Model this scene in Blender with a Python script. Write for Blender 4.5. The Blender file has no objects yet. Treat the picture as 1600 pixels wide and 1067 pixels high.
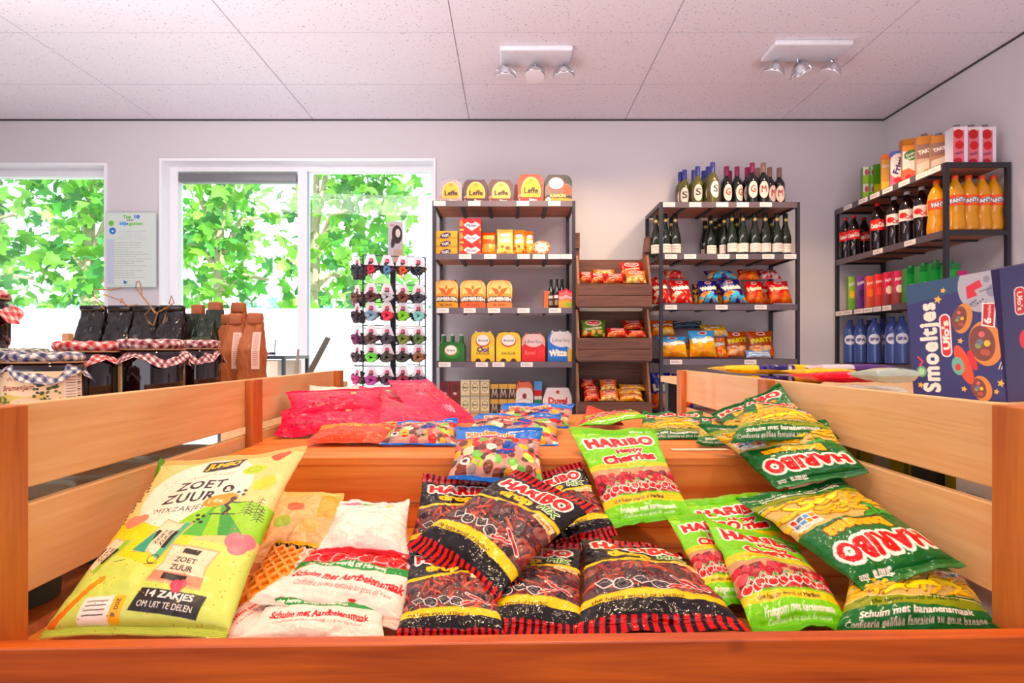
import bpy, math, random
import numpy as np
from mathutils import Vector, Matrix
PI = math.pi
SC = bpy.context.scene
COL = SC.collection
F = 866.0            # focal length in pixels of the 1600 px frame
VX, VY = 797.0, 550.0
EYE = 1.0
# ------------------------------------------------------------------ camera
cam = bpy.data.cameras.new('camera')
cam.sensor_width = 36.0
cam.lens = 36.0 * F / 1600.0
cam.shift_x = (800.0 - VX) / 1600.0
cam.shift_y = (VY - 533.5) / 1600.0
cam.clip_start = 0.02
cam_ob = bpy.data.objects.new('camera', cam)
cam_ob.location = (0, 0, EYE)
cam_ob.rotation_euler = (PI / 2, 0, 0)
COL.objects.link(cam_ob)
SC.camera = cam_ob
# ------------------------------------------------------------------ world, view
world = bpy.data.worlds.new('sky')
SC.world = world
world.use_nodes = True
wn = world.node_tree
wn.nodes.clear()
wo = wn.nodes.new('ShaderNodeOutputWorld')
wb = wn.nodes.new('ShaderNodeBackground')
wb.inputs['Color'].default_value = (0.80, 0.90, 1.0, 1)
wb.inputs['Strength'].default_value = 2.6
wn.links.new(wb.outputs[0], wo.inputs[0])
SC.view_settings.view_transform = 'Standard'
SC.view_settings.look = 'None'
SC.view_settings.exposure = 0.0
SC.view_settings.gamma = 1.0
SC.view_settings.use_curve_mapping = False
SC.cycles.max_bounces = 8
SC.cycles.transparent_max_bounces = 16
SC.cycles.caustics_reflective = False
SC.cycles.caustics_refractive = False
SC.cycles.sample_clamp_indirect = 6.0

def lamp(kind, name, loc, energy, color, target=None, **kw):
    l = bpy.data.lights.new(name, kind)
    l.energy = energy
    l.color = color
    for k, v in kw.items():
        setattr(l, k, v)
    o = bpy.data.objects.new(name, l)
    o.location = loc
    if target is not None:
        d = Vector(target) - Vector(loc)
        o.rotation_euler = d.to_track_quat('-Z', 'Y').to_euler()
    COL.objects.link(o)
    return o

lamp('SUN', 'sun', (6, -2, 8), 8.5, (1.0, 0.96, 0.88), target=(-1, 4.5, 0), angle=0.02)
# added area lamp behind the camera to fill the room; no opening there
lamp('AREA', 'added_rear_fill', (-0.8, -3.3, 1.6), 75, (0.93, 0.93, 1.0), target=(-0.6, 4, 1.55), shape='RECTANGLE', size=5.5, size_y=2.2)
lamp('AREA', 'added_upward_fill', (-2.6, 0.9, 0.5), 38, (0.97, 0.93, 1.0), target=(-2.2, 1.1, 2.8), shape='RECTANGLE', size=2.2, size_y=2.2)  # added lamp aimed at the ceiling, stands in for light off the floor
lamp('AREA', 'added_upward_fill', (2.1, 0.9, 0.5), 26, (0.99, 0.93, 0.97), target=(1.9, 1.2, 2.8), shape='RECTANGLE', size=1.3, size_y=2.2)  # added the same way on the right side
lamp('AREA', 'added_back_wall_fill', (-0.6, 2.3, 2.72), 30, (1.0, 0.90, 0.84), target=(-0.4, 4.2, 0.9), shape='RECTANGLE', size=4.6, size_y=0.3)  # added strip without a fixture, brightens the back wall and shelves
lamp('AREA', 'added_upward_fill', (-1.2, 2.6, 0.35), 34, (0.97, 0.94, 1.0), target=(-0.9, 2.7, 2.8), shape='RECTANGLE', size=3.0, size_y=1.2)  # added upward fill farther back, no real source
# warm ceiling spots over the display table, behind and beside the photographer
for lx, ly, e in ((-0.75, -0.1, 15), (0.85, -0.1, 15), (0.0, 0.75, 19), (-0.55, 1.7, 7), (0.6, 1.7, 7)):
    lamp('SPOT', 'ceiling_spot_light', (lx, ly, 2.74), e * 3.0, (1.0, 0.72, 0.44), target=(lx * 0.45, ly * 0.3 + 0.75, 0.8), spot_size=1.35, spot_blend=0.8, shadow_soft_size=0.07)

def at(x, y, Y):
    """the world point at depth Y seen at pixel (x, y) of the 1600 x 1067 photograph"""
    return np.array([(x - VX) / F * Y, Y, EYE + (VY - y) / F * Y])
def wx(x, Y): return (x - VX) / F * Y
def wz(y, Y): return EYE + (VY - y) / F * Y
def px_on(x, y, h):
    """the world point on the level plane h below the eye"""
    return at(x, y, h * F / (y - VY))
# ------------------------------------------------------------------ colour + materials
def lin(c):
    c = np.asarray(c, dtype=float) / 255.0
    return np.where(c <= 0.04045, c / 12.92, ((c + 0.055) / 1.055) ** 2.4)
def lin4(c): return tuple(lin(c[:3])) + (1.0,)

def new_mat(name):
    m = bpy.data.materials.new(name)
    m.use_nodes = True
    nt = m.node_tree
    return m, nt, nt.nodes['Principled BSDF']
MATS = {}
def plain(name, c, rough=0.5, metal=0.0, coat=0.0, trans=0.0, alpha=1.0, var=0.04, scale=30.0, bump=0.0):
    """procedural: base colour varied by noise"""
    if name in MATS: return MATS[name]
    m, nt, b = new_mat(name)
    N = nt.nodes
    tc = N.new('ShaderNodeTexCoord'); no = N.new('ShaderNodeTexNoise')
    no.inputs['Scale'].default_value = scale
    no.inputs['Detail'].default_value = 4
    nt.links.new(tc.outputs['Object'], no.inputs['Vector'])
    mx = N.new('ShaderNodeMix'); mx.data_type = 'RGBA'
    l = lin(c)
    mx.inputs[6].default_value = tuple(np.clip(l * (1 - var * 2), 0, 1)) + (1,)
    mx.inputs[7].default_value = tuple(np.clip(l * (1 + var * 2), 0, 1)) + (1,)
    nt.links.new(no.outputs['Fac'], mx.inputs[0])
    nt.links.new(mx.outputs[2], b.inputs['Base Color'])
    b.inputs['Roughness'].default_value = rough
    b.inputs['Metallic'].default_value = metal
    b.inputs['Coat Weight'].default_value = coat
    b.inputs['Transmission Weight'].default_value = trans
    b.inputs['Alpha'].default_value = alpha
    if bump:
        bp = N.new('ShaderNodeBump'); bp.inputs['Strength'].default_value = bump
        nt.links.new(no.outputs['Fac'], bp.inputs['Height'])
        nt.links.new(bp.outputs[0], b.inputs['Normal'])
    MATS[name] = m
    return m
def printed(name, rough=0.3, coat=0.0, spec=0.5, bump=0.0, bscale=60.0, metal=0.0):
    """printed film, card or paper: colour is the print laid down in the mesh, sheen is the material"""
    if name in MATS: return MATS[name]
    m, nt, b = new_mat(name)
    N = nt.nodes
    a = N.new('ShaderNodeAttribute'); a.attribute_name = 'Col'
    nt.links.new(a.outputs['Color'], b.inputs['Base Color'])
    b.inputs['Roughness'].default_value = rough
    b.inputs['Coat Weight'].default_value = coat
    b.inputs['Coat Roughness'].default_value = 0.12
    b.inputs['Specular IOR Level'].default_value = spec
    b.inputs['Metallic'].default_value = metal
    if bump:
        tc = N.new('ShaderNodeTexCoord'); no = N.new('ShaderNodeTexNoise')
        no.inputs['Scale'].default_value = bscale
        no.inputs['Detail'].default_value = 3
        nt.links.new(tc.outputs['Object'], no.inputs['Vector'])
        bp = N.new('ShaderNodeBump'); bp.inputs['Strength'].default_value = bump; bp.inputs['Distance'].default_value = 0.01
        nt.links.new(no.outputs['Fac'], bp.inputs['Height'])
        nt.links.new(bp.outputs[0], b.inputs['Normal'])
    MATS[name] = m
    return m
def wood(name, c1, c2, axis='Y', rough=0.45, coat=0.0, knots=True, scale=1.0):
    if name in MATS: return MATS[name]
    m, nt, b = new_mat(name)
    N = nt.nodes
    tc = N.new('ShaderNodeTexCoord'); mp = N.new('ShaderNodeMapping')
    s = {'X': (0.9, 14, 14), 'Y': (14, 0.9, 14), 'Z': (14, 14, 0.9)}[axis]
    mp.inputs['Scale'].default_value = tuple(v * scale for v in s)
    nt.links.new(tc.outputs['Object'], mp.inputs['Vector'])
    n1 = N.new('ShaderNodeTexNoise'); n1.inputs['Scale'].default_value = 3.0; n1.inputs['Detail'].default_value = 6; n1.inputs['Distortion'].default_value = 1.2
    nt.links.new(mp.outputs[0], n1.inputs['Vector'])
    n2 = N.new('ShaderNodeTexNoise'); n2.inputs['Scale'].default_value = 14.0; n2.inputs['Detail'].default_value = 3
    nt.links.new(mp.outputs[0], n2.inputs['Vector'])
    ad = N.new('ShaderNodeMath'); ad.operation = 'MULTIPLY_ADD'; ad.inputs[1].default_value = 0.35; 
    nt.links.new(n2.outputs['Fac'], ad.inputs[0]); nt.links.new(n1.outputs['Fac'], ad.inputs[2])
    cr = N.new('ShaderNodeValToRGB')
    cr.color_ramp.elements[0].position = 0.45; cr.color_ramp.elements[0].color = lin4(c2)
    cr.color_ramp.elements[1].position = 0.85; cr.color_ramp.elements[1].color = lin4(c1)
    nt.links.new(ad.outputs[0], cr.inputs[0])
    out = cr.outputs[0]
    if knots:
        vo = N.new('ShaderNodeTexVoronoi'); vo.inputs['Scale'].default_value = 5.5; vo.inputs['Randomness'].default_value = 1.0
        nt.links.new(tc.outputs['Object'], vo.inputs['Vector'])
        cr2 = N.new('ShaderNodeValToRGB')
        cr2.color_ramp.elements[0].position = 0.03; cr2.color_ramp.elements[0].color = (1, 1, 1, 1)
        cr2.color_ramp.elements[1].position = 0.075; cr2.color_ramp.elements[1].color = (0, 0, 0, 1)
        nt.links.new(vo.outputs['Distance'], cr2.inputs[0])
        mx = N.new('ShaderNodeMix'); mx.data_type = 'RGBA'
        mx.inputs[7].default_value = tuple(lin(c2) * 0.45) + (1,)
        nt.links.new(cr2.outputs[0], mx.inputs[0]); nt.links.new(out, mx.inputs[6])
        out = mx.outputs[2]
    nt.links.new(out, b.inputs['Base Color'])
    b.inputs['Roughness'].default_value = rough
    b.inputs['Coat Weight'].default_value = coat
    bp = N.new('ShaderNodeBump'); bp.inputs['Strength'].default_value = 0.12; bp.inputs['Distance'].default_value = 0.004
    nt.links.new(ad.outputs[0], bp.inputs['Height']); nt.links.new(bp.outputs[0], b.inputs['Normal'])
    MATS[name] = m
    return m
def clear_glass(name, tint=(0.95, 1.0, 0.97), gloss=0.08, rough=0.0):
    if name in MATS: return MATS[name]
    m, nt, b = new_mat(name)
    N = nt.nodes; N.remove(b)
    t = N.new('ShaderNodeBsdfTransparent'); t.inputs[0].default_value = tuple(tint) + (1,)
    g = N.new('ShaderNodeBsdfGlossy'); g.inputs['Roughness'].default_value = rough
    fr = N.new('ShaderNodeFresnel'); fr.inputs['IOR'].default_value = 1.45
    mu = N.new('ShaderNodeMath'); mu.operation = 'MULTIPLY_ADD'; mu.inputs[1].default_value = 0.4; mu.inputs[2].default_value = gloss * 0.2
    mx = N.new('ShaderNodeMixShader')
    nt.links.new(fr.outputs[0], mu.inputs[0]); nt.links.new(mu.outputs[0], mx.inputs[0])
    nt.links.new(t.outputs[0], mx.inputs[1]); nt.links.new(g.outputs[0], mx.inputs[2])
    nt.links.new(mx.outputs[0], N['Material Output'].inputs[0])
    MATS[name] = m
    return m

# ------------------------------------------------------------------ mesh builder
class MB:
    def __init__(s):
        s.v = []; s.n = 0; s.f = []; s.q = []; s.c = []
    def _add(s, V, col):
        V = np.asarray(V, dtype=float).reshape(-1, 3)
        b = s.n
        s.v.append(V); s.n += len(V)
        if col is None: col = (200, 200, 200)
        col = np.asarray(col, dtype=float)
        if col.ndim == 1: c = np.tile(lin(col[:3]), (len(V), 1))
        else: c = col
        s.c.append(c)
        return b
    def poly(s, V, faces, col=None):
        b = s._add(V, col)
        for f in faces: s.f.append([b + i for i in f])
    def box(s, x0, x1, y0, y1, z0, z1, col=None):
        V = [(x, y, z) for x in (x0, x1) for y in (y0, y1) for z in (z0, z1)]
        s.poly(V, [(0, 1, 3, 2), (4, 6, 7, 5), (0, 4, 5, 1), (2, 3, 7, 6), (0, 2, 6, 4), (1, 5, 7, 3)], col)
    def obox(s, c, sx, sy, sz, M=None, col=None):
        V = np.array([(x * sx / 2, y * sy / 2, z * sz / 2) for x in (-1, 1) for y in (-1, 1) for z in (-1, 1)])
        if M is not None: V = V @ np.array(M.to_3x3()).T
        s.poly(V + np.array(c), [(0, 1, 3, 2), (4, 6, 7, 5), (0, 4, 5, 1), (2, 3, 7, 6), (0, 2, 6, 4), (1, 5, 7, 3)], col)
    def rbox(s, x0, x1, y0, y1, z0, z1, r, col=None, seg=3):
        """box with its edges rounded all the way round"""
        r = min(r, (x1 - x0) / 2.01, (y1 - y0) / 2.01, (z1 - z0) / 2.01)
        ring = []
        for cx, cy, a0 in ((x1 - r, y1 - r, 0), (x0 + r, y1 - r, 90), (x0 + r, y0 + r, 180), (x1 - r, y0 + r, 270)):
            for k in range(seg + 1):
                ring.append((cx, cy, math.radians(a0 + 90 * k / seg)))
        rows = []
        for k in range(seg + 1):
            a = -PI / 2 + PI / 2 * k / seg
            rows.append((z0 + r + r * math.sin(a), r * math.cos(a)))
        for k in range(seg + 1):
            a = PI / 2 * k / seg
            rows.append((z1 - r + r * math.sin(a), r * math.cos(a)))
        V = []
        for z, rr in rows:
            for cx, cy, a in ring: V.append((cx + rr * math.cos(a), cy + rr * math.sin(a), z))
        n = len(ring); fs = []
        for i in range(len(rows) - 1):
            for j in range(n):
                k = (j + 1) % n
                fs.append((i * n + j, i * n + k, (i + 1) * n + k, (i + 1) * n + j))
        fs.append(tuple(range(n))[::-1]); fs.append(tuple((len(rows) - 1) * n + j for j in range(n)))
        s.poly(V, fs, col)
    def lathe(s, prof, c=(0, 0, 0), n=16, col=None, a0=0.0, a1=2 * PI, cols=None):
        full = abs(a1 - a0 - 2 * PI) < 1e-6
        m = n if full else n + 1
        V = []; C = []
        for i, (r, z) in enumerate(prof):
            for k in range(m):
                a = a0 + (a1 - a0) * k / n
                V.append((c[0] + r * math.cos(a), c[1] + r * math.sin(a), c[2] + z))
                if cols is not None: C.append(lin(cols[i]))
        fs = []
        for i in range(len(prof) - 1):
            for k in range(n):
                k2 = (k + 1) % m
                fs.append((i * m + k, i * m + k2, (i + 1) * m + k2, (i + 1) * m + k))
        s.poly(V, fs, np.array(C) if cols is not None else col)
    def tube(s, pts, r, n=8, col=None, closed=False):
        pts = [Vector(p) for p in pts]
        V = []; up = Vector((0, 0, 1))
        for i, p in enumerate(pts):
            if closed: d = pts[(i + 1) % len(pts)] - pts[i - 1]
            else: d = pts[min(i + 1, len(pts) - 1)] - pts[max(i - 1, 0)]
            d.normalize()
            a = d.cross(up)
            if a.length < 0.05: a = d.cross(Vector((1, 0, 0)))
            a.normalize(); b = a.cross(d)
            rr = r[i] if isinstance(r, (list, tuple)) else r
            for k in range(n):
                t = 2 * PI * k / n
                V.append(tuple(p + (a * math.cos(t) + b * math.sin(t)) * rr))
        fs = []
        L = len(pts)
        for i in range(L if closed else L - 1):
            for k in range(n):
                k2 = (k + 1) % n; j = (i + 1) % L
                fs.append((i * n + k, i * n + k2, j * n + k2, j * n + k))
        if not closed:
            fs.append(tuple(range(n))[::-1]); fs.append(tuple((L - 1) * n + k for k in range(n)))
        s.poly(V, fs, col)
    def cyl(s, p0, p1, r, n=12, col=None): s.tube([p0, p1], r, n, col)
    def ball(s, c, r, n=12, m=8, col=None, sc=(1, 1, 1)):
        V = []
        for i in range(m + 1):
            a = -PI / 2 + PI * i / m
            for k in range(n):
                b = 2 * PI * k / n
                V.append((c[0] + r * sc[0] * math.cos(a) * math.cos(b), c[1] + r * sc[1] * math.cos(a) * math.sin(b), c[2] + r * sc[2] * math.sin(a)))
        fs = [(i * n + k, i * n + (k + 1) % n, (i + 1) * n + (k + 1) % n, (i + 1) * n + k) for i in range(m) for k in range(n)]
        s.poly(V, fs, col)
    def grid(s, P, cols, flip=False):
        """P: (rows, cols, 3) points; cols the same shape of LINEAR colours, or one sRGB colour"""
        R, C = P.shape[:2]
        if isinstance(cols, np.ndarray) and cols.ndim == 3: b = s._add(P, cols.reshape(-1, 3))
        else: b = s._add(P, cols)
        i = np.arange(R - 1)[:, None] * C + np.arange(C - 1)[None, :] + b
        q = np.stack([i, i + C, i + C + 1, i + 1], -1).reshape(-1, 4)
        if flip: q = q[:, ::-1]
        s.q.append(q)
    def prism(s, pts, z0, z1, M=None, col=None):
        """outline pts (x, y) extruded from z0 to z1, then moved by matrix M"""
        n = len(pts)
        V = [(x, y, z0) for x, y in pts] + [(x, y, z1) for x, y in pts]
        if M is not None: V = [tuple(M @ Vector(p)) for p in V]
        s.poly(V, [tuple(range(n))[::-1], tuple(range(n, 2 * n))] + [(i, (i + 1) % n, n + (i + 1) % n, n + i) for i in range(n)], col)
    def mesh(s, name, m, smooth=True):
        me = bpy.data.meshes.new(name)
        V = np.concatenate(s.v).astype(np.float32)
        C = np.concatenate(s.c)
        me.vertices.add(len(V)); me.vertices.foreach_set('co', V.ravel())
        lens = [len(f) for f in s.f]; flat = [i for f in s.f for i in f]
        li = np.array(flat, dtype=np.int32); ln = np.array(lens, dtype=np.int32)
        if s.q:
            Q = np.concatenate(s.q).astype(np.int32)
            li = np.concatenate([li, Q.ravel()]); ln = np.concatenate([ln, np.full(len(Q), 4, dtype=np.int32)])
        me.loops.add(len(li)); me.loops.foreach_set('vertex_index', li)
        me.polygons.add(len(ln))
        st = np.zeros(len(ln), dtype=np.int32); st[1:] = np.cumsum(ln)[:-1]
        me.polygons.foreach_set('loop_start', st)
        me.update(calc_edges=True)
        me.validate()
        at_ = me.color_attributes.new('Col', 'FLOAT_COLOR', 'POINT')
        at_.data.foreach_set('color', np.concatenate([C, np.ones((len(C), 1))], 1).astype(np.float32).ravel())
        if smooth:
            me.shade_smooth()
            try: me.set_sharp_from_angle(angle=math.radians(40))
            except Exception: pass
        else: me.shade_flat()
        me.materials.append(m)
        return me
    def build(s, name, m, parent=None, smooth=True):
        o = bpy.data.objects.new(name, s.mesh(name, m, smooth))
        COL.objects.link(o)
        if parent is not None: o.parent = parent
        return o
LABELS = {}
def tag(o, label=None, cat=None, group=None, kind=None):
    if label:
        o['label'] = label
    if cat: o['category'] = cat
    if group: o['group'] = group
    if kind: o['kind'] = kind
    return o
def thing(name, loc, label, cat, group=None, rz=0.0):
    o = bpy.data.objects.new(name, None)
    o.empty_display_size = 0.02
    o.location = loc; o.rotation_euler = (0, 0, rz)
    COL.objects.link(o)
    return tag(o, label, cat, group)
def copy_tree(o, loc=None, rz=None, label=None, group=None, parent=None):
    c = o.copy(); COL.objects.link(c)
    if parent is not None: c.parent = parent
    for ch in o.children: copy_tree(ch, parent=c)
    if loc is not None: c.location = loc
    if rz is not None: c.rotation_euler = (0, 0, rz)
    if label: c['label'] = label
    if group: c['group'] = group
    return c
# ------------------------------------------------------------------ lettering: glyph masks from the built-in font
EM = 44; PADG = 8
GH = int(EM * 1.35)
BASE = int(EM * 0.98)      # row of the baseline
def _tri_raster(tris, W, H):
    m = np.zeros((H, W), dtype=bool)
    for t in tris:
        x0 = max(int(t[:, 0].min()), 0); x1 = min(int(t[:, 0].max()) + 2, W)
        y0 = max(int(t[:, 1].min()), 0); y1 = min(int(t[:, 1].max()) + 2, H)
        if x1 <= x0 or y1 <= y0: continue
        X, Y = np.meshgrid(np.arange(x0, x1) + .5, np.arange(y0, y1) + .5)
        (ax, ay), (bx_, by), (cx, cy) = t
        d = (by - cy) * (ax - cx) + (cx - bx_) * (ay - cy)
        if abs(d) < 1e-9: continue
        u = ((by - cy) * (X - cx) + (cx - bx_) * (Y - cy)) / d
        v = ((cy - ay) * (X - cx) + (ax - cx) * (Y - cy)) / d
        m[y0:y1, x0:x1] |= (u >= -.01) & (v >= -.01) & (u + v <= 1.01)
    return m
GL = {}
def _make_glyphs():
    cu = bpy.data.curves.new('lettering', 'FONT'); cu.size = 1.0; cu.resolution_u = 3
    ob = bpy.data.objects.new('lettering', cu); COL.objects.link(ob)
    def get(s):
        cu.body = s
        bpy.context.view_layer.update()
        dg = bpy.context.evaluated_depsgraph_get()
        me = bpy.data.meshes.new_from_object(ob.evaluated_get(dg))
        me.calc_loop_triangles()
        v = np.array([p.co[:2] for p in me.vertices]).reshape(-1, 2)
        t = [list(x.vertices) for x in me.loop_triangles]
        bpy.data.meshes.remove(me)
        return v, t
    hh = get('HH')[0]; w0 = np.ptp(hh[:, 0])
    for ch in "ABCDEFGHIJKLMNOPQRSTUVWXYZabcdefghijklmnopqrstuvwxyz0123456789!&'.,:-éû":
        v, t = get(ch)
        adv = np.ptp(get('H' + ch + 'H')[0][:, 0]) - w0
        W = int(adv * EM) + 2 * PADG + 4
        if len(v):
            P = np.stack([v[:, 0] * EM + PADG, BASE - v[:, 1] * EM], 1)
            m = _tri_raster([P[x] for x in t], W, GH)
        else: m = np.zeros((GH, W), dtype=bool)
        GL[ch] = (m, adv * EM)
    GL[' '] = (np.zeros((GH, 4), dtype=bool), EM * 0.3)
    bpy.data.objects.remove(ob); bpy.data.curves.remove(cu)
_make_glyphs()
_TM = {}
def _dil(m, r):
    r = int(round(r))
    if r <= 0: return m
    out = m.copy()
    H, W = m.shape
    for dy in range(-r, r + 1):
        for dx in range(-r, r + 1):
            if dx * dx + dy * dy > r * r + 1 or (dx == 0 and dy == 0): continue
            ys, yd = (dy, 0) if dy > 0 else (0, -dy)
            xs, xd = (dx, 0) if dx > 0 else (0, -dx)
            out[ys:H - yd if yd else H, xs:W - xd if xd else W] |= m[yd:H - ys if ys else H, xd:W - xs if xs else W]
    return out
def tmask(s, bold=0, track=0.0):
    k = (s, bold, track)
    if k in _TM: return _TM[k]
    tot = sum(GL.get(c, GL[' '])[1] + track * EM for c in s)
    W = int(tot) + 2 * PADG + 30
    m = np.zeros((GH + 16, W), dtype=bool)
    x = 8.0
    for c in s:
        g, a = GL.get(c, GL[' '])
        xi = int(round(x))
        w = min(g.shape[1], W - xi)
        m[8:8 + GH, xi:xi + w] |= g[:, :w]
        x += a + track * EM
    m = _dil(m, bold)
    _TM[k] = (m, 8 + PADG, x + PADG)      # ink runs from column 8+PADG
    return _TM[k]
# ------------------------------------------------------------------ print design drawn on a fine grid
class Cv:
    """w x h in cm, x right, y down; a = sRGB colours, hgt = relief in cm"""
    def __init__(s, w, h, nx, bg=(255, 255, 255), ss=2):
        s.w, s.h, s.ss = w, h, ss
        s.nx = nx; s.ny = max(2, int(round(nx * h / w)))
        W, H = s.nx * ss, s.ny * ss
        s.k = W / w
        s.X, s.Y = np.meshgrid((np.arange(W) + .5) / s.k, (np.arange(H) + .5) * h / H)
        s.a = np.tile(np.array(bg, dtype=float), (H, W, 1))
        s.hgt = np.zeros((H, W))
    def fill(s, m, c, clip=None):
        if clip is not None: m = m & clip
        s.a[m] = c
        return m
    def rect(s, x0, y0, x1, y1, c, r=0.0, ang=0.0, clip=None):
        cx, cy = (x0 + x1) / 2, (y0 + y1) / 2
        a = math.radians(ang)
        dx = (s.X - cx) * math.cos(a) + (s.Y - cy) * math.sin(a)
        dy = -(s.X - cx) * math.sin(a) + (s.Y - cy) * math.cos(a)
        qx = np.abs(dx) - ((x1 - x0) / 2 - r); qy = np.abs(dy) - ((y1 - y0) / 2 - r)
        m = (np.hypot(np.maximum(qx, 0), np.maximum(qy, 0)) <= r) if r > 0 else ((qx <= 0) & (qy <= 0))
        return s.fill(m, c, clip)
    def ell(s, cx, cy, rx, ry, c, ang=0.0, clip=None, relief=0.0):
        a = math.radians(ang)
        dx = (s.X - cx) * math.cos(a) + (s.Y - cy) * math.sin(a)
        dy = -(s.X - cx) * math.sin(a) + (s.Y - cy) * math.cos(a)
        q = (dx / rx) ** 2 + (dy / ry) ** 2
        m = q <= 1
        if clip is not None: m = m & clip
        if c is not None: s.a[m] = c
        if relief: s.hgt[m] = np.maximum(s.hgt[m], relief * np.sqrt(np.maximum(0, 1 - q[m])))
        return m
    def ring(s, cx, cy, rx, ry, t, c, ang=0.0, clip=None):
        m0 = s.ell(cx, cy, rx, ry, None, ang); m1 = s.ell(cx, cy, rx - t, ry - t, None, ang)
        return s.fill(m0 & ~m1, c, clip)
    def poly(s, pts, c, clip=None):
        m = np.zeros(s.X.shape, dtype=bool)
        n = len(pts)
        for i in range(n):
            x1, y1 = pts[i]; x2, y2 = pts[(i + 1) % n]
            if y1 == y2: continue
            cond = ((y1 > s.Y) != (y2 > s.Y)) & (s.X < (x2 - x1) * (s.Y - y1) / (y2 - y1) + x1)
            m ^= cond
        return s.fill(m, c, clip)
    def line(s, pts, t, c, clip=None):
        m = np.zeros(s.X.shape, dtype=bool)
        for (x1, y1), (x2, y2) in zip(pts[:-1], pts[1:]):
            dx, dy = x2 - x1, y2 - y1
            L = dx * dx + dy * dy + 1e-9
            u = np.clip(((s.X - x1) * dx + (s.Y - y1) * dy) / L, 0, 1)
            m |= (s.X - x1 - u * dx) ** 2 + (s.Y - y1 - u * dy) ** 2 <= (t / 2) ** 2
        return s.fill(m, c, clip)
    def under(s, f): return s.Y > f(s.X)
    def star(s, cx, cy, r, c, n=5, a0=0.3):
        s.poly([(cx + (r if i % 2 == 0 else r * .45) * math.sin(a0 + PI * i / n), cy - (r if i % 2 == 0 else r * .45) * math.cos(a0 + PI * i / n)) for i in range(2 * n)], c)
    def text(s, t, cx, cy, h, w=None, ang=0.0, c=(0, 0, 0), oc=None, ow=2, bold=1, arc=0.0, shear=0.0, track=0.0, align='c', clip=None, relief=0):
        m, ink0, ink1 = tmask(t, bold, track)
        cap = 0.73 * EM
        ky = cap / h
        L = ink1 - ink0
        kx = ky if w is None else L / w
        wid = L / kx
        if align == 'l': cx = cx + wid / 2 * math.cos(math.radians(ang)); 
        a = math.radians(ang)
        dx = (s.X - cx) * math.cos(a) + (s.Y - cy) * math.sin(a)
        dy = -(s.X - cx) * math.sin(a) + (s.Y - cy) * math.cos(a)
        dy = dy - arc * (dx / (wid / 2)) ** 2
        dx = dx + shear * dy
        col = (dx * kx + (ink0 + ink1) / 2).astype(int)
        row = (dy * ky + 8 + BASE - cap / 2).astype(int)
        H, W = m.shape
        ok = (col >= 0) & (col < W) & (row >= 0) & (row < H)
        if clip is not None: ok &= clip
        col = np.clip(col, 0, W - 1); row = np.clip(row, 0, H - 1)
        if oc is not None:
            k = (t, bold, track, 'o', ow)
            if k not in _TM: _TM[k] = _dil(m, ow)
            s.a[_TM[k][row, col] & ok] = oc
        s.a[m[row, col] & ok] = c
    def out(s):
        H, W = s.a.shape[:2]; q = s.ss
        A = lin(s.a).reshape(H // q, q, W // q, q, 3).mean((1, 3))
        g = A.mean(-1, keepdims=True); A = np.clip(g + (A - g) * 1.15, 0.003, 1)
        Hh = s.hgt.reshape(H // q, q, W // q, q).mean((1, 3))
        return A, Hh
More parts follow.
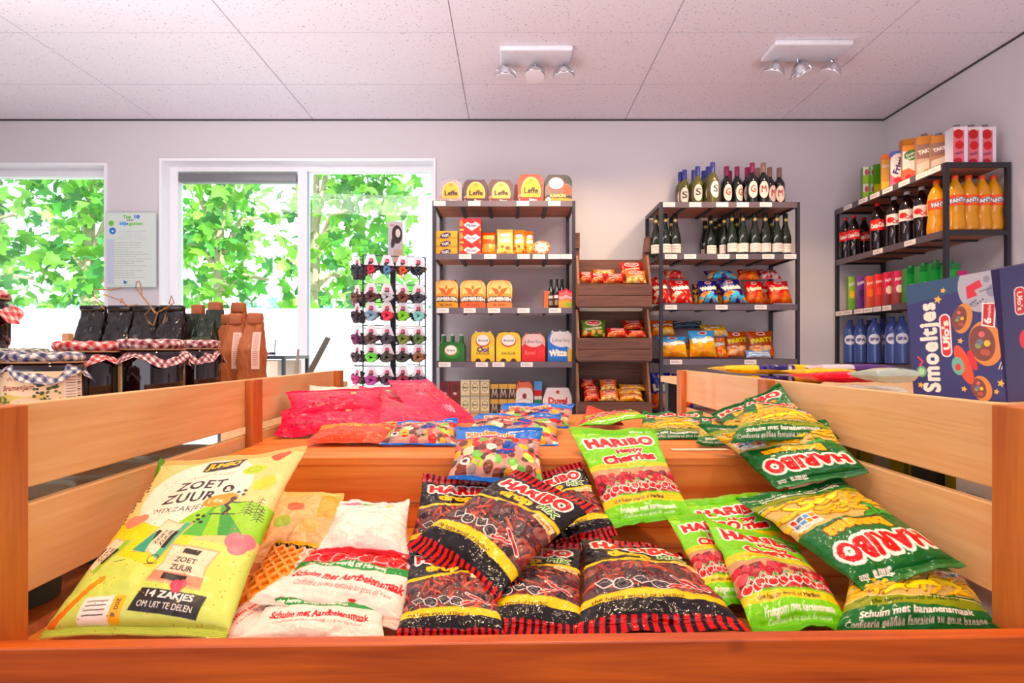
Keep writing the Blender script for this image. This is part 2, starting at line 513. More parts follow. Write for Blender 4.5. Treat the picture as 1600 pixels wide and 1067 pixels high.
# ------------------------------------------------------------------ flexible film bags
rs = np.random.RandomState(7)
def vnoise(U, V, fu, fv, seed):
    r = np.random.RandomState(seed)
    G = r.rand(int(fv) + 3, int(fu) + 3)
    x = U * fu; y = V * fv
    xi = np.clip(x.astype(int), 0, int(fu)); yi = np.clip(y.astype(int), 0, int(fv))
    fx = x - xi; fy = y - yi
    fx = fx * fx * (3 - 2 * fx); fy = fy * fy * (3 - 2 * fy)
    return (G[yi, xi] * (1 - fx) + G[yi, xi + 1] * fx) * (1 - fy) + (G[yi + 1, xi] * (1 - fx) + G[yi + 1, xi + 1] * fx) * fy - 0.5
def bag(name, label, cat, corners, design, T=0.035, seal=0.07, seed=1, group=None, mat=None, back=(200, 60, 60), up=None, bend=0.0, wr=1.0, low=False, curl=(0.0, 0.0), backT=0.35, lump=1.0, full=0.5, sag=0.55):
    """corners: TL, TR, BR, BL of the printed front as world points; design: a Cv"""
    A, Hm = design if isinstance(design, tuple) else design.out()
    T = T * 0.55
    ny, nx = A.shape[:2]
    TL, TR, BR, BL = [np.array(p, dtype=float) for p in corners]
    nrm = np.cross(TR - TL, BL - TL) + np.cross(BR - BL, BR - TR)
    ref = np.array([0, -0.6, 0.8]) if up is None else np.array(up, dtype=float)
    nrm = nrm / np.linalg.norm(nrm)
    sgn = 1.0 if np.dot(nrm, ref) > 0 else -1.0
    nrm = nrm * sgn
    W = (np.linalg.norm(TR - TL) + np.linalg.norm(BR - BL)) / 2
    L = (np.linalg.norm(BL - TL) + np.linalg.norm(BR - TR)) / 2
    org = (TL + TR + BR + BL) / 4
    org = np.array([org[0], org[1], min(TL[2], TR[2], BR[2], BL[2])])
    def surf(U, V, side, H=None):
        v0 = np.clip((V - seal) / (1 - 2 * seal), 0, 1)
        inf = 4 * v0 * (1 - v0)
        U2 = 0.5 + (U - 0.5) * (1 - 0.07 * inf)
        V2 = V + 0.015 * np.sin(PI * np.clip(U, 0, 1)) * (0.5 - V) * 2
        P = ((1 - U2) * (1 - V2))[..., None] * TL + (U2 * (1 - V2))[..., None] * TR + (U2 * V2)[..., None] * BR + ((1 - U2) * V2)[..., None] * BL
        pu = np.clip(4 * U * (1 - U), 0, 1) ** full
        pv = np.clip(4 * v0 * (1 - v0), 0, 1) ** full
        d = T * pu * pv * ((1 - abs(sag)) + abs(sag) * 1.45 * (v0 if sag > 0 else 1 - v0))
        if side < 0: d = -d * backT
        w = np.zeros_like(U)
        r = np.random.RandomState(seed)
        k = (W / 0.13)
        for ve in (0, 1):
            for _ in range(5):
                f = r.uniform(2.5, 7) * k; ph = r.uniform(0, 6.28); sp = r.uniform(.10, .22)
                w += np.exp(-(np.abs(v0 - ve) / sp) ** 1.5) * np.sin(f * 2 * U + ph + (v0 - ve) * r.uniform(-6, 6)) * 0.0006
        for _ in range(4):
            a = r.uniform(0, PI); cu, cv = r.uniform(.1, .9), r.uniform(.1, .9)
            dd = (U - cu) * math.cos(a) + (V - cv) * math.sin(a) * L / W
            tt = -(U - cu) * math.sin(a) + (V - cv) * math.cos(a) * L / W
            w += np.exp(-(dd / .02) ** 2 - (tt / .25) ** 2) * r.choice([-1, 1]) * 0.0009
        w += vnoise(U, V, 5, 7, seed + 3) * 0.004 + vnoise(U, V, 11, 15, seed + 4) * 0.0022 + (vnoise(U, V, 26, 34, seed + 9) * 0.0008)
        w *= wr * (W / 0.13) ** .5
        w += bend * 4 * V * (1 - V)
        w += curl[0] * np.clip(1 - V / .3, 0, 1) ** 2 + curl[1] * np.clip(1 - (1 - V) / .3, 0, 1) ** 2
        if side > 0 and H is not None: w = w + H * 0.01 * lump * np.minimum(1, 3 * pu * pv)
        return P + (d + w)[..., None] * nrm - org
    mt = mat or printed('glossy_film', 0.17, 0.0, spec=0.4, bump=0.4, bscale=60)
    rt = thing(name, tuple(org), label, cat, group)
    r0 = int(round(seal * ny)); r1 = ny - r0
    u = (np.arange(nx)) / (nx - 1.0); v = np.arange(ny) / (ny - 1.0)
    U, V = np.meshgrid(u, v)
    PF = surf(U, V, 1, Hm)
    b = MB(); flip = sgn < 0
    b.grid(PF[r0:r1 + 1] if r1 < ny else PF[r0:], A[r0:r1 + 1], flip=not flip)
    st = 6 if nx > 60 else 3
    ub = np.linspace(0, 1, max(6, nx // st)); vb = np.linspace(v[r0], v[min(r1, ny - 1)], max(6, ny // st))
    UB, VB = np.meshgrid(ub, vb)
    b.grid(surf(UB, VB, -1), back, flip=flip)
    b.build('pouch', mt, rt)
    if not low:
        for (a, c_) in ((0, r0), (r1, ny - 1)):
            s = MB()
            Vs = np.arange(a, c_ + 1)
            P = PF[a:c_ + 1].copy()
            # crimp ribs and a saw-toothed edge
            rib = np.sin(Vs * 2 * PI / 3.0)[:, None, None] * nrm * 0.0004
            P = P + rib
            e = 0 if a == 0 else -1
            dirv = (P[0] - P[-1]) if a == 0 else (P[-1] - P[0])
            dirv = dirv / (np.linalg.norm(dirv, axis=-1, keepdims=True) + 1e-9)
            P[e] += dirv * (0.0012 * (np.arange(nx) % 2))[:, None]
            s.grid(P, A[a:c_ + 1], flip=not flip)
            s.grid(P - nrm * 0.0009, A[a:c_ + 1] * 0 + lin(back), flip=flip)
            s.build('seal', mt, rt)
    return rt
# ================================================================== THE ROOM
WY = 4.28            # back wall
RX = 2.886           # right wall
LX = -5.2
BY = -3.6
CZ = 2.797           # ceiling
def struct(mb, name, m, **k): return tag(mb.build(name, m, **k), kind='structure')
M_wall = plain('wall_paint', (214, 209, 213), 0.75, var=0.02, scale=160, bump=0.08)
M_white = plain('white_lacquer', (240, 240, 244), 0.35, var=0.01)
b = MB(); b.box(LX - .1, RX + .1, BY - .1, WY + .35, -0.1, 0.0, None); struct(b, 'floor', plain('floor_vinyl', (150, 120, 100), 0.4, var=0.08))
# ceiling: mineral tiles in a grid, 1.2 x 0.6 m
def ceiling_mat():
    m, nt, bs = new_mat('mineral_ceiling_tile'); N = nt.nodes; Lk = nt.links
    tc = N.new('ShaderNodeTexCoord')
    no = N.new('ShaderNodeTexNoise'); no.inputs['Scale'].default_value = 75; no.inputs['Detail'].default_value = 2
    Lk.new(tc.outputs['Object'], no.inputs['Vector'])
    cr = N.new('ShaderNodeValToRGB')
    cr.color_ramp.elements[0].position = 0.29; cr.color_ramp.elements[0].color = lin4((190, 176, 186))
    cr.color_ramp.elements[1].position = 0.36; cr.color_ramp.elements[1].color = lin4((244, 236, 244))
    Lk.new(no.outputs['Fac'], cr.inputs[0])
    Lk.new(cr.outputs[0], bs.inputs['Base Color'])
    bp = N.new('ShaderNodeBump'); bp.inputs['Strength'].default_value = 0.4; bp.inputs['Distance'].default_value = 0.003
    Lk.new(no.outputs['Fac'], bp.inputs['Height']); Lk.new(bp.outputs[0], bs.inputs['Normal'])
    bs.inputs['Roughness'].default_value = 0.9
    return m
b = MB()
xs = [-0.316 + 1.205 * k for k in range(-5, 4)]
xs = [LX] + [x for x in xs if LX + .05 < x < RX - .05] + [RX]
ys = [3.72 - 0.6 * k for k in range(0, 13)]
ys = [WY] + [y for y in ys if y > BY + .05] + [BY]
g = 0.0035
b.box(LX - .1, RX + .1, BY - .1, WY + .35, CZ + .012, CZ + .25, None)
for i in range(len(xs) - 1):
    for j in range(len(ys) - 1):
        b.box(xs[i] + g, xs[i + 1] - g, ys[j + 1] + g, ys[j] - g, CZ, CZ + 0.013)
struct(b, 'ceiling', ceiling_mat(), smooth=False)
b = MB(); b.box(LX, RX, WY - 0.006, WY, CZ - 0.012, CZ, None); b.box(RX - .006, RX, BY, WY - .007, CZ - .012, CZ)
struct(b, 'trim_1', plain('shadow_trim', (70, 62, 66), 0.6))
# back wall with two window openings
TH = 0.3
w1 = (LX + 0.35, wx(168, WY), 0.12, wz(255, WY))
w2 = (wx(250, WY), wx(681, WY), 0.04, wz(248, WY))
b = MB()
def wallbox(x0, x1, z0, z1): b.box(x0, x1, WY, WY + TH, z0, z1)
wallbox(LX - .1, w1[0], 0, CZ + .02); wallbox(w1[0], w1[1], 0, w1[2]); wallbox(w1[0], w1[1], w1[3], CZ + .02)
wallbox(w1[1], w2[0], 0, CZ + .02); wallbox(w2[0], w2[1], 0, w2[2]); wallbox(w2[0], w2[1], w2[3], CZ + .02)
wallbox(w2[1], RX + .1, 0, CZ + .02)
struct(b, 'wall_back', M_wall, smooth=False)
b = MB(); b.box(RX, RX + .1, BY, WY, 0, CZ + .02); struct(b, 'wall_right', M_wall)
b = MB(); b.box(LX - .1, LX, BY, WY, 0, CZ + .02); struct(b, 'wall_left', M_wall)
b = MB(); b.box(LX, RX, BY - .1, BY, 0, CZ + .02); struct(b, 'wall_front', M_wall)
# windows
FY = WY + 0.12
G = clear_glass('window_glass', (0.97, 1.0, 0.985))
M_lin = plain('window_reveal_lining', (246, 246, 250), 0.4, var=0.01)
def lining(w, n):
    b = MB(); t = 0.02
    b.box(w[0], w[0] + t, WY - .012, FY, w[2], w[3]); b.box(w[1] - t, w[1], WY - .012, FY, w[2], w[3])
    b.box(w[0] + t, w[1] - t, WY - .012, FY, w[3] - t, w[3]); b.box(w[0] + t, w[1] - t, WY - .012, FY, w[2], w[2] + t)
    return tag(b.build('window_%d' % n, M_lin, smooth=False), kind='structure')
o1 = lining(w1, 1)
b = MB(); z1 = w1[3] - .02; f = .055
b.box(w1[0] + .02, w1[1] - .02, FY - .03, FY + .04, z1 - f, z1); b.box(w1[0] + .02, w1[1] - .02, FY - .03, FY + .04, w1[2] + .02, w1[2] + .08)
b.box(w1[0] + .02, w1[0] + .08, FY - .03, FY + .04, w1[2] + .08, z1 - f); b.box(w1[1] - .03, w1[1] - .02, FY - .03, FY + .04, w1[2] + .08, z1 - f)
b.build('window_frame', M_white, o1, smooth=False)
b = MB(); b.box(w1[0] + .08, w1[1] - .03, FY, FY + .006, w1[2] + .08, z1 - f); b.build('window_pane', G, o1, smooth=False)
o2 = lining(w2, 2)
FYf = FY - .03
xl0, xl1 = wx(278, FYf), wx(465, FYf); xr0, xr1 = wx(480, FYf), wx(673, FYf)
zl, zr = wz(285, FYf), wz(268, FYf)
b = MB(); zt = w2[3] - .02; zb = w2[2] + .02
def fb(x0, x1, z0, z1, y0=FYf, y1=FY + .04): b.box(x0, x1, y0, y1, z0, z1)
fb(w2[0] + .02, xl0, zb, zt); fb(xl1, xr0, zb, zt); fb(xr1, w2[1] - .02, zb, zt)
fb(xl0, xl1, zr, zt); fb(xr0, xr1, zr, zt); fb(xl0, xl1, zb, zb + .08); fb(xr0, xr1, zb, zb + .08)
b.build('window_frame', M_white, o2, smooth=False)
b = MB(); b.box(xl0, xl1, FY + .002, FY + .008, zb + .08, zl); b.box(xr0, xr1, FY + .002, FY + .008, zb + .08, zr); b.build('window_pane', G, o2, smooth=False)
b = MB(); b.rbox(xl0 + .01, xl1 - .005, FYf - .012, FY + .03, zl, zr - .012, .012); b.box(xl0 + .012, xl1 - .01, FYf - .014, FYf, zl + .004, zl + .01)
b.build('ventilation_grille', plain('grille_grey', (128, 130, 134), 0.4, metal=.4), o2)
b = MB(); b.box(xr0 + .004, xr0 + .012, FYf - .006, FYf, zb, zr); b.build('window_seal', plain('blue_grey_rubber', (150, 175, 200), 0.5), o2)

# ================================================================== OUTSIDE
b = MB(); b.box(-30, 20, WY + TH, 40, -0.15, -0.05); struct(b, 'ground', plain('pale_paving', (236, 232, 226), 0.8, var=0.03, scale=4))
b = MB(); b.box(-14, 6, 6.9, 7.0, -0.05, wz(482, 6.9)); 
for x in np.arange(-14, 6, 1.8): b.box(x, x + .08, 6.86, 6.9, -.05, wz(482, 6.9) + .01)
tag(b.build('garden_wall', plain('white_render', (250, 249, 246), 0.7, var=0.01)), 'low white garden screen outside below the trees', 'garden screen')
def leaf_mat(name, c1, c2):
    m, nt, bs = new_mat(name); N = nt.nodes; Lk = nt.links
    a = N.new('ShaderNodeAttribute'); a.attribute_name = 'Col'
    Lk.new(a.outputs['Color'], bs.inputs['Base Color']); bs.inputs['Roughness'].default_value = .5
    tr = N.new('ShaderNodeBsdfTranslucent'); Lk.new(a.outputs['Color'], tr.inputs[0])
    mx = N.new('ShaderNodeMixShader'); mx.inputs[0].default_value = .5
    Lk.new(bs.outputs[0], mx.inputs[1]); Lk.new(tr.outputs[0], mx.inputs[2]); Lk.new(mx.outputs[0], N['Material Output'].inputs[0])
    return m
M_leaf = leaf_mat('plane_leaf', 0, 0)
M_bark = plain('plane_bark', (196, 176, 150), 0.8, var=0.18, scale=9, bump=.3)
LEAF = [(0, 0), (.28, -.12), (.5, .05), (.33, .3), (.55, .55), (.24, .58), (0, 1.0), (-.24, .58), (-.55, .55), (-.33, .3), (-.5, .05), (-.28, -.12)]
def leaves(n, box, size, seed, pal):
    r = np.random.RandomState(seed); b = MB()
    x0, x1, y0, y1, z0, z1 = box
    for _ in range(n):
        c = Vector((r.uniform(x0, x1), r.uniform(y0, y1), z0 + (z1 - z0) * r.uniform(0, 1) ** .9))
        s = size * r.uniform(.55, 1.25)
        M = Matrix.Rotation(r.uniform(0, 2 * PI), 3, 'Z') @ Matrix.Rotation(r.uniform(.2, 1.7), 3, 'X') @ Matrix.Rotation(r.uniform(-2.6, 2.6), 3, 'Z')
        V = [tuple(c + M @ Vector((x * s, y * s, -.35 * s * (abs(x) + (y - .4) ** 2)))) for x, y in LEAF] + [tuple(c + M @ Vector((0, .35 * s, .02 * s)))]
        col = np.array(pal[r.randint(len(pal))]) * r.uniform(.85, 1.1)
        b.poly(V, [(i, (i + 1) % 12, 12) for i in range(12)], np.clip(col, 0, 255))
    return b
PAL = [(118, 196, 66), (150, 216, 86), (92, 176, 72), (180, 230, 120), (84, 156, 86), (140, 206, 62)]
tx = [-7.6, wx(140, 8.0), wx(342, 8.0), wx(492, 8.0), 0.4]
names = ['leftmost plane tree seen through the left window', 'plane tree with a pale pruned trunk in the left window', 'plane tree behind the left pane of the double window', 'plane tree with thin trunk behind the hair accessory stand', 'plane tree outside right of the double window']
for i, x in enumerate(tx):
    t = thing('plane_tree', (x, 8.0, -.05), names[i], 'tree', 'row of plane trees outside')
    b = MB(); H = wz(455, 8.0) + .05
    b.tube([(0, 0, 0), (.02, 0, H * .5), (-.02, 0, H), (0, 0, H + .12)], [.11, .09, .10, .12] if i < 2 else [.07, .06, .06, .08], 10)
    b.build('trunk', M_bark, t)
    rr = random.Random(i)
    for k in range(5):
        b = MB(); sx = -1 if k % 2 else 1
        e = (sx * rr.uniform(.4, .62), rr.uniform(-.3, .3), H + .2 + k * .45)
        b.tube([(0, 0, H + .05 + .2 * k), (e[0] * .5, e[1] * .5, H + .25 + k * .4), e], [.05, .035, .02], 7)
        b.build('branch', M_bark, t)
    b = MB(); b.tube([(0, 0, H), (0.03, 0, H + 2.3)], [.08, .03], 8); b.build('upper_trunk', M_bark, t)
    wl_ = -1.2 if i == 0 else (tx[i - 1] - x) / 2 - .04; wr_ = 1.2 if i == len(tx) - 1 else (tx[i + 1] - x) / 2 + .04
    b = leaves(int(370 * (wr_ - wl_)), (wl_ + .27, wr_ - .27, -.6, .5, H - .35, H + 3.1), .21, 40 + i, PAL)
    b.build('foliage', M_leaf, t)
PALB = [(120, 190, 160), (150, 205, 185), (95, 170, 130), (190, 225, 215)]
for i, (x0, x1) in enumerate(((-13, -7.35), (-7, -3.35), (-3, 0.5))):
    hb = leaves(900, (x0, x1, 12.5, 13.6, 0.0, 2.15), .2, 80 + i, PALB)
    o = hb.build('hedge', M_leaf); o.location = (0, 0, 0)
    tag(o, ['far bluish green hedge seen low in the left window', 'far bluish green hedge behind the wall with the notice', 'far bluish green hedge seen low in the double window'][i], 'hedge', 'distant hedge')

# ================================================================== DISPLAY TABLE (two crate bays)
def Z(h): return EYE - h
M_panel = wood('pale_pine_board', (244, 200, 144), (232, 178, 116), 'Y', .42, .15, knots=False)
M_post = wood('orange_pine_post', (214, 124, 52), (176, 84, 26), 'Z', .45, .1)
M_front = wood('orange_pine_front', (218, 100, 20), (168, 62, 8), 'X', .4, .15)
M_plank = wood('orange_pine_plank', (246, 152, 62), (224, 108, 30), 'X', .42, .15, scale=.8)
DY0, DYM, DYR = 0.46, 0.93, 1.400
XI, XO = 0.4317, 0.445
dt = thing('display_table', (0, 0.9, 0), 'long pine display table divided into two slatted crate bays full of sweet bags', 'display table')
def dpart(name, m, f, parent=dt):
    b = MB(); f(b); o = b.build(name, m, parent, smooth=False); o.location = (0, -0.9, 0) if parent is dt else (0, 0, 0)
    bv = o.modifiers.new('bevel', 'BEVEL'); bv.width = .0015; bv.segments = 2; bv.limit_method = 'ANGLE'
    return o
for s in (-1, 1):
    for y0 in (DY0, DYM, DYR):
        xa, xb = sorted((s * XI, s * (XO if y0 != DY0 else XO + .03)))
        dpart('post', M_post, lambda b: b.box(xa, xb, y0, y0 + .0375, Z(.262), Z(.0468)))
    xa, xb = sorted((s * XO, s * (XO + .011)))
    for (y0, y1) in ((DY0 + .0375, DYR + .0375),):
        dpart('side_board', M_panel, lambda b: b.box(xa, xb, y0, y1, Z(.1255), Z(.0468)))
        dpart('side_board', M_panel, lambda b: b.box(xa, xb, y0, y1, Z(.222), Z(.1405)))
def front(b):
    V = []
    for x in (-.56, .56):
        h = .2405 - .0085 * (x + .56) / 1.12 * 1.6
        V += [(x, y, z) for y in (.446, .460) for z in (Z(.36), Z(h))]
    b.poly(V, [(0, 1, 3, 2), (4, 6, 7, 5), (0, 4, 5, 1), (2, 3, 7, 6), (0, 2, 6, 4), (1, 5, 7, 3)])
dpart('front_board', M_front, front)
for k in range(4):
    y0 = .462 + k * .094
    dpart('floor_plank', M_plank, lambda b: b.box(-.444, .444, y0, y0 + .09, Z(.275), Z(.262)))
dpart('riser_board', M_plank, lambda b: b.box(-.414, .414, .822, .834, Z(.222), Z(.157)))
dpart('riser_board', M_plank, lambda b: b.box(-.444, .444, .828, .840, Z(.262), Z(.2265)))
yy = .82
for k, w_ in enumerate((.108, .115, .115, .115, .10)):
    x_ = .43 if k == 0 else .4445
    dpart('shelf_plank', M_plank, lambda b: b.box(-x_, x_, yy, yy + w_, Z(.168), Z(.156)))
    yy += w_ + .004
for s in (-1, 1):
    for y0 in (.50, 1.34):
        dpart('leg', M_post, lambda b: b.box(s * .38 - .03, s * .38 + .03, y0, y0 + .06, 0.0, Z(.276)))
dpart('apron', M_front, lambda b: b.box(-.40, .40, 1.34, 1.36, Z(.34), Z(.276)))
# blank price strip lying on the step
b = MB(); b.rbox(-.045, .045, -.008, .008, 0, .0015, .0007); pc = b.build('price_strip', plain('cream_card', (240, 205, 170), .4)); pc.location = tuple(px_on(1093, 703, .1555))
tag(pc, 'small blank pale price strip on the plank behind the cherry bag', 'price strip')

# neighbouring tables left and right of the bin
def side_table(x0, x1, y0, y1, z, name, label, low):
    t = thing(name, ((x0 + x1) / 2, (y0 + y1) / 2, 0), label, 'table')
    cx, cy = (x0 + x1) / 2, (y0 + y1) / 2
    b = MB(); b.box(x0 - cx, x1 - cx, y0 - cy, y1 - cy, z - .018, z); b.build('tabletop', M_panel, t, smooth=False)
    b = MB(); b.box(x0 - cx, x1 - cx, y0 - cy, y1 - cy, low - .018, low); b.build('lower_shelf', M_plank, t, smooth=False)
    for sx in (x0 + .03, x1 - .03):
        for sy in (y0 + .03, y1 - .03):
            b = MB(); b.box(sx - cx - .02, sx - cx + .02, sy - cy - .02, sy - cy + .02, 0, z - .018); b.build('leg', plain('black_steel', (34, 34, 38), .4), t, smooth=False)
side_table(-1.12, -.475, .5, 1.62, Z(.085), 'jar_table', 'side table left of the pine bin carrying the preserve jars and gift bags', Z(.27))
side_table(.475, 1.3, .62, 1.75, Z(.075), 'biscuit_table', 'side table right of the pine bin carrying biscuit packs and blue boxes', Z(.27))

# ================================================================== CEILING LIGHT BARS
M_base = plain('white_metal', (232, 228, 236), .35)
M_chrome = plain('chrome', (215, 215, 220), .12, metal=1.0, var=.01)
M_bulb, ntb, bb = new_mat('halogen_bulb'); bb.inputs['Emission Color'].default_value = (1, .78, .5, 1); bb.inputs['Emission Strength'].default_value = 14
M_frost = plain('frosted_lens', (236, 230, 238), .3, var=.01)
M_lensg = clear_glass('lamp_glass', (.93, .93, .95), .3)
def light_bar(x0, x1, y0, y1, lamps, label):
    cx, cy = (x0 + x1) / 2, (y0 + y1) / 2
    t = thing('ceiling_light', (cx, cy, CZ), label, 'ceiling light', 'spotlight bars on the ceiling')
    b = MB(); b.rbox(x0 - cx, x1 - cx, y0 - cy, y1 - cy, -.032, 0, .012); b.build('mounting_bar', M_base, t)
    for (lx, ly, tilt, az, hook) in lamps:
        X, Y = lx - cx, ly - cy
        M = Matrix.Rotation(az, 4, 'Z') @ Matrix.Rotation(tilt, 4, 'X')
        c = Vector((X, Y, -.085))
        def tr(p): return tuple(c + M @ Vector(p))
        h = MB(); R = .062
        prof = [(R * math.sin(a), R * math.cos(a) * .95 - .02) for a in np.linspace(.25, PI / 2, 7)]
        h.lathe([(r, z) for r, z in prof], n=20); 
        h.v = [np.array([tr(p) for p in h.v[0]])]
        hd = h.build('lamp_shade', M_lensg, t)
        h = MB()
        pts = [tr((R * 1.02 * math.cos(a), 0, R * math.sin(a) * .98 - .02)) for a in np.linspace(0, PI, 15)]
        h.tube(pts, .0048, 6); h.tube([tr((R * math.cos(a), R * math.sin(a), -.02)) for a in np.linspace(0, 2 * PI, 24, endpoint=False)], .0025, 5, closed=True)
        h.build('yoke', M_chrome, t)
        h = MB(); h.cyl((X, Y, -.03), tr((0, 0, R * .95 - .02)), .005, 8); h.build('stem', M_chrome, t)
        h = MB(); h.tube([tr((0, 0, R - .02)), tr((hook, 0, R + .012)), tr((hook * 1.3, 0, R + .03)), tr((hook * .8, .01, R + .035)), tr((0.0, .01, R - .01))], .002, 5); h.build('cable', M_chrome, t)
        h = MB(); h.lathe([(.001, .03), (.022, .028), (.026, .0), (.03, -.012), (.045, -.022)], n=16); h.v = [np.array([tr(p) for p in h.v[0]])]; hr = h.build('reflector', M_base, t)
        h = MB(); h.lathe([(.001, -.030), (R * .97, -.027), (R * .97, -.021), (.001, -.023)], n=24); h.v = [np.array([tr(p) for p in h.v[0]])]; h.build('lens', M_frost, t)
        h = MB(); h.ball((0, 0, -.008), .016, 10, 6, sc=(1, 1, .5)); h.v = [np.array([tr(p) for p in h.v[0]])]; h.build('bulb', M_bulb, t)
y_ = 3.40
light_bar(wx(781, 3.3), wx(894, 3.3), 3.24, 3.44, [(wx(790, y_), y_, 0.12, .2, .03), (wx(836, y_), y_, .2, 2.6, .03), (wx(881, y_), y_, 0, 0, 0.004)], 'white three-spot ceiling light bar, nearest the middle of the room, lamps pointing down')
y_ = 3.36
light_bar(wx(1197, 3.3), wx(1316, 3.3), 3.18, 3.38, [(wx(1210, y_), y_, .3, .9, .03), (wx(1251, y_), y_, .6, -1.2, .015), (wx(1299, y_), y_, .4, 1.0, .04)], 'white three-spot ceiling light bar near the right wall, lamps tilted')
def warm(x, y, tx_, ty_, tz, e, size=1.3): lamp('SPOT', 'halogen_spot', (x, y, CZ - .14), e * 1.9, (1.0, .72, .42), target=(tx_, ty_, tz), spot_size=size, spot_blend=.9, shadow_soft_size=.04)
warm(wx(790, 3.4), 3.38, -.35, 4.1, 1.4, 22); warm(wx(836, 3.4), 3.38, .2, 4.1, 1.2, 22); warm(wx(881, 3.4), 3.38, .6, 4.2, 1.5, 22)
warm(wx(1210, 3.4), 3.3, 1.0, 4.2, 1.5, 26); warm(wx(1251, 3.4), 3.3, 1.7, 4.2, 1.3, 22); warm(wx(1299, 3.4), 3.3, 2.7, 3.7, 1.2, 26)
# ================================================================== PRINT DESIGNS FOR THE SWEET BAGS
RED = (214, 16, 32); WH = (252, 244, 232); YEL = (250, 200, 30); BLK = (26, 20, 20)
def logo(c, x, y, h, w, ang=0, t='HARIBO', arc=0.0):
    c.text(t, x, y, h, w, ang, RED, WH, ow=5, bold=3, arc=arc, track=.05)
def lumps(c, clip, n, cols, size, seed, relief=.16, asp=(1, 1)):
    r = np.random.RandomState(seed)
    ys, xs = np.nonzero(clip)
    if not len(ys): return
    for _ in range(n):
        k = r.randint(len(ys)); x, y = c.X[ys[k], xs[k]], c.Y[ys[k], xs[k]]
        s = size * r.uniform(.7, 1.2)
        co = np.clip(np.array(cols[r.randint(len(cols))]) * r.uniform(.85, 1.12), 0, 255)
        c.ell(x, y, s * asp[0], s * asp[1], co, ang=r.uniform(0, 180), clip=clip, relief=relief)
def sticks(c, clip, n, cols, seed, L=2.6, t=.28):
    r = np.random.RandomState(seed); ys, xs = np.nonzero(clip)
    for _ in range(n):
        k = r.randint(len(ys)); x, y = c.X[ys[k], xs[k]], c.Y[ys[k], xs[k]]
        a = r.uniform(0, PI)
        c.ell(x, y, L / 2, t / 2 * 1.4, np.array(cols[r.randint(len(cols))]) * r.uniform(.8, 1.15), ang=math.degrees(a), clip=clip, relief=.14)
def cherry(c, x, y, s):
    for dx in (-.55, .55):
        c.ell(x + dx * s, y, .62 * s, .58 * s, WH)
    for dx in (-.55, .55):
        c.ell(x + dx * s, y, .52 * s, .48 * s, (205, 12, 28))
    c.line([(x - .5 * s, y - .4 * s), (x + .1 * s, y - 1.3 * s), (x + .5 * s, y - .4 * s)], .24 * s, WH)
    c.line([(x - .5 * s, y - .4 * s), (x + .1 * s, y - 1.3 * s), (x + .5 * s, y - .4 * s)], .13 * s, (60, 150, 30))
    c.ell(x + .25 * s, y - 1.2 * s, .3 * s, .15 * s, (70, 160, 40), ang=20)
def d_cherry(seed=1, nx=190):
    G1 = (128, 205, 26)
    c = Cv(14, 20, nx, G1)
    c.ell(1.1, 1.6, .95, .95, (150, 214, 60)); c.ring(1.1, 1.6, .95, .95, .06, (190, 230, 120))
    c.rect(-1, -1, 15, .55, (150, 200, 70))
    c.text('Share', 10.6, 1.15, .62, 2.2, 0, WH, bold=2); c.text('size', 12.7, 1.2, .45, 1.1, 0, WH, bold=1)
    logo(c, 7.1, 4.0, 2.1, 11.6, -3)
    c.text('Happy', 8.0, 6.35, 1.0, 4.6, -4, RED, WH, ow=3, bold=3)
    c.text('Cherries', 7.5, 8.1, 1.7, 9.2, -6, RED, WH, ow=3, bold=3)
    win = (c.Y > 10.3 + .35 * np.sin(c.X / 4)) & (c.Y < 15.7)
    c.rect(-1, 9.3, 15, 10.35, YEL); c.text('Fruit gum with cherry flavour', 5.0, 9.85, .35, 6.5, 0, (120, 90, 20), bold=0)
    c.fill(win, (196, 150, 112))
    lumps(c, win & (c.Y > 11.5), 130, [(170, 20, 50), (200, 40, 70), (150, 10, 40), (120, 30, 40), (210, 80, 90)], .62, seed, .2)
    for k in range(5): cherry(c, 1.6 + k * 1.75, 15.2 - .35 * (k % 2) - .12 * k, 1.15)
    for k in range(3): cherry(c, 10.6 + k * 1.3, 15.0 - .3 * (k % 2), .85)
    c.rect(-1, 15.9, 15, 17.0, YEL); c.text('the happy world of', 4.9, 16.45, .55, 6.0, 0, (60, 60, 20), bold=1); c.text('Haribo!', 9.3, 16.45, .6, 2.3, 0, (60, 60, 20), bold=2)
    c.text('Fruitgom met kersensmaak', 7.2, 17.9, .7, 9.5, 0, WH, bold=1); c.text('Confiserie au gout de cerise', 7.2, 18.6, .4, 8.5, 0, WH, bold=0)
    c.rect(-1, 19.3, 15, 21, (110, 186, 24))
    return c.out()
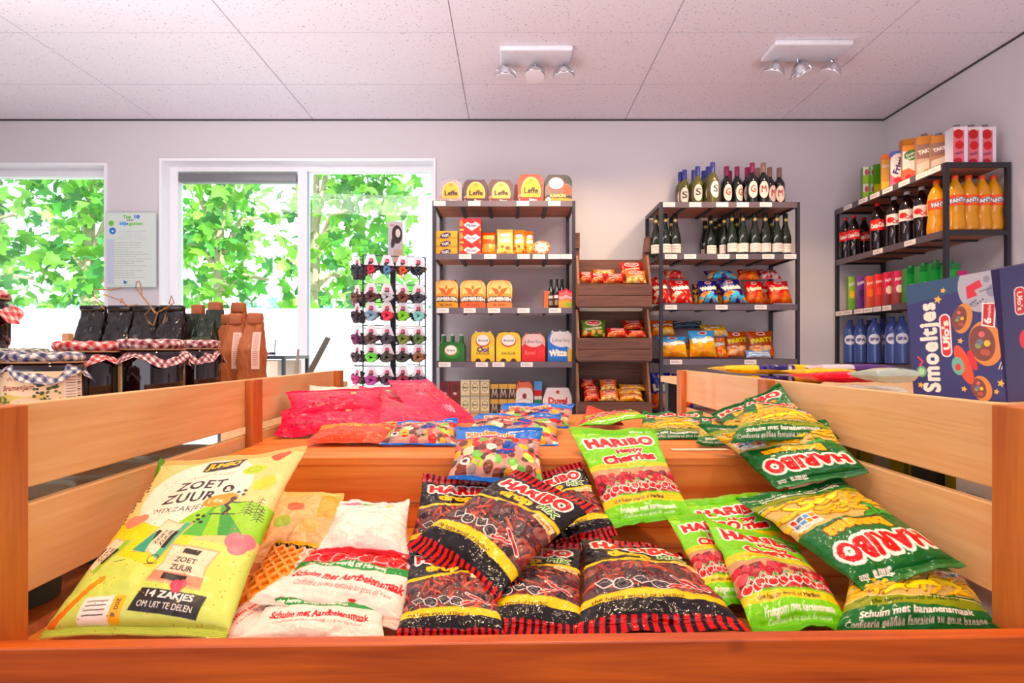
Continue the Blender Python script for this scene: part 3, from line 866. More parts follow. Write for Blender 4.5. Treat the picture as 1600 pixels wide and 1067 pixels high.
def d_drop(seed=2, nx=200, sub='drop', mix=True):
    c = Cv(14, 20, nx, (20, 14, 16))
    for (a, b_) in ((-.1, 2.2), (18.2, 20.1)):
        for k in range(16):
            x = .15 + k * .9
            c.rect(x, a, x + .48, b_, (222, 30, 40))
    logo(c, 6.9, 4.1, 2.2, 11.2, -2)
    c.text(sub, 5.6, 6.6, 1.6, 5.2, -4, (245, 196, 40), (60, 40, 10), ow=4, bold=3)
    if mix: c.text('MIX', 10.8, 6.4, 1.1, 3.2, 8, (60, 120, 50), (226, 236, 190), ow=4, bold=1)
    f = 8.2 + .7 * np.cos(c.X / 14 * PI * 1.2)
    win = (c.Y > f + .6) & (c.Y < 15.6 - .5 * np.sin(c.X / 5))
    c.fill((c.Y > f) & (c.Y < f + .6), YEL); c.text('Kids and grown ups love it so', 6, 8.35, .33, 8, 0, (120, 90, 20), bold=0)
    c.fill(win, (92, 62, 62))
    r = np.random.RandomState(seed)
    lumps(c, win, 30, [(44, 30, 34), (70, 50, 56), (150, 90, 80)], .8, seed + 1, .14)
    sticks(c, win, 60, [(150, 52, 44), (120, 40, 40), (186, 84, 66), (98, 30, 34), (200, 100, 80)], seed)
    for k in range(4):      # liquorice shapes in a white outline
        x, y = 2.2 + k * 1.9, 13.9 + .35 * (k % 2)
        if k % 2: c.ell(x, y, 1.05, .8, (236, 226, 220), 20); c.ell(x, y, .92, .67, (52, 44, 48), 20); c.ring(x, y, .6, .42, .1, (120, 110, 112), 20)
        else:
            c.poly([(x - 1, y - .3), (x + .3, y - .9), (x + 1.1, y + .1), (x - .1, y + .8)], (236, 226, 220)); c.poly([(x - .84, y - .25), (x + .28, y - .75), (x + .92, y + .08), (x - .1, y + .65)], (62, 52, 56))
            c.line([(x - .4, y), (x + .4, y - .25)], .1, (130, 120, 120))
    c.line([(8.6, 14.6), (11.4, 13.6)], .5, (236, 226, 220)); c.line([(8.7, 14.6), (11.3, 13.65)], .34, (190, 24, 40))
    c.line([(9.4, 12.6), (12.6, 14.3)], .5, (236, 226, 220)); c.line([(9.5, 12.65), (12.5, 14.25)], .34, (170, 20, 40))
    c.fill((c.Y > 15.6 - .5 * np.sin(c.X / 5)) & (c.Y < 16.8 - .3 * np.sin(c.X / 5)), YEL)
    c.text('the happy world of Haribo!', 5.4, 16.25, .6, 8.6, 0, (70, 50, 20), bold=1)
    c.rect(10.2, 8.1, 13.6, 9.2, (240, 214, 160), ang=8); c.text('Gelatin', 11.9, 8.65, .5, 2.6, 8, (170, 50, 30), bold=1)
    return c.out()
DG = (30, 104, 46)
def banana(c, x, y, s, ang, col, clip=None):
    a0 = math.radians(ang)
    pts = []
    for k in range(9):
        t = -1 + k / 4
        pts.append((t, .45 * t * t - .35))
    for k in range(9):
        t = 1 - k / 4
        pts.append((t * .92, .22 * t * t + .12))
    P = [(x + s * (px * math.cos(a0) - py * math.sin(a0)), y + s * (px * math.sin(a0) + py * math.cos(a0))) for px, py in pts]
    m = c.poly([(x + (px - x) * 1.1, y + (py - y) * 1.18) for px, py in P], (150, 100, 20), clip)
    m = c.poly(P, col, clip)
    c.hgt[m] = np.maximum(c.hgt[m], .16)
def d_banana(seed=3, nx=200):
    c = Cv(14, 20, nx, DG)
    c.rect(-1, -1, 15, .6, (70, 130, 70))
    c.text('Share', 9.6, 1.3, .7, 2.5, 0, WH, bold=2); c.text('size', 12.2, 1.35, .5, 1.4, 0, WH, bold=1)
    logo(c, 7.0, 4.0, 2.5, 12.0, 0)
    c.text('Bananas', 7.2, 7.3, 1.9, 8.4, 0, (244, 176, 40), (92, 50, 10), ow=3, bold=3)
    c.text('Bananas', 7.2, 7.3, 1.9, 8.4, 0, (250, 186, 50), None, bold=1)
    win = (c.Y > 9.4 - .5 * np.sin(c.X / 4.4)) & (c.Y < 15.6)
    c.fill(win, (206, 176, 110))
    r = np.random.RandomState(seed)
    for k in range(46):
        banana(c, r.uniform(0, 14), r.uniform(10, 15.4), r.uniform(1.1, 1.5), r.uniform(-60, 60), np.array((250, 200, 50)) * r.uniform(.88, 1.03), win)
    for k in range(3): banana(c, 5.6 + 2.4 * k, 14.2 - .5 * k, 1.9, -14 + 16 * k, (254, 226, 60), win)
    for (x, y, a) in ((1.9, 9.6, 30), (3.4, 9.3, -20), (2.6, 10.3, 80)):
        c.ell(x, y, 1.5, .5, (20, 60, 20), a); c.ell(x, y, 1.35, .38, (70, 160, 60), a)
    c.rect(9.8, 9.6, 13.4, 11.8, (238, 232, 220), r=.2)
    for i in range(4):
        for j in range(2): c.rect(10.0 + i * .84, 10.3 + j * .7, 10.7 + i * .84, 10.85 + j * .7, [(220, 60, 60), (240, 150, 60), (90, 150, 200), (110, 120, 150)][(i + j) % 4])
    c.text('per 100 g', 11.6, 9.95, .3, 2.4, 0, (60, 60, 90), bold=0)
    fb_ = 15.6 - .4 * np.cos(c.X / 4)
    c.fill((c.Y > fb_) & (c.Y < fb_ + 1.3), (136, 148, 36))
    c.fill((c.Y > fb_ - .12) & (c.Y < fb_), (240, 220, 150))
    c.text('the happy world of Haribo!', 7, 16.0, .62, 8.6, 0, (30, 60, 20), bold=1)
    c.text('Schuim met bananensmaak', 7, 17.6, .78, 10.4, 0, WH, bold=1); c.text('Confiserie gelifiee fantaisie au gout banane', 7, 18.5, .62, 12.6, 0, WH, bold=0)
    return c.out()
def d_straw(seed=4, nx=200):
    c = Cv(14, 20, nx, (214, 20, 40))
    c.rect(-1, -1, 15, 2.2, (248, 226, 214)); logo(c, 7, 4, 2.2, 11)
    win = (c.Y > 7) & (c.Y < 13.2)
    c.fill(win, (226, 90, 90)); lumps(c, win, 110, [(216, 30, 50), (236, 90, 100), (250, 190, 190), (200, 20, 40)], .8, seed, .16)
    for k in range(7):
        x = 1.3 + k * 1.5
        c.ell(x, 12.5 - .3 * (k % 2), 1.0, .95, (250, 210, 200)); c.ell(x, 12.5 - .3 * (k % 2), .9, .85, (216, 20, 34))
    f = 13.1 + .3 * np.sin(c.X / 5)
    c.fill((c.Y > f) & (c.Y < f + 1.2), (40, 140, 60)); c.text('the happy world of Haribo!', 5.6, 13.8, .62, 8.6, 2, WH, bold=1)
    c.fill(c.Y >= f + 1.2, (250, 226, 212))
    c.text('Schuim met Aardbeiensmaak', 7, 16.0, 1.0, 10.8, 0, (206, 30, 50), bold=2); c.text('Confiserie gelifiee fantaisie au gout de fraise', 7, 17.2, .55, 9.4, 0, (206, 30, 50), bold=0)
    c.rect(-1, 19.2, 15, 21, (244, 214, 200))
    return c.out()
def d_white(nx=150):
    c = Cv(12, 10, nx, (250, 236, 222))
    for x in np.arange(.3, 12, .34): c.rect(x, 6.3, x + .05, 9.2, (240, 214, 196))
    c.rect(-1, 9.2, 13, 10.1, (226, 80, 84))
    c.text('kauwgom', 8.4, 1.7, .5, 3.0, -8, (110, 120, 170), bold=0); c.line([(3.6, 1.8), (5.4, 1.3)], .12, (120, 160, 120)); c.rect(8.5, 1.9, 9.6, 2.3, (250, 205, 90), ang=-8)
    c.ell(2.3, .9, 1.6, .4, (220, 120, 150), -12); c.ell(5, .6, 1.2, .3, (130, 190, 110), 0)
    return c.out()
def d_mix(seed=5, nx=190):
    c = Cv(16, 14, nx, (30, 118, 206))
    for k in range(9): c.star(1 + k * 1.8, .9 + .5 * (k % 2), .5, (20, 70, 160))
    c.text('Share', 11.2, 1.4, .8, 2.9, 0, WH, bold=2); c.text('size', 14.0, 1.5, .5, 1.5, 0, WH, bold=1)
    c.text('Kindermix', 6.5, 3.2, 1.5, 9.0, -2, (244, 130, 50), WH, ow=3, bold=2)
    f = 4.9 - .08 * c.X
    win = c.Y > f
    c.fill(win, (206, 150, 134))
    lumps(c, win, 90, [(226, 60, 60), (240, 170, 60), (250, 226, 190), (120, 60, 50), (120, 190, 90), (230, 110, 110), (80, 50, 46), (170, 150, 150)], .85, seed, .2)
    c.fill((c.Y > f) & (c.Y < f + .55), (200, 24, 50))
    # top hat and sweets drawn on the film
    c.ell(9.6, 8.5, 1.9, .75, (30, 60, 140), -20); c.poly([(8.6, 8.4), (9.4, 5.6), (11.6, 6.3), (10.9, 8.5)], (40, 80, 170)); c.line([(8.9, 7.7), (11.2, 8.1)], .35, (210, 30, 50))
    c.ring(7.4, 5.9, .75, .5, .22, (150, 60, 30), 20)
    c.ell(6.9, 7.5, 1.0, .8, (250, 236, 226)); c.ell(6.9, 7.5, .5, .4, (214, 190, 180))
    c.ring(4.6, 11.2, 1.1, .8, .36, (150, 214, 60), 30); c.ell(2.4, 11.0, .9, .9, WH); c.ell(2.4, 11.0, .5, .5, (80, 50, 50))
    c.ell(13.8, 9.6, 1.2, .7, (180, 220, 90), 40); c.ell(12.8, 7.0, .9, .6, (250, 200, 40), 20)
    c.rect(-1, 13.1, 17, 15, (30, 110, 196))
    return c.out()
def d_pink(nx=190, v=0):
    P = (232, 12, 88)
    c = Cv(20, 12, nx, P)
    if v == 0:
        logo_c = (180, 8, 56)
        c.text('HARIBO', 7, 5, 2.0, 9, 8, logo_c, (244, 90, 130), ow=2, bold=3); c.text('Chamallows', 8, 7.6, 1.4, 8.5, 8, (180, 8, 56), (244, 90, 130), ow=2, bold=2)
        c.rect(13, 10, 21, 13, (238, 36, 104))
    elif v == 1:
        c.text('260 g', 8.2, 4.4, 1.2, 4.2, 12, (120, 0, 40), bold=1); c.ring(11.7, 5.0, .7, .7, .18, (120, 0, 40)); c.poly([(13, 5.9), (14.4, 5.9), (13.7, 4.7)], (120, 0, 40)); c.poly([(13.35, 5.7), (14.05, 5.7), (13.7, 5.05)], P)
        c.text('100', 13.5, 9.6, 1.3, 3.2, 8, (250, 170, 190), bold=1)
        c.rect(-1, -1, 21, .8, (240, 70, 110))
    else:
        c.text('HARIBO', 6, 9.2, 1.6, 7, -4, (180, 8, 56), (244, 90, 130), ow=2, bold=2)
        c.rect(12.5, 3.0, 14.4, 5.2, (120, 40, 40), r=.3); c.rect(12.8, 3.3, 14.1, 4.9, (240, 190, 130), r=.5)
        c.text('Chamallows', 6, 6.4, 1.2, 7, -4, (190, 10, 60), bold=1)
    return c.out()
def d_orange(nx=150):
    c = Cv(18, 10, nx, (240, 88, 34))
    c.fill(c.Y < 5 - .2 * c.X + 2.5 * np.sin(c.X / 4) * .4, (248, 150, 40))
    c.text('Croco', 9, 4.0, 1.2, 5, -4, (250, 214, 100), (170, 50, 20), ow=2, bold=1)
    win = (c.X > 9) & (c.Y < 4.4); lumps(c, win, 30, [(250, 190, 60), (240, 120, 40), (220, 60, 40)], .7, 6, .15)
    return c.out()
def d_jumbo(nx=330):
    PEACH = (252, 206, 140)
    c = Cv(22, 31, nx, PEACH)
    c.fill((c.Y > 11) & (c.Y > 20.5 - .3 * (22 - c.X) * .4), (212, 222, 120))
    yb = 17.5 + 3.6 * np.abs((c.X - 4) / 8) ** 2
    c.fill((c.Y > 14.0 + .05 * c.X) & (np.hypot((c.X - 6.5) / 1.05, c.Y - 17.5) < 6.8), (248, 214, 60))
    c.fill((c.Y > 19.5) & (c.Y > 24.5 - .45 * np.abs(c.X - 12)), (206, 218, 112))
    c.ell(9.2, 9.0, 7.6, 7.8, (254, 232, 214))
    g = (np.hypot((c.X - 17.5) / 1.35, c.Y - 18.6) < 6.2) & (c.Y < 18.8)
    c.fill(g, (150, 206, 44))
    c.poly([(14.0, 12.9), (11.8, 18.6), (14.4, 18.8)], (90, 176, 60), clip=g); c.poly([(14.6, 12.9), (16.6, 18.8), (20.2, 18.8)], (66, 154, 62), clip=g)
    BLK_ = (36, 30, 30)
    c.poly([(7.8, 2.1), (13.4, 1.5), (13.0, 3.9), (7.6, 4.3)], BLK_); c.ell(10.4, 4.0, 2.8, .5, BLK_, -5)
    c.text('JUMBO', 10.5, 2.9, 1.25, 4.6, -5, (250, 196, 30), bold=2, shear=.2)
    c.text('ZACHT & ZOET', 9.8, 5.6, .7, 7.0, -4, (238, 160, 110), bold=0, track=.08, arc=.4)
    c.text('ZOET', 9.5, 8.1, 2.0, 7.2, 0, BLK_, bold=1, track=.06); c.text('ZUUR', 8.9, 10.8, 2.0, 7.6, 0, BLK_, bold=1, track=.06)
    c.ell(14.0, 9.6, .8, .8, BLK_); c.text('&', 14.0, 9.6, .9, .8, 0, (254, 232, 214), bold=1)
    c.text("'MIXZAKJES'", 8.6, 13.2, 1.1, 8.2, 0, BLK_, bold=0, track=.08)
    c.ell(13.7, 12.3, 2.0, 1.3, (246, 150, 66), -10); c.ell(15.0, 11.6, 1.3, 1.1, (246, 150, 66)); c.text('14x', 13.4, 12.4, .9, 2.4, -4, (255, 220, 170), bold=1)
    # skier silhouette
    c.ell(15.7, 11.7, .45, .45, BLK_); c.line([(15.7, 12.0), (15.3, 13.2), (16.1, 14.0), (15.7, 14.9)], .5, BLK_); c.line([(15.7, 12.4), (17.0, 12.6)], .25, BLK_); c.line([(14.0, 13.9), (15.6, 12.6)], .12, BLK_); c.line([(13.8, 15.0), (17.3, 14.9)], .2, BLK_); c.line([(17.0, 12.6), (18.0, 12.5)], .1, BLK_)
    for (x, y) in ((15.8, 10.3), (16.7, 10.8), (16.6, 9.9), (12.2, 15.1), (13.1, 15.3), (12.6, 15.9), (13.2, 16.4), (12.2, 16.4)): c.ell(x, y, .32, .26, BLK_, 20)
    for (x, y, s) in ((18.6, 13.6, 1.1), (19.9, 13.2, 1.3), (20.6, 14.6, 1.0)):
        c.line([(x, y + s * 1.3), (x, y - s * 1.3)], .1, BLK_)
        for k in range(5):
            yy = y - s * 1.1 + k * s * .45; w = (.35 + .12 * k) * s
            c.line([(x - w, yy + .5 * w), (x, yy), (x + w, yy + .5 * w)], .12, BLK_)
    def heart(x, y, s, col, a=0): c.ell(x - .4 * s, y - .1 * s, .62 * s, .6 * s, col, a, relief=.08); c.ell(x + .4 * s, y - .1 * s, .62 * s, .6 * s, col, a, relief=.08); c.ell(x, y + .3 * s, .7 * s, .65 * s, col, a, relief=.08)
    heart(2.9, 14.5, 1.6, (236, 140, 116)); heart(19.8, 19.5, 1.9, (244, 132, 140)); heart(18.6, 1.9, 1.5, (226, 92, 66)); c.ell(18.8, 8.4, 1.7, 1.5, (250, 206, 90), -20); c.ell(16.0, 5.2, 1.7, 1.1, (184, 206, 70), -12); c.ring(16.0, 5.2, 1.0, .6, .16, (150, 180, 60), -12)
    def mini(x, y, s, a, band):
        M_ = lambda u, v: (x + s * (u * math.cos(a) - v * math.sin(a)), y + s * (u * math.sin(a) + v * math.cos(a)))
        c.poly([M_(-2.6, -2), M_(2.6, -2), M_(2.3, 0), M_(2.8, 2), M_(-2.8, 2), M_(-2.3, 0)], (206, 180, 130)); c.poly([M_(-2.4, -1.8), M_(2.4, -1.8), M_(2.1, 0), M_(2.6, 1.8), M_(-2.6, 1.8), M_(-2.1, 0)], (252, 222, 190))
        c.poly([M_(-2.5, .9), M_(2.5, .9), M_(2.6, 1.8), M_(-2.6, 1.8)], band); c.poly([M_(-.9, -1.6), M_(.9, -1.6), M_(.8, -1.0), M_(-.8, -1.0)], BLK_)
        d = math.degrees(a)
        for k, t_ in enumerate(('ZOET', 'ZUUR')): q = M_(0, -.35 + k * .75); c.text(t_, q[0], q[1], .5 * s, 2.2 * s, d, BLK_, bold=1)
        q = M_(0, 1.3); c.rect(q[0] - 1.4 * s, q[1] - .3 * s, q[0] + 1.0 * s, q[1] + .3 * s, BLK_, ang=d)
    mini(9.2, 18.7, 1.15, -1.25, (90, 176, 130)); c.poly([(5.8, 20.4), (7.6, 17.2), (8.0, 21.2)], (66, 160, 130))
    mini(14.2, 23.2, 1.35, .15, (246, 150, 120)); mini(2.0, 20.3, 1.0, -1.1, (150, 196, 60))
    c.poly([(10.3, 26.2), (18.6, 27.0), (18.1, 29.6), (9.6, 28.8)], BLK_); c.text('14 ZAKJES', 14.0, 27.1, .8, 6.2, 5, WH, bold=1); c.text('OM UIT TE DELEN', 13.9, 28.3, .7, 7.0, 5, WH, bold=0); heart(14.6, 25.9, 1.0, (238, 90, 110))
    c.ring(9.6, 22.2, .7, .7, .12, BLK_); c.line([(8.9, 23.0), (10.4, 22.9)], .12, BLK_); c.line([(4.4, 22.2), (5.9, 22.1)], .12, BLK_); c.line([(4.2, 24.4), (4.8, 24.9)], .12, BLK_)
    c.rect(3.9, 27.2, 9.0, 29.9, (252, 238, 224), r=.3); c.rect(7.6, 27.2, 9.0, 29.9, (250, 186, 60), r=.2)
    for k in range(4): c.rect(4.4, 27.7 + k * .5, 7.0, 27.85 + k * .5, (110, 80, 60))
    c.text('200 g', 8.3, 28.5, .5, 2.0, 90, (90, 60, 30), bold=1)
    for k in range(7): c.ell(.9 + k * .55, 29.4 - k * .75, .75, .55, (226, 120 + 6 * k, 60), -40)
    r = np.random.RandomState(3)
    for _ in range(260): c.ell(r.uniform(0, 22), r.uniform(0, 31), .09, .09, (190, 140, 70), clip=None)
    for k in range(12): c.ell(.35 + .2 * (k % 3), 6 + k * .75, .3, .22, BLK_, 30)
    return c.out()
def d_waffle(nx=120):
    c = Cv(9, 13, nx, (230, 136, 54))
    g = (np.sin((c.X + c.Y) * 3.2) > .35) | (np.sin((c.X - c.Y) * 3.2) > .35)
    c.fill(g, (244, 170, 90)); c.hgt[g] = .22
    c.rect(-1, -1, 10, 1.6, (240, 190, 60)); c.rect(-1, 1.5, 10, 1.9, (50, 40, 40)); c.rect(6.6, 1.9, 10, 14, (250, 214, 196))
    return c.out()
def d_peach(nx=120):
    c = Cv(12, 15, nx, (250, 196, 140))
    c.ell(4, 4.5, 1.6, 1.2, (236, 120, 90), 10, relief=.1); c.ell(2.4, 8, 1.6, 1.2, (170, 200, 80), 0, relief=.1); c.ell(7.5, 9, 1.8, 1.5, (248, 200, 120), relief=.1); c.rect(8.2, -1, 13, 7, (250, 180, 96)); c.rect(-1, -1, 13, 1, (250, 204, 130))
    return c.out()
def d_flat(col, nx=60, w=12, h=16, extra=None):
    c = Cv(w, h, nx, col)
    if extra: extra(c)
    return c.out()
D_CH = d_cherry(); D_CH2 = d_cherry(9); D_DR = d_drop(); D_DR2 = d_drop(12); D_DR3 = d_drop(31, sub='drop', mix=False)
D_BA = d_banana(); D_BA2 = d_banana(14); D_ST = d_straw(); D_MX = d_mix(); D_MX2 = d_mix(15)

def q(x, y, Y): return at(x, y, Y)
SB = 'sweet bag'
def rot180(cs): return [cs[2], cs[3], cs[0], cs[1]]
GB = (36, 110, 50)
# ---- front bay
bag('sweet_bag', 'large peach and green bag reading ZOET ZUUR MIXZAKJES leaning on the left boards', SB,
    [q(258, 722, .655), q(480, 697, .70), q(352, 1000, .478), q(60, 994, .49)], d_jumbo(), T=.040, seal=.035, seed=3, back=(226, 200, 120), wr=.8, mat=printed('matt_film', .42, .1, bump=.15, bscale=70), full=.42)
bag('sweet_bag', 'plain green bag corner poking up behind the large peach bag', SB,
    [q(250, 716, .69), q(276, 733, .70), q(262, 800, .64), q(222, 792, .655)], d_flat((92, 168, 40), 40), T=.012, seed=5, back=(80, 150, 40))
bag('sweet_bag', 'peach patterned bag standing just right of the large peach bag', SB,
    [q(440, 765, .80), q(538, 770, .79), q(520, 880, .66), q(395, 880, .66)], d_peach(), T=.02, seed=6, back=(240, 190, 130))
bag('waffle_bag', 'orange bag of crisp waffles beside the large peach bag', 'biscuit bag',
    [q(432, 842, .66), q(500, 850, .66), q(462, 965, .54), q(352, 960, .53)], d_waffle(), T=.022, seed=8, back=(220, 120, 50), lump=1.4)
bag('sweet_bag', 'white crumpled bag with faint print standing behind the strawberry bag', SB,
    [q(532, 783, .66), q(640, 782, .66), q(640, 876, .585), q(490, 866, .585)], d_white(), T=.035, seal=.06, seed=9, back=(240, 220, 205), wr=1.4)
bag('sweet_bag', 'white and pink bag edge with red lettering left of the strawberry bags', SB,
    [q(412, 905, .60), q(470, 930, .58), q(398, 1004, .478), q(322, 1000, .478)], d_flat((250, 214, 204), 90, 8, 12, lambda c: (c.text('Schuim met Aardbei', 3.2, 6, 1.1, 11, -66, (206, 30, 50), bold=2), c.text('fantaisie au gout', 4.9, 6, .5, 9, -66, (206, 30, 50), bold=0), c.rect(6.2, -1, 9, 13, (206, 150, 150)))), T=.014, seed=10, back=(240, 200, 190))
bag('sweet_bag', 'red strawberry foam bag at the bottom, partly under another strawberry bag', SB,
    [q(440, 905, .56), q(606, 915, .56), q(602, 1008, .478), q(368, 1004, .478)], (D_ST[0][120:], D_ST[1][120:]), T=.016, seed=12, back=(240, 220, 210))
bag('sweet_bag', 'upper strawberry foam bag with white lower band reading Schuim met Aardbeiensmaak', SB,
    [q(502, 846, .625), q(706, 858, .615), q(636, 992, .505), q(390, 944, .52)], (D_ST[0][112:], D_ST[1][112:]), T=.035, seed=13, back=(240, 220, 210), wr=1.3, curl=(0, .004))
bag('sweet_bag', 'black liquorice bag standing at the back left of the black pile', SB,
    [q(661, 741, .79), q(806, 752, .78), q(800, 890, .65), q(632, 868, .66)], D_DR3, T=.022, seed=15, back=(30, 24, 24))
bag('sweet_bag', 'black liquorice bag behind the pile, next to the leaning green cherry bag', SB,
    [q(800, 748, .80), q(908, 720, .82), q(965, 835, .69), q(850, 870, .67)], D_DR2, T=.022, seed=16, back=(30, 24, 24))
bag('sweet_bag', 'black liquorice bag low in front at the left end of the black pile', SB,
    [q(640, 850, .60), q(770, 850, .60), q(790, 1004, .477), q(618, 1004, .477)], D_DR3, T=.018, seed=17, back=(30, 24, 24))
bag('sweet_bag', 'black liquorice bag in the middle front, its lettering half hidden by the diagonal bag', SB,
    [q(762, 846, .655), q(912, 846, .655), q(912, 996, .49), q(722, 1000, .49)], D_DR, T=.028, seed=18, back=(30, 24, 24))
bag('sweet_bag', 'black liquorice bag at the right end of the pile, beside the green cherry bags', SB,
    [q(908, 830, .68), q(1066, 862, .66), q(1170, 985, .485), q(900, 992, .485)], D_DR2, T=.036, seed=19, back=(30, 24, 24), wr=1.2)
bag('sweet_bag', 'black liquorice bag lying diagonally on top of the pile', SB,
    [q(806, 733, .735), q(932, 790, .675), q(766, 950, .51), q(636, 852, .585)], D_DR, T=.032, seed=20, back=(30, 24, 24), wr=1.2, bend=.006)
bag('sweet_bag', 'green cherry sweets bag leaning upright on the step in the centre', SB,
    [q(889, 668, .87), q(1022, 668, .87), q(1083, 808, .70), q(955, 826, .70)], D_CH, T=.022, seed=22, back=(110, 180, 30), wr=1.0)
bag('sweet_bag', 'green cherry sweets bag, rearmost of the three by the banana bags', SB,
    [q(1068, 781, .735), q(1200, 768, .735), q(1262, 930, .58), q(1112, 935, .58)], D_CH, T=.02, seed=23, back=(110, 180, 30))
bag('sweet_bag', 'green cherry sweets bag, narrow strip between the black bag and the front cherry bag', SB,
    [q(1040, 805, .70), q(1160, 800, .70), q(1210, 952, .54), q(1108, 945, .54)], D_CH2, T=.022, seed=24, back=(110, 180, 30))
bag('sweet_bag', 'green cherry sweets bag, front one of the three with its whole logo showing', SB,
    [q(1096, 806, .665), q(1246, 850, .65), q(1338, 982, .49), q(1176, 988, .485)], D_CH2, T=.036, seed=25, back=(110, 180, 30), wr=1.2)
bag('sweet_bag', 'dark green banana sweets bag low at the front right with yellow sweets showing', SB,
    [q(1330, 850, .62), q(1480, 850, .62), q(1562, 984, .488), q(1306, 990, .48)], D_BA, T=.032, seed=27, back=GB)
bag('sweet_bag', 'dark green banana sweets bag lying upside down on top at the front right', SB,
    rot180([q(1150, 780, .70), q(1312, 744, .71), q(1510, 884, .53), q(1350, 924, .52)]), D_BA2, sag=-.55, T=.038, seed=28, back=GB, wr=1.3)
bag('sweet_bag', 'dark green banana sweets bag upside down below the mound against the right boards', SB,
    rot180([q(1090, 664, .86), q(1290, 655, .765), q(1358, 738, .675), q(1216, 766, .70)]), D_BA, sag=-.55, T=.03, seed=29, back=GB)
bag('sweet_bag', 'dark green banana sweets bag folded on the step left of the mound', SB,
    [q(1092, 650, 1.0), q(1180, 650, .99), q(1190, 700, .88), q(1088, 692, .90)], D_BA2, T=.022, seed=30, back=GB)
bag('sweet_bag', 'dark green banana sweets bag whose corner with Share size rises against the right boards', SB,
    [q(1110, 646, .98), q(1219, 600, .90), q(1280, 668, .785), q(1150, 690, .83)], D_BA, T=.02, seed=31, back=GB)
bag('sweet_bag', 'dark green banana sweets bag on top of the mound, white lettering below', SB,
    [q(1165, 622, .88), q(1238, 630, .845), q(1312, 684, .735), q(1142, 690, .745)], D_BA2, T=.034, seed=32, back=GB)
bag('sweet_bag', 'dark green banana sweets bag lying on the step behind the leaning cherry bag', SB,
    [q(1005, 644, 1.14), q(1098, 644, 1.14), q(1108, 684, .98), q(990, 690, .98)], D_BA, T=.022, seed=33, back=GB)
bag('sweet_bag', 'green cherry sweets bag lying flat behind the leaning cherry bag', SB,
    [q(915, 650, 1.10), q(985, 640, 1.12), q(1012, 652, .97), q(905, 668, .95)], D_CH2, T=.02, seed=34, back=(110, 180, 30))
bag('sweet_bag', 'orange-red bag corner sticking up at the back of the step', SB,
    [q(918, 634, 1.2), q(968, 650, 1.2), q(975, 664, 1.08), q(905, 662, 1.08)], d_flat((236, 84, 50), 40), T=.012, seed=35, back=(220, 80, 40))
bag('sweet_bag', 'blue topped mixed sweets bag hanging over the step, nearest of the blue bags', SB,
    [q(712, 664, .87), q(848, 668, .87), q(848, 756, .745), q(700, 750, .745)], D_MX, T=.026, seed=37, back=(30, 110, 196))
bag('sweet_bag', 'blue topped mixed sweets bag lying behind the nearest blue one', SB,
    [q(742, 646, 1.10), q(878, 646, 1.10), q(872, 700, .92), q(720, 690, .92)], D_MX2, T=.03, seed=38, back=(30, 110, 196))
bag('sweet_bag', 'blue mixed sweets bag standing upright at the far end with Share size', SB,
    [q(784, 630, 1.22), q(898, 630, 1.22), q(888, 668, 1.13), q(768, 668, 1.13)], D_MX, T=.02, seed=39, back=(30, 110, 196))
bag('sweet_bag', 'flat blue mixed sweets bag lying in front of the pink bags', SB,
    [q(622, 658, 1.02), q(716, 655, 1.03), q(712, 696, .905), q(592, 694, .905)], D_MX2, T=.024, seed=40, back=(30, 110, 196))
bag('sweet_bag', 'orange sweets bag lying in front of the pink bags', SB,
    [q(505, 662, 1.02), q(622, 660, 1.03), q(610, 694, .91), q(478, 690, .91)], d_orange(), T=.024, seed=41, back=(230, 90, 40))
PK = (226, 20, 80)
bag('sweet_bag', 'white and pink marshmallow bag top showing above the left pink bags', SB,
    [q(484, 604, 1.19), q(560, 603, 1.26), q(575, 640, 1.15), q(474, 640, 1.12)], d_flat((250, 226, 210), 60, 12, 10, lambda c: c.text('chama', 6, 5, 2, 7, 0, (200, 90, 90), bold=1)), T=.03, seed=42, back=PK)
bag('sweet_bag', 'pink marshmallow bag, upper one at the left boards', SB,
    [q(446, 612, 1.08), q(598, 606, 1.22), q(600, 646, 1.10), q(452, 652, 1.02)], d_pink(v=2), T=.035, seed=43, back=PK)
bag('sweet_bag', 'pink marshmallow bag, lower one at the left boards', SB,
    [q(438, 640, 1.05), q(596, 632, 1.14), q(602, 676, 1.0), q(428, 680, .99)], d_pink(v=2), T=.03, seed=44, back=PK)
bag('sweet_bag', 'pink marshmallow bag behind the others, rearmost against the daylight', SB,
    [q(530, 604, 1.36), q(640, 604, 1.36), q(650, 640, 1.22), q(545, 645, 1.2)], d_pink(v=2), T=.026, seed=45, back=PK)
bag('sweet_bag', 'pink marshmallow bag with raised lettering in the middle of the pink pile', SB,
    [q(560, 616, 1.24), q(690, 634, 1.20), q(728, 676, 1.02), q(590, 676, 1.02)], d_pink(v=0), T=.036, seed=46, back=PK)
bag('sweet_bag', 'pink marshmallow bag marked 260 g leaning on top of the pink pile', SB,
    [q(606, 594, 1.30), q(668, 592, 1.34), q(746, 656, 1.11), q(652, 676, 1.03)], d_pink(v=1), T=.03, seed=47, back=PK)
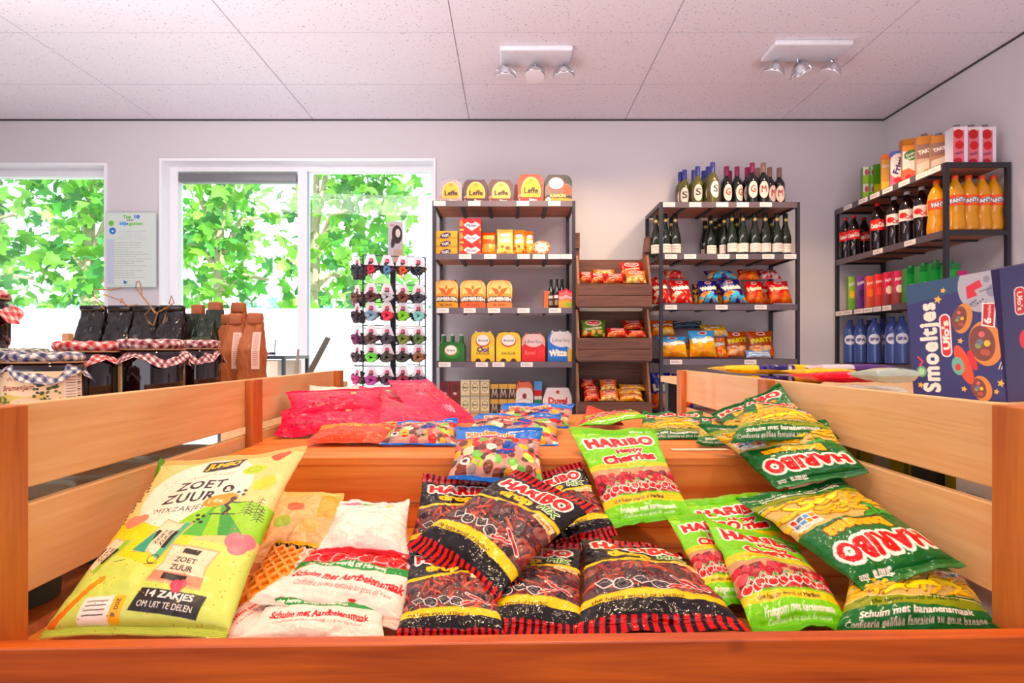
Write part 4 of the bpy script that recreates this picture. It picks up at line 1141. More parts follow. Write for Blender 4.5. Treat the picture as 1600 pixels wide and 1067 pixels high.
# ================================================================== SHELF RACKS
M_steel = plain('dark_steel', (58, 56, 62), .38, metal=.35)
M_rail = plain('rail_grey', (112, 98, 104), .3, metal=.3)
M_shelfw = wood('brown_shelf_board', (190, 120, 84), (150, 84, 56), 'X', .5, .05, knots=False)
M_card = plain('price_card', (250, 236, 226), .4, var=.01)
def rack(x0, x1, y0, y1, tops, label, side, tags, pw=.022, zlow=0.0):
    cx, cy = (x0 + x1) / 2, (y0 + y1) / 2
    t = thing('shelf_rack', (cx, cy, 0), label, 'shelf rack')
    zt = max(tops)
    for X in (x0, x1 - pw):
        for Y in (y0, y1 - pw):
            b = MB(); b.box(X - cx, X + pw - cx, Y - cy, Y + pw - cy, 0, zt); b.build('post', M_steel, t, smooth=False)
    for k, z in enumerate(tops):
        e = pw * .6
        b = MB(); b.box(x0 + e - cx, x1 - e - cx, y0 + e - cy, y1 - e - cy, z - .016, z - .002)
        sh = b.build('shelf', M_shelfw, t, smooth=False)
        b = MB()
        n = 5
        if side == 'Y':
            for i in range(1, n): X = x0 + (x1 - x0) * i / n; b = MB(); b.box(X - .012 - cx, X + .012 - cx, y0 + e - cy, y1 - e - cy, z - .026, z - .016); b.build('cross_bar', M_steel, sh, smooth=False)
        else:
            for i in range(1, n): Y = y0 + (y1 - y0) * i / n; b = MB(); b.box(x0 + e - cx, x1 - e - cx, Y - .012 - cy, Y + .012 - cy, z - .026, z - .016); b.build('cross_bar', M_steel, sh, smooth=False)
        b = MB(); h = .04
        if side == 'Y': b.box(x0 + pw - cx, x1 - pw - cx, y0 - cy - .004, y0 - cy + .008, z - h, z)
        else: b.box(x0 - cx - .004, x0 - cx + .008, y0 + pw - cy, y1 - pw - cy, z - h, z)
        b.build('front_rail', M_rail, sh, smooth=False)
        b = MB()
        if side == 'Y':
            b.box(x0 - cx, x0 + .012 - cx, y0 + pw - cy, y1 - pw - cy, z - .03, z); b.build('side_rail', M_steel, sh, smooth=False); b = MB(); b.box(x1 - .012 - cx, x1 - cx, y0 + pw - cy, y1 - pw - cy, z - .03, z)
        else:
            b.box(x0 + pw - cx, x1 - pw - cx, y0 - cy, y0 + .012 - cy, z - .03, z); b.build('side_rail', M_steel, sh, smooth=False); b = MB(); b.box(x0 + pw - cx, x1 - pw - cx, y1 - .012 - cy, y1 - cy, z - .03, z)
        b.build('side_rail', M_steel, sh, smooth=False)
        if k < len(tags):
            for u in tags[k]:
                b = MB(); w_ = .042 if side == 'Y' else .05
                c_ = Cv(8, 3.6, 24, (250, 238, 230)); 
                for q_ in range(2): c_.rect(.8, 1.1 + q_ * .9, 5.5 + q_, 1.4 + q_ * .9, (150, 130, 130))
                A, _ = c_.out(); ny, nx = A.shape[:2]
                uu, vv = np.meshgrid(np.linspace(-w_, w_, nx), np.linspace(-.004, -.036, ny))
                if side == 'Y': P = np.stack([u - cx + uu, np.full_like(uu, y0 - cy - .0062), z + vv], -1)
                else: P = np.stack([np.full_like(uu, x0 - cx - .0062), u - cy - uu, z + vv], -1)
                b.grid(P, A); b.build('price_tag', printed('price_paper', .5), sh, smooth=False)
    return t
RY = 3.85; R1 = WY - .015
Zs1 = [wz(y, RY) for y in (313.7, 396.5, 480.7, 565, 649, 733)]
tg = lambda *a: [wx(v, RY) for v in a]
rack(wx(675.6, RY), wx(899, RY), RY, R1, Zs1, 'dark steel shelf rack with boards beside the double window, holding beer multipacks', 'Y',
     [tg(687, 741, 817, 866), tg(727, 766, 818, 842, 866, 884), tg(692, 734, 772, 818, 867), tg(695, 753, 779, 823), tg(700, 760)])
Zs2 = [wz(y, RY) for y in (315.5, 396.5, 475.5, 561, 645, 729)]
rack(wx(1031, RY), wx(1250, RY), RY, R1, Zs2, 'dark steel shelf rack with wine on top and crisps below', 'Y',
     [tg(1045, 1086, 1128, 1160, 1196), tg(1048, 1078, 1130, 1159, 1200, 1234), tg(1048, 1127, 1188), tg(1056, 1172), tg(1060)])
SX0, SX1, SY0, SY1 = 2.50, RX - .012, 3.18, 4.265
Zs3 = [2.090, 1.702, 1.312, 0.915, 0.53]
def ty(*a): return [2.5 * F / (v - VX) for v in a]
rack(SX0, SX1, SY0, SY1, Zs3, 'dark steel shelf rack along the right wall holding drinks', 'X',
     [ty(1326, 1350, 1368, 1388, 1414, 1442, 1461), ty(1373, 1423), ty(1313, 1326, 1343, 1358, 1372, 1386), ty(1320, 1360)])

# ================================================================== PACKAGES
M_board = printed('printed_card', .38, .12)
M_paper = printed('printed_paper', .55)
M_film = printed('glossy_film')
def mini(w, h, nx, bg, f=None):
    c = Cv(w, h, nx, bg)
    if f: f(c)
    return c.out()
def pbox(name, label, cat, xc, yf, z, w, d, h, des, side, cont=None, rz=0.0, group=None, mat=None, part='carton', lean=0.0, back=False, sidedes=None):
    """printed pack: fine printed front, plain sides; cont(u) in 0..1 gives the top outline"""
    t = thing(name, (xc, yf + d / 2 * math.cos(rz), z), label, cat, group, rz)
    A, Hm = des; ny, nx = A.shape[:2]
    U, V = np.meshgrid(np.linspace(0, 1, nx), np.linspace(0, 1, ny))
    c = cont if cont else (lambda u: np.ones_like(u))
    Pf = np.stack([(U - .5) * w, np.full_like(U, -d / 2) - Hm * .004, (1 - V) * h * c(U)], -1)
    b = MB(); b.grid(Pf, A)
    n = 17; u = np.linspace(0, 1, n); zz = h * c(u); x = (u - .5) * w
    out = np.concatenate([np.stack([x, zz], 1), np.array([[w / 2, 0], [-w / 2, 0]])])
    N_ = len(out)
    Vv = [(px_, -d / 2 + .0004, pz) for px_, pz in out] + [(px_, d / 2, pz) for px_, pz in out]
    b.poly(Vv, [(i, (i + 1) % N_, N_ + (i + 1) % N_, N_ + i)[::-1] for i in range(N_)] + [tuple(range(N_, 2 * N_))[::-1] if True else ()], side)
    if sidedes is not None:
        A2, _ = sidedes; ny2, nx2 = A2.shape[:2]
        U, V = np.meshgrid(np.linspace(0, 1, nx2), np.linspace(0, 1, ny2))
        sx = -1 if sidedes is not None else 1
        b.grid(np.stack([np.full_like(U, -w / 2 - .0006), d / 2 - U * d, (1 - V) * h * float(c(np.array([0.]))[0])], -1), A2)
    b.build(part, mat or M_board, t)
    return t
def arch(u): return 1 - .22 * np.abs(2 * u - 1) ** 6
def caps(t, w, d, h, n, col=(60, 20, 20), r=.0125, rows=2, up=.0):
    m = plain('cap_%d_%d_%d' % col, col, .3, metal=.5)
    for k in range(n):
        for j in range(rows):
            b = MB(); b.lathe([(.001, .014), (r * .9, .013), (r, .009), (r * 1.05, 0), (.001, 0)], (-w / 2 + w * (k + .5) / n, -d / 2 + d * (j + .5) / rows, h + up), 10)
            b.build('bottle_cap', m, t)
def pk(x0, x1, ytop, Y, z, d, des, side, label, name='beer_multipack', cat='beer multipack', cont=arch, cap=None, group=None):
    w = (x1 - x0) / F * Y - .002; h = wz(ytop, Y) - z
    t = pbox(name, label, cat, wx((x0 + x1) / 2, Y), Y, z + .0005, w, d, h * (.955 if cap else 1), des, side, cont, group=group)
    if cap: caps(t, w * .9, d * .8, h * .93, 3, cap)
    return t
Z1, Z2_, Z3, Z4, Z5 = Zs1[:5]
def leffe(bg, dome, foot, txt=True):
    def f(c):
        c.ell(5.2, 5.6, 3.7, 4.6, dome); c.rect(-1, 7.6, 11, 11, foot)
        c.ring(5.2, 5.6, 3.7, 4.6, .25, (250, 226, 160)); c.rect(-1, 7.6, 11, 11, foot)
        c.ell(5.2, 2.2, .6, .7, (180, 140, 60)); c.text('Leffe', 5.2, 5.4, 2.1, 5.6, 0, (46, 26, 20), bold=2)
        c.text('1', .9, 8.6, 1.2, .5, 0, WH, bold=2); c.rect(.3, 6.4, 1.6, 7.4, (200, 130, 110)); c.text('Bier', 6, 8.6, .9, 3, 0, WH, bold=1)
    return mini(10, 10, 52, bg, f)
for (x0, x1, yt, bg, dm, ft, lb, cp) in (
    (685.5, 722, 279.5, (176, 160, 166), (240, 178, 40), (176, 150, 150), 'pale grey carton of beer with a golden dome, leftmost on the top shelf', (60, 36, 40)),
    (723.5, 762, 279, (84, 50, 58), (244, 176, 40), (70, 30, 36), 'dark brown beer carton with golden dome, second on the top shelf', (50, 30, 36)),
    (763, 801.5, 279, (92, 58, 60), (250, 196, 110), (104, 44, 36), 'brown beer carton with pale orange dome, third on the top shelf', (50, 30, 36)),
    (808.5, 849, 270, (206, 74, 36), (244, 190, 70), (200, 56, 24), 'tall orange-red beer carton with yellow dome on the top shelf', (110, 40, 24))):
    pk(x0, x1, yt, 3.93, Z1, .13, leffe(bg, dm, ft), bg, lb, cap=cp)
pk(803, 810, 288, 4.08, Z1, .12, mini(4, 10, 10, (120, 30, 40)), (110, 30, 40), 'narrow maroon beer carton standing in the gap behind the brown ones')
pk(851, 894, 271, 3.93, Z1, .13, mini(10, 10, 52, (40, 38, 42), lambda c: (c.rect(-1, 3, 11, 6.8, (110, 90, 84)), c.rect(-1, -1, 11, 2.4, (30, 28, 32)), c.ell(4.2, 3.2, 2.9, 2.2, (200, 30, 40)), c.ell(4.2, 3.0, 2.6, 1.9, WH), c.text('Brand', 4.2, 3.2, .8, 3.4, 0, (120, 80, 80), bold=0), c.ell(8.0, 5.2, 1.4, 1.8, (226, 80, 40)), c.text('KANON', 4.8, 7.1, 1.0, 5.6, 0, (226, 196, 120), bold=2), c.rect(-1, 8, 11, 8.8, (226, 150, 50)), c.ell(1.4, 8.4, .8, .8, WH))), (34, 32, 36), 'black beer carton with white oval badge at the right end of the top shelf', cap=(30, 30, 34))
# second shelf
def choc(c): c.rect(-1, 3.3, 11, 5, (206, 150, 40)); c.ell(4.4, 2.5, 2.6, 1.5, (44, 34, 90), -18); c.text('TUC', 4.4, 2.5, 1.3, 3.4, -14, WH, bold=2)
for k, lb in enumerate(('bottom', 'middle', 'top')):
    pbox('biscuit_box', 'yellow oblong box at the left of the second shelf, %s of its stack' % lb, 'food box', wx(698, 3.93), 3.93, Z2_ + .0005 + k * .0585, .15, .1, .058, mini(10, 4.6, 36, (240, 176, 40), choc), (226, 206, 60))
def wafl(c): c.poly([(5.6, .2), (9.6, 3.2), (5.6, 5.9), (1.8, 3.2)], (248, 240, 236)); c.poly([(5.4, .1), (7.4, 1.6), (5.4, 2.6), (3.6, 1.6)], (220, 30, 50)); c.text('Molen', 5.5, 3.4, 1.2, 4.6, 0, (50, 40, 110), bold=1); c.rect(-1, 5.0, 2, 6.2, (246, 190, 80)); c.rect(9, 4.6, 12, 6.2, (246, 150, 60)); c.ell(.8, 2.4, .8, 1.5, (244, 160, 60))
for k, lb in enumerate(('lowest', 'middle', 'highest')):
    pbox('waffle_box', 'red box with a white diamond on the second shelf, %s of the three stacked' % lb, 'food box', wx(735, 3.93), 3.93, Z2_ + .0005 + k * .0885, .152, .12, .088, mini(10, 6, 46, (224, 60, 44), wafl), (216, 50, 40))
def sbag(x0, x1, y0, y1, Y, zb, des, label, T=.03, lean=.05, dz=0.0, group=None, back=(200, 60, 40), seed=None, cat='snack bag', name='snack_bag', tilt=0.0, **kw):
    zl = wz(y1, Y) if zb is None else zb + .004
    zt = wz(y0, Y)
    X0, X1 = wx(x0, Y), wx(x1, Y)
    c = [np.array([X0 + tilt, Y + lean, zt]), np.array([X1 + tilt, Y + lean, zt]), np.array([X1, Y, zl]), np.array([X0, Y, zl])]
    return bag(name, label, cat, c, des, T=T * 1.6, seal=.06, seed=seed or int(x0 * 7 + y0) % 997, group=group, back=back, low=True, up=(0, -1, .2), wr=.55, **kw)
def snack(bg, word, wc, tc, food, low=.55, nx=44):
    def f(c):
        c.rect(-1, 16 * low + 1.5, 13, 17, tc)
        lumps(c, (c.Y > 16 * low) & (c.Y < 15), 26, food, 1.3, len(word), .2)
        c.text(word, 6, 6.4, 2.5, 10.4, -8, wc, (60, 20, 20), ow=2, bold=3)
        c.ell(6, 2.7, 2.0, 1.1, WH); c.ell(6, 2.7, 1.5, .7, (200, 30, 30))
    return mini(12, 16, nx, bg, f)
ORG = [(250, 170, 60), (240, 130, 50), (250, 206, 120)]
sbag(752.5, 774.5, 358, 395, 3.94, Z2_, mini(8, 14, 34, (232, 96, 60), lambda c: (c.rect(.8, 3, 7, 5, (250, 200, 110)), c.rect(-1, 8, 9, 15, (240, 140, 80)), c.text('wafel', 4, 4, 1.2, 5, 0, (90, 110, 40), bold=1), lumps(c, c.Y > 8, 14, ORG, 1, 3))), 'orange-red upright biscuit bag next to the white diamond boxes', T=.02)
def vecht(c): c.ell(4.5, 4.2, 3.2, 1.3, (200, 20, 40)); c.ell(4.5, 4.2, 2.8, 1.0, WH); c.text('Haust', 4.5, 4.2, .9, 4, 0, (60, 50, 120), bold=1); c.rect(1.5, 6.2, 7.5, 8, (250, 226, 190)); lumps(c, c.Y > 9, 16, [(220, 70, 50), (250, 210, 120), (240, 150, 60)], .9, 8)
sbag(776, 802, 353, 395, 3.93, Z2_, mini(9, 14, 40, (250, 210, 120), vecht), 'tall pale yellow bag with red oval badge on the second shelf', T=.02)
sbag(802, 821, 354, 395, 3.95, Z2_, mini(9, 14, 34, (246, 160, 80), vecht), 'orange bag with oval badge, just right of the tall pale yellow bag', T=.02)
sbag(820, 833.5, 356, 395, 3.95, Z2_, mini(7, 14, 26, (244, 140, 70), vecht), 'narrow orange bag at the right end of the upright biscuit bags', T=.02)
t = thing('cheese_pack', (wx(846, 3.95), 3.95, Z2_ + .056), 'round cream pack with red ring label standing at the right of the second shelf', 'food pack')
A, _ = mini(10, 10, 40, (246, 206, 170), lambda c: (c.ring(5, 5, 5, 5, 1.2, (236, 150, 110)), c.rect(3.5, -.2, 6.5, 1.4, (214, 40, 50)), c.ell(5, 5, 2.6, 2.6, WH), c.text('goud', 5, 4.8, 1.0, 3.2, 0, (160, 90, 60), bold=1), *[c.ell(5 + 3.6 * math.cos(a), 5 + 3.6 * math.sin(a), .5, .5, (214, 70, 70)) for a in np.arange(0, 6.28, .8)]))
ny, nx = A.shape[:2]
U, V = np.meshgrid(np.linspace(-1, 1, nx), np.linspace(1, -1, ny))
Xd, Zd = U * np.sqrt(1 - V ** 2 / 2), V * np.sqrt(1 - U ** 2 / 2)
ii = np.clip(((1 - Zd) / 2 * (ny - 1)).astype(int), 0, ny - 1); jj = np.clip(((Xd + 1) / 2 * (nx - 1)).astype(int), 0, nx - 1)
rr_ = np.sqrt(np.clip(1 - Xd ** 2 - Zd ** 2, 0, 1))
b = MB(); b.grid(np.stack([Xd * .066, -.012 - .018 * rr_ ** .6, Zd * .052], -1), A[ii, jj]); b.grid(np.stack([Xd * .066, -.012 + .024 * rr_ ** .6, Zd * .052], -1), (230, 180, 140), flip=True)
b.build('wrapper', M_film, t)
# third shelf
def grim(foot):
    def f(c):
        c.rect(-1, -1, 11, 4.6, (250, 206, 130)); c.ring(5, 4.2, 4.6, 4.8, .35, (238, 150, 60)); c.poly([(1.6, 2.4), (4.4, 3.2), (5, 4.6), (5.6, 3.2), (8.4, 2.4), (6.6, 4.8), (5, 5.6), (3.4, 4.8)], (226, 110, 40)); c.ell(5, 2.6, .5, .7, (226, 110, 40))
        c.rect(-1, 5.6, 11, 7.6, (60, 30, 30)); c.text('GRIMBERGEN', 5, 6.5, 1.2, 9.2, 0, WH, bold=2); c.rect(-1, 7.6, 11, 11, foot); c.text('BLOND', 5, 8.7, .9, 5, 0, (140, 60, 20), bold=1)
    return mini(10, 10, 52, (244, 160, 80), f)
for (x0, x1, ft, lb) in ((678.5, 716, (226, 170, 50), 'leftmost orange beer carton with dark name band on the third shelf'), (718.5, 759, (240, 110, 40), 'middle orange beer carton with dark name band on the third shelf'), (760.5, 800.5, (244, 140, 80), 'rightmost orange beer carton with dark name band on the third shelf')):
    pk(x0, x1, 436, 3.92, Z3, .14, grim(ft), (236, 130, 60), lb, cap=(200, 60, 40))
pbox('sweet_box', 'small plain orange box at the right end of the third shelf', 'food box', wx(855, 3.98), 3.98, Z3 + .0005, .042, .09, .13, mini(4, 12, 14, (244, 130, 40)), (240, 120, 30))
def lab(r, z0, z1, ha, des, oval=False, a=-PI / 2, n=None):
    """label wrapped round a bottle, centred on angle a"""
    A, _ = des; ny, nx = A.shape[:2]
    U, V = np.meshgrid(np.linspace(-1, 1, nx), np.linspace(1, -1, ny))
    if oval:
        X2, Y2 = U * np.sqrt(1 - V ** 2 / 2), V * np.sqrt(1 - U ** 2 / 2)
        ii = np.clip(np.round((1 - Y2) / 2 * (ny - 1)).astype(int), 0, ny - 1); jj = np.clip(np.round((X2 + 1) / 2 * (nx - 1)).astype(int), 0, nx - 1)
        A = A[ii, jj]; U, V = X2, Y2
    th = a + U * ha
    rr = r(z0 + (z1 - z0) * (V + 1) / 2) if callable(r) else r
    b = MB(); b.grid(np.stack([rr * np.cos(th), rr * np.sin(th), z0 + (z1 - z0) * (V + 1) / 2], -1), A)
    return b
def bottle(name, loc, prof, gm, label, cat, capz=None, capcol=None, capr=.016, caph=.045, labels=(), group=None, capm=None, liquid=None, a=-PI / 2, n=18, k=1.0):
    t = thing(name, loc, label, cat, group)
    b = MB(); b.lathe([(r * k, z * k) for r, z in prof], n=n); b.build('bottle_glass' if liquid is None else 'bottle_body', gm, t)
    if capz is not None:
        b = MB(); b.lathe([(.001, (capz + caph) * k), (capr * .93 * k, (capz + caph) * k), (capr * k, (capz + caph - .003) * k), (capr * 1.02 * k, capz * k), (.001, capz * k)], n=14)
        b.build('cap', capm or plain('cap_%d_%d_%d' % capcol, capcol, .35), t)
    for (r, z0, z1, ha, des, oval) in labels:
        lab(r * k + .0007, z0 * k, z1 * k, ha, des, oval, a).build('label', M_paper, t)
    return t
P_WINE = [(.001, .004), (.034, 0), (.0375, .006), (.0375, .175), (.035, .195), (.026, .212), (.0165, .228), (.0145, .245), (.0145, .292), (.0155, .294), (.0155, .30), (.001, .30)]
P_SLOPE = [(.001, .004), (.037, 0), (.040, .008), (.040, .115), (.037, .145), (.028, .185), (.019, .22), (.0145, .25), (.0145, .288), (.016, .29), (.016, .30), (.001, .30)]
M_gb = plain('black_wine_glass', (24, 24, 28), .08, coat=.5, var=.02)
M_gg = plain('olive_wine_glass', (96, 92, 34), .08, coat=.5, var=.1)
M_gd = plain('dark_green_glass', (22, 34, 22), .06, coat=.6, var=.05)
def wl(ch, col): return mini(8, 11, 22, (246, 226, 214), lambda c: c.text(ch, 4, 4.8, 4.6, 4.4, 0, col, bold=1))
def ordn(i): return ['first', 'second', 'third', 'fourth', 'fifth', 'sixth', 'seventh', 'eighth', 'ninth', 'tenth', 'eleventh', 'twelfth', 'thirteenth', 'fourteenth'][i]
Zt2 = Zs2[0] + .0005
HW = wz(254.4, 3.98) - Zt2
kW = HW / .30
def wines(L, des, gm, capcol, kind, grp):
    first = None
    for i, (x, y) in enumerate(L):
        Y = (Zt2 + HW - EYE) * F / (VY - y)
        Y = min(Y, 4.2)
        lb = '%s, %s from the left on the rack top' % (kind, ordn(i))
        loc = (wx(x, Y), Y, Zt2)
        if first is None: first = bottle('wine_bottle', loc, P_WINE, gm, lb, 'wine bottle', .235, capcol, .0165, .068, [(.0375, .055, .17, .85, des, True)], grp, k=kW)
        else: copy_tree(first, loc, random.Random(i).uniform(-.35, .35), lb)
wines([(1063, 272), (1069.5, 266.5), (1084, 267), (1090, 261), (1099.5, 268), (1106.5, 261.5), (1113.5, 254.8)], wl('S', (40, 60, 60)), M_gg, (52, 64, 150), 'blue capsuled wine bottle labelled S', 'blue capsuled wine bottles on top of the middle rack')
wines([(1135, 261), (1140, 268.4), (1151.5, 261.5), (1167.4, 262.8), (1175.3, 255.5)], wl('G', (180, 60, 50)), M_gb, (150, 24, 84), 'magenta capsuled wine bottle labelled G', 'magenta capsuled wine bottles on top of the middle rack')
wines([(1183.5, 263.4), (1192.5, 255.5), (1202.5, 262.8), (1217.4, 263.2)], wl('M', (170, 50, 50)), M_gb, (150, 110, 96), 'tan capsuled wine bottle labelled M', 'tan capsuled wine bottles on top of the middle rack')
Zt = Zs2[1] + .0005; first = None
WL = mini(8, 6, 22, (244, 232, 220), lambda c: (c.rect(1, 1.5, 7, 1.9, (180, 150, 140)), c.rect(2, 3, 6, 3.3, (190, 160, 150))))
NB = mini(4, 4, 10, (214, 176, 90), lambda c: c.ell(2, 2, 1, 1, (246, 226, 160)))
for i, (x, Y) in enumerate(((1024.5, 4.0), (1028.5, 4.1), (1039, 3.97), (1049, 4.1), (1055, 3.97), (1101.5, 4.18), (1110, 4.02), (1118, 4.2), (1124, 4.12), (1131, 4.0), (1143, 3.94), (1150.5, 4.1), (1160, 3.94), (1179, 3.94), (1195.5, 3.94), (1204, 4.1), (1213.5, 3.94), (1227, 3.96))):
    lb = 'dark sparkling wine bottle with white label, %s' % (('%s from the left of its shelf' % ordn(i)) if i < 5 else ('%s right of the shelf gap' % ordn(i - 5)))
    loc = (wx(x, Y), Y, Zt)
    if first is None: first = bottle('sparkling_wine_bottle', loc, P_SLOPE, M_gd, lb, 'wine bottle', .232, (30, 34, 26), .017, .072, [(.040, .022, .085, 1.15, WL, False), (.0165, .245, .268, 1.0, NB, True)], 'sparkling wine bottles on the second shelf')
    else: copy_tree(first, loc, random.Random(i).uniform(-.3, .3), lb)
# third shelf, right end: dark bottles and a red sign box
for i, (x, Y) in enumerate(((861, 4.0), (870, 3.97), (878, 4.0))):
    bottle('beer_bottle', (wx(x, Y), Y, Z3 + .0005), P_SLOPE, M_gb, 'black beer bottle at the right end of the third shelf, %s of three' % ('left', 'middle', 'right')[i], 'beer bottle', .27, (150, 150, 156), .012, .03, [(.040, .03, .14, 1.1, mini(8, 12, 20, (60, 50, 50), lambda c: (c.rect(1.5, 1, 6.5, 4, WH), c.rect(2, 6, 6, 11, (150, 140, 120)))), False)], 'black beer bottles', k=.72)
pbox('beer_multipack', 'small beer pack with a red board beside three black bottles', 'beer multipack', wx(884, 3.9), 3.9, Z3 + .0005, .098, .05, .135, mini(9, 12, 40, (244, 170, 60), lambda c: (c.rect(-1, -1, 10, 6.6, (226, 40, 56)), c.rect(.4, 4, 9, 6, (250, 214, 214)), c.text('Cerveza', 4.5, 5, 1.2, 7, 0, (190, 20, 40), bold=1), c.rect(.6, 1.4, 8.4, 3.4, (250, 120, 120)), c.ell(6.5, 9.6, 2, 1.6, (150, 190, 60)))), (220, 40, 50), cont=lambda u: 1 - .12 * np.abs(2 * u - 1) + .04 * np.cos(u * 12))
# fourth shelf
def badge(bg, word, top=WH, sub=None, extra=None):
    def f(c):
        if extra: extra(c)
        c.ell(5, 3.6, 3.0, 2.5, (190, 40, 40)); c.ell(5, 3.3, 2.7, 2.2, WH); c.text('Brand', 5, 3.4, .9, 4.0, 0, (90, 50, 50), bold=1)
        if sub: c.text(sub[0], 5, 7.0, 2.1, 5, 0, sub[2], bold=2)
        if word: c.text(word, 5, 8.6, 1.0, 5.6, 0, (90, 60, 20), bold=1)
        for k in (0, 1): c.ell(3 + 4 * k, 12, 1.2, 1.3, (60, 36, 20))
    return mini(10, 12, 48, bg, f)
pk(686, 726, 534, 3.92, Z4, .13, mini(10, 8, 48, (44, 110, 40), lambda c: (c.ell(5, 4.2, 3, 2.6, (40, 150, 50)), c.ell(4.6, 3.6, 2.5, 2.1, (190, 40, 40)), c.ell(4.6, 3.4, 2.3, 1.9, WH), c.text('Brand', 4.6, 3.5, .8, 3.2, 0, (90, 50, 50), bold=1))), (36, 96, 36), 'dark green carton of bottles on the fourth shelf, leftmost')
for i, x in enumerate((692, 706, 720)):
    for j in range(2):
        bottle('beer_bottle', (wx(x, 3.92) + .0, 3.955 + .06 * j, wz(546, 3.92)), [(.001, 0), (.024, 0), (.024, .03), (.0125, .065), (.0115, .105), (.001, .106)], plain('green_glass', (40, 120, 44), .1, coat=.4), 'green beer bottle neck rising from the dark green carton, %s %s' % (('left', 'middle', 'right')[i], ('front', 'back')[j]), 'beer bottle', .098, (210, 216, 206), .0135, .01, group='green bottles in the carton')
pk(736, 773, 517, 3.92, Z4, .13, badge((246, 200, 40), 'RADLER', sub=('Ool', 5, (40, 40, 130))), (240, 190, 30), 'yellow carton of radler with blue lettering on the fourth shelf', cap=(220, 210, 200))
pk(775, 814, 517, 3.92, Z4, .13, badge((250, 204, 20), 'RADLER'), (244, 190, 10), 'yellow carton of radler without blue lettering on the fourth shelf', cap=(70, 50, 40))
pk(815, 852, 520, 3.92, Z4, .13, mini(10, 12, 48, (214, 44, 44), lambda c: (c.rect(-1, -1, 11, 4, (244, 170, 150)), c.ell(5, 2.5, 4, 3.2, (246, 206, 196)), c.text('Liberloo', 5, 3.2, 1.4, 7.5, 0, (110, 80, 90), bold=0), c.text('Rood', 3.6, 8, 1.8, 4.5, 0, (250, 120, 110), bold=1), c.rect(7, 5.6, 9.8, 10.4, (226, 60, 60)))), (200, 40, 40), 'red carton of beer with pale top on the fourth shelf', cap=(230, 120, 110))
pk(856, 896, 516, 3.92, Z4, .13, mini(10, 12, 52, (34, 120, 206), lambda c: (c.poly([(3, -1), (11, -1), (11, 8), (6.5, 5.5)], (250, 226, 214)), c.ell(5.4, 2.6, 4.6, 3.6, (250, 236, 230)), c.text('Liberloo', 5.2, 3.4, 1.5, 7, 0, (130, 120, 130), bold=0), c.text('Witte', 4, 8.4, 2.5, 6.6, 0, WH, bold=3), c.rect(7.8, 6.8, 11, 13, (240, 180, 70)))), (220, 200, 190), 'white and blue carton of beer reading Witte on the fourth shelf', cap=(240, 236, 236))
# fifth shelf
for i in range(2):
    for j in range(2):
        pbox('can_pack', 'dark red pack of cans low at the left of the rack, %s %s' % (('upper', 'lower')[j], ('left', 'right')[i]), 'can pack', wx(695 + 16 * i, 3.93), 3.93, Z5 + .0005 + (1 - j) * .115, .07, .12, .113, mini(6, 9, 20, (128, 20, 34), lambda c: (c.ell(3, 3.4, 1.9, 2.4, (90, 12, 24)), c.ell(3, 6.5, 1, .7, (230, 200, 200)))), (110, 16, 28), group='dark red cans')
def can(c): c.rect(0, 0, 6, .7, (226, 214, 196)); c.rect(.6, 1.4, 5.4, 7, (232, 214, 170)); c.ring(3, 4, 1.8, 2.1, .3, (90, 60, 50)); c.text('Biers', 3, 4, .9, 3, 0, (60, 40, 40), bold=1); c.rect(0, 8.2, 6, 9, (180, 160, 130))
for i in range(3):
    for j in range(2):
        pbox('can_pack', 'cream can pack low on the rack, %s column, %s row' % (('left', 'middle', 'right')[i], ('lower', 'upper')[j]), 'can pack', wx(727 + 15.3 * i, 3.92), 3.92, Z5 + .0005 + j * .123, .066, .12, .121, mini(6, 9, 26, (196, 172, 130) if i else (222, 204, 164), can), (170, 150, 120), group='cream can packs')
for i in range(3):
    for j in range(2):
        pbox('can_pack', 'brown and black can pack with pale scrawled print, %s column, %s row' % (('left', 'middle', 'right')[i], ('lower', 'upper')[j]), 'can pack', wx(772.5 + 13.6 * i, 3.93), 3.93, Z5 + .0005 + j * .108, .058, .12, .106, mini(5, 9, 22, (66, 42, 34), lambda c: (c.rect(0, 0, 5, 3, (220, 170, 90)), c.line([(1, 8), (1.6, 3), (2.6, 7), (3.6, 3.4), (4.2, 8)], .35, (230, 206, 180)), c.rect(-1, 6, 6, 6.6, (150, 110, 90)))), (60, 40, 34), group='brown can packs')
pk(806, 833, 595, 3.9, Z5, .12, mini(8, 14, 34, (236, 222, 216), lambda c: (c.rect(-1, -1, 9, 2.4, (220, 110, 80)), c.ell(4, 6, 1, 1.2, (150, 50, 50)), c.text('Krombacher', 4, 9.4, 1.6, 7.2, 0, (90, 70, 80), bold=1), c.ring(4, 9.4, 4.2, 2.4, .2, (150, 130, 130)))), (226, 210, 206), 'white and red carton of beer bottles on the bottom visible shelf', cap=(220, 60, 50))
pk(834, 847, 595, 3.95, Z5, .12, mini(5, 14, 16, (60, 140, 90), lambda c: (c.rect(-1, -1, 6, 6, (110, 160, 220)), c.rect(0, 4, 5, 6.4, (226, 40, 50)), c.rect(-1, 6.5, 6, 8, WH))), (60, 120, 90), 'blue and green carton beside the white carton of beer', cont=None)
pk(848, 895, 606, 3.9, Z5, .13, mini(12, 11, 56, (244, 226, 220), lambda c: (c.text('Duvel', 6, 5.2, 2.6, 7.6, 0, (200, 24, 40), bold=2), c.ell(6, 1.8, .7, .7, (200, 60, 60)), c.rect(4, 8, 8, 8.4, (210, 180, 180)))), (232, 214, 206), 'cream carton of beer with red lettering and sloping shoulders', cont=lambda u: 1 - .45 * np.clip(np.abs(2 * u - 1) - .72, 0, 1) / .28)

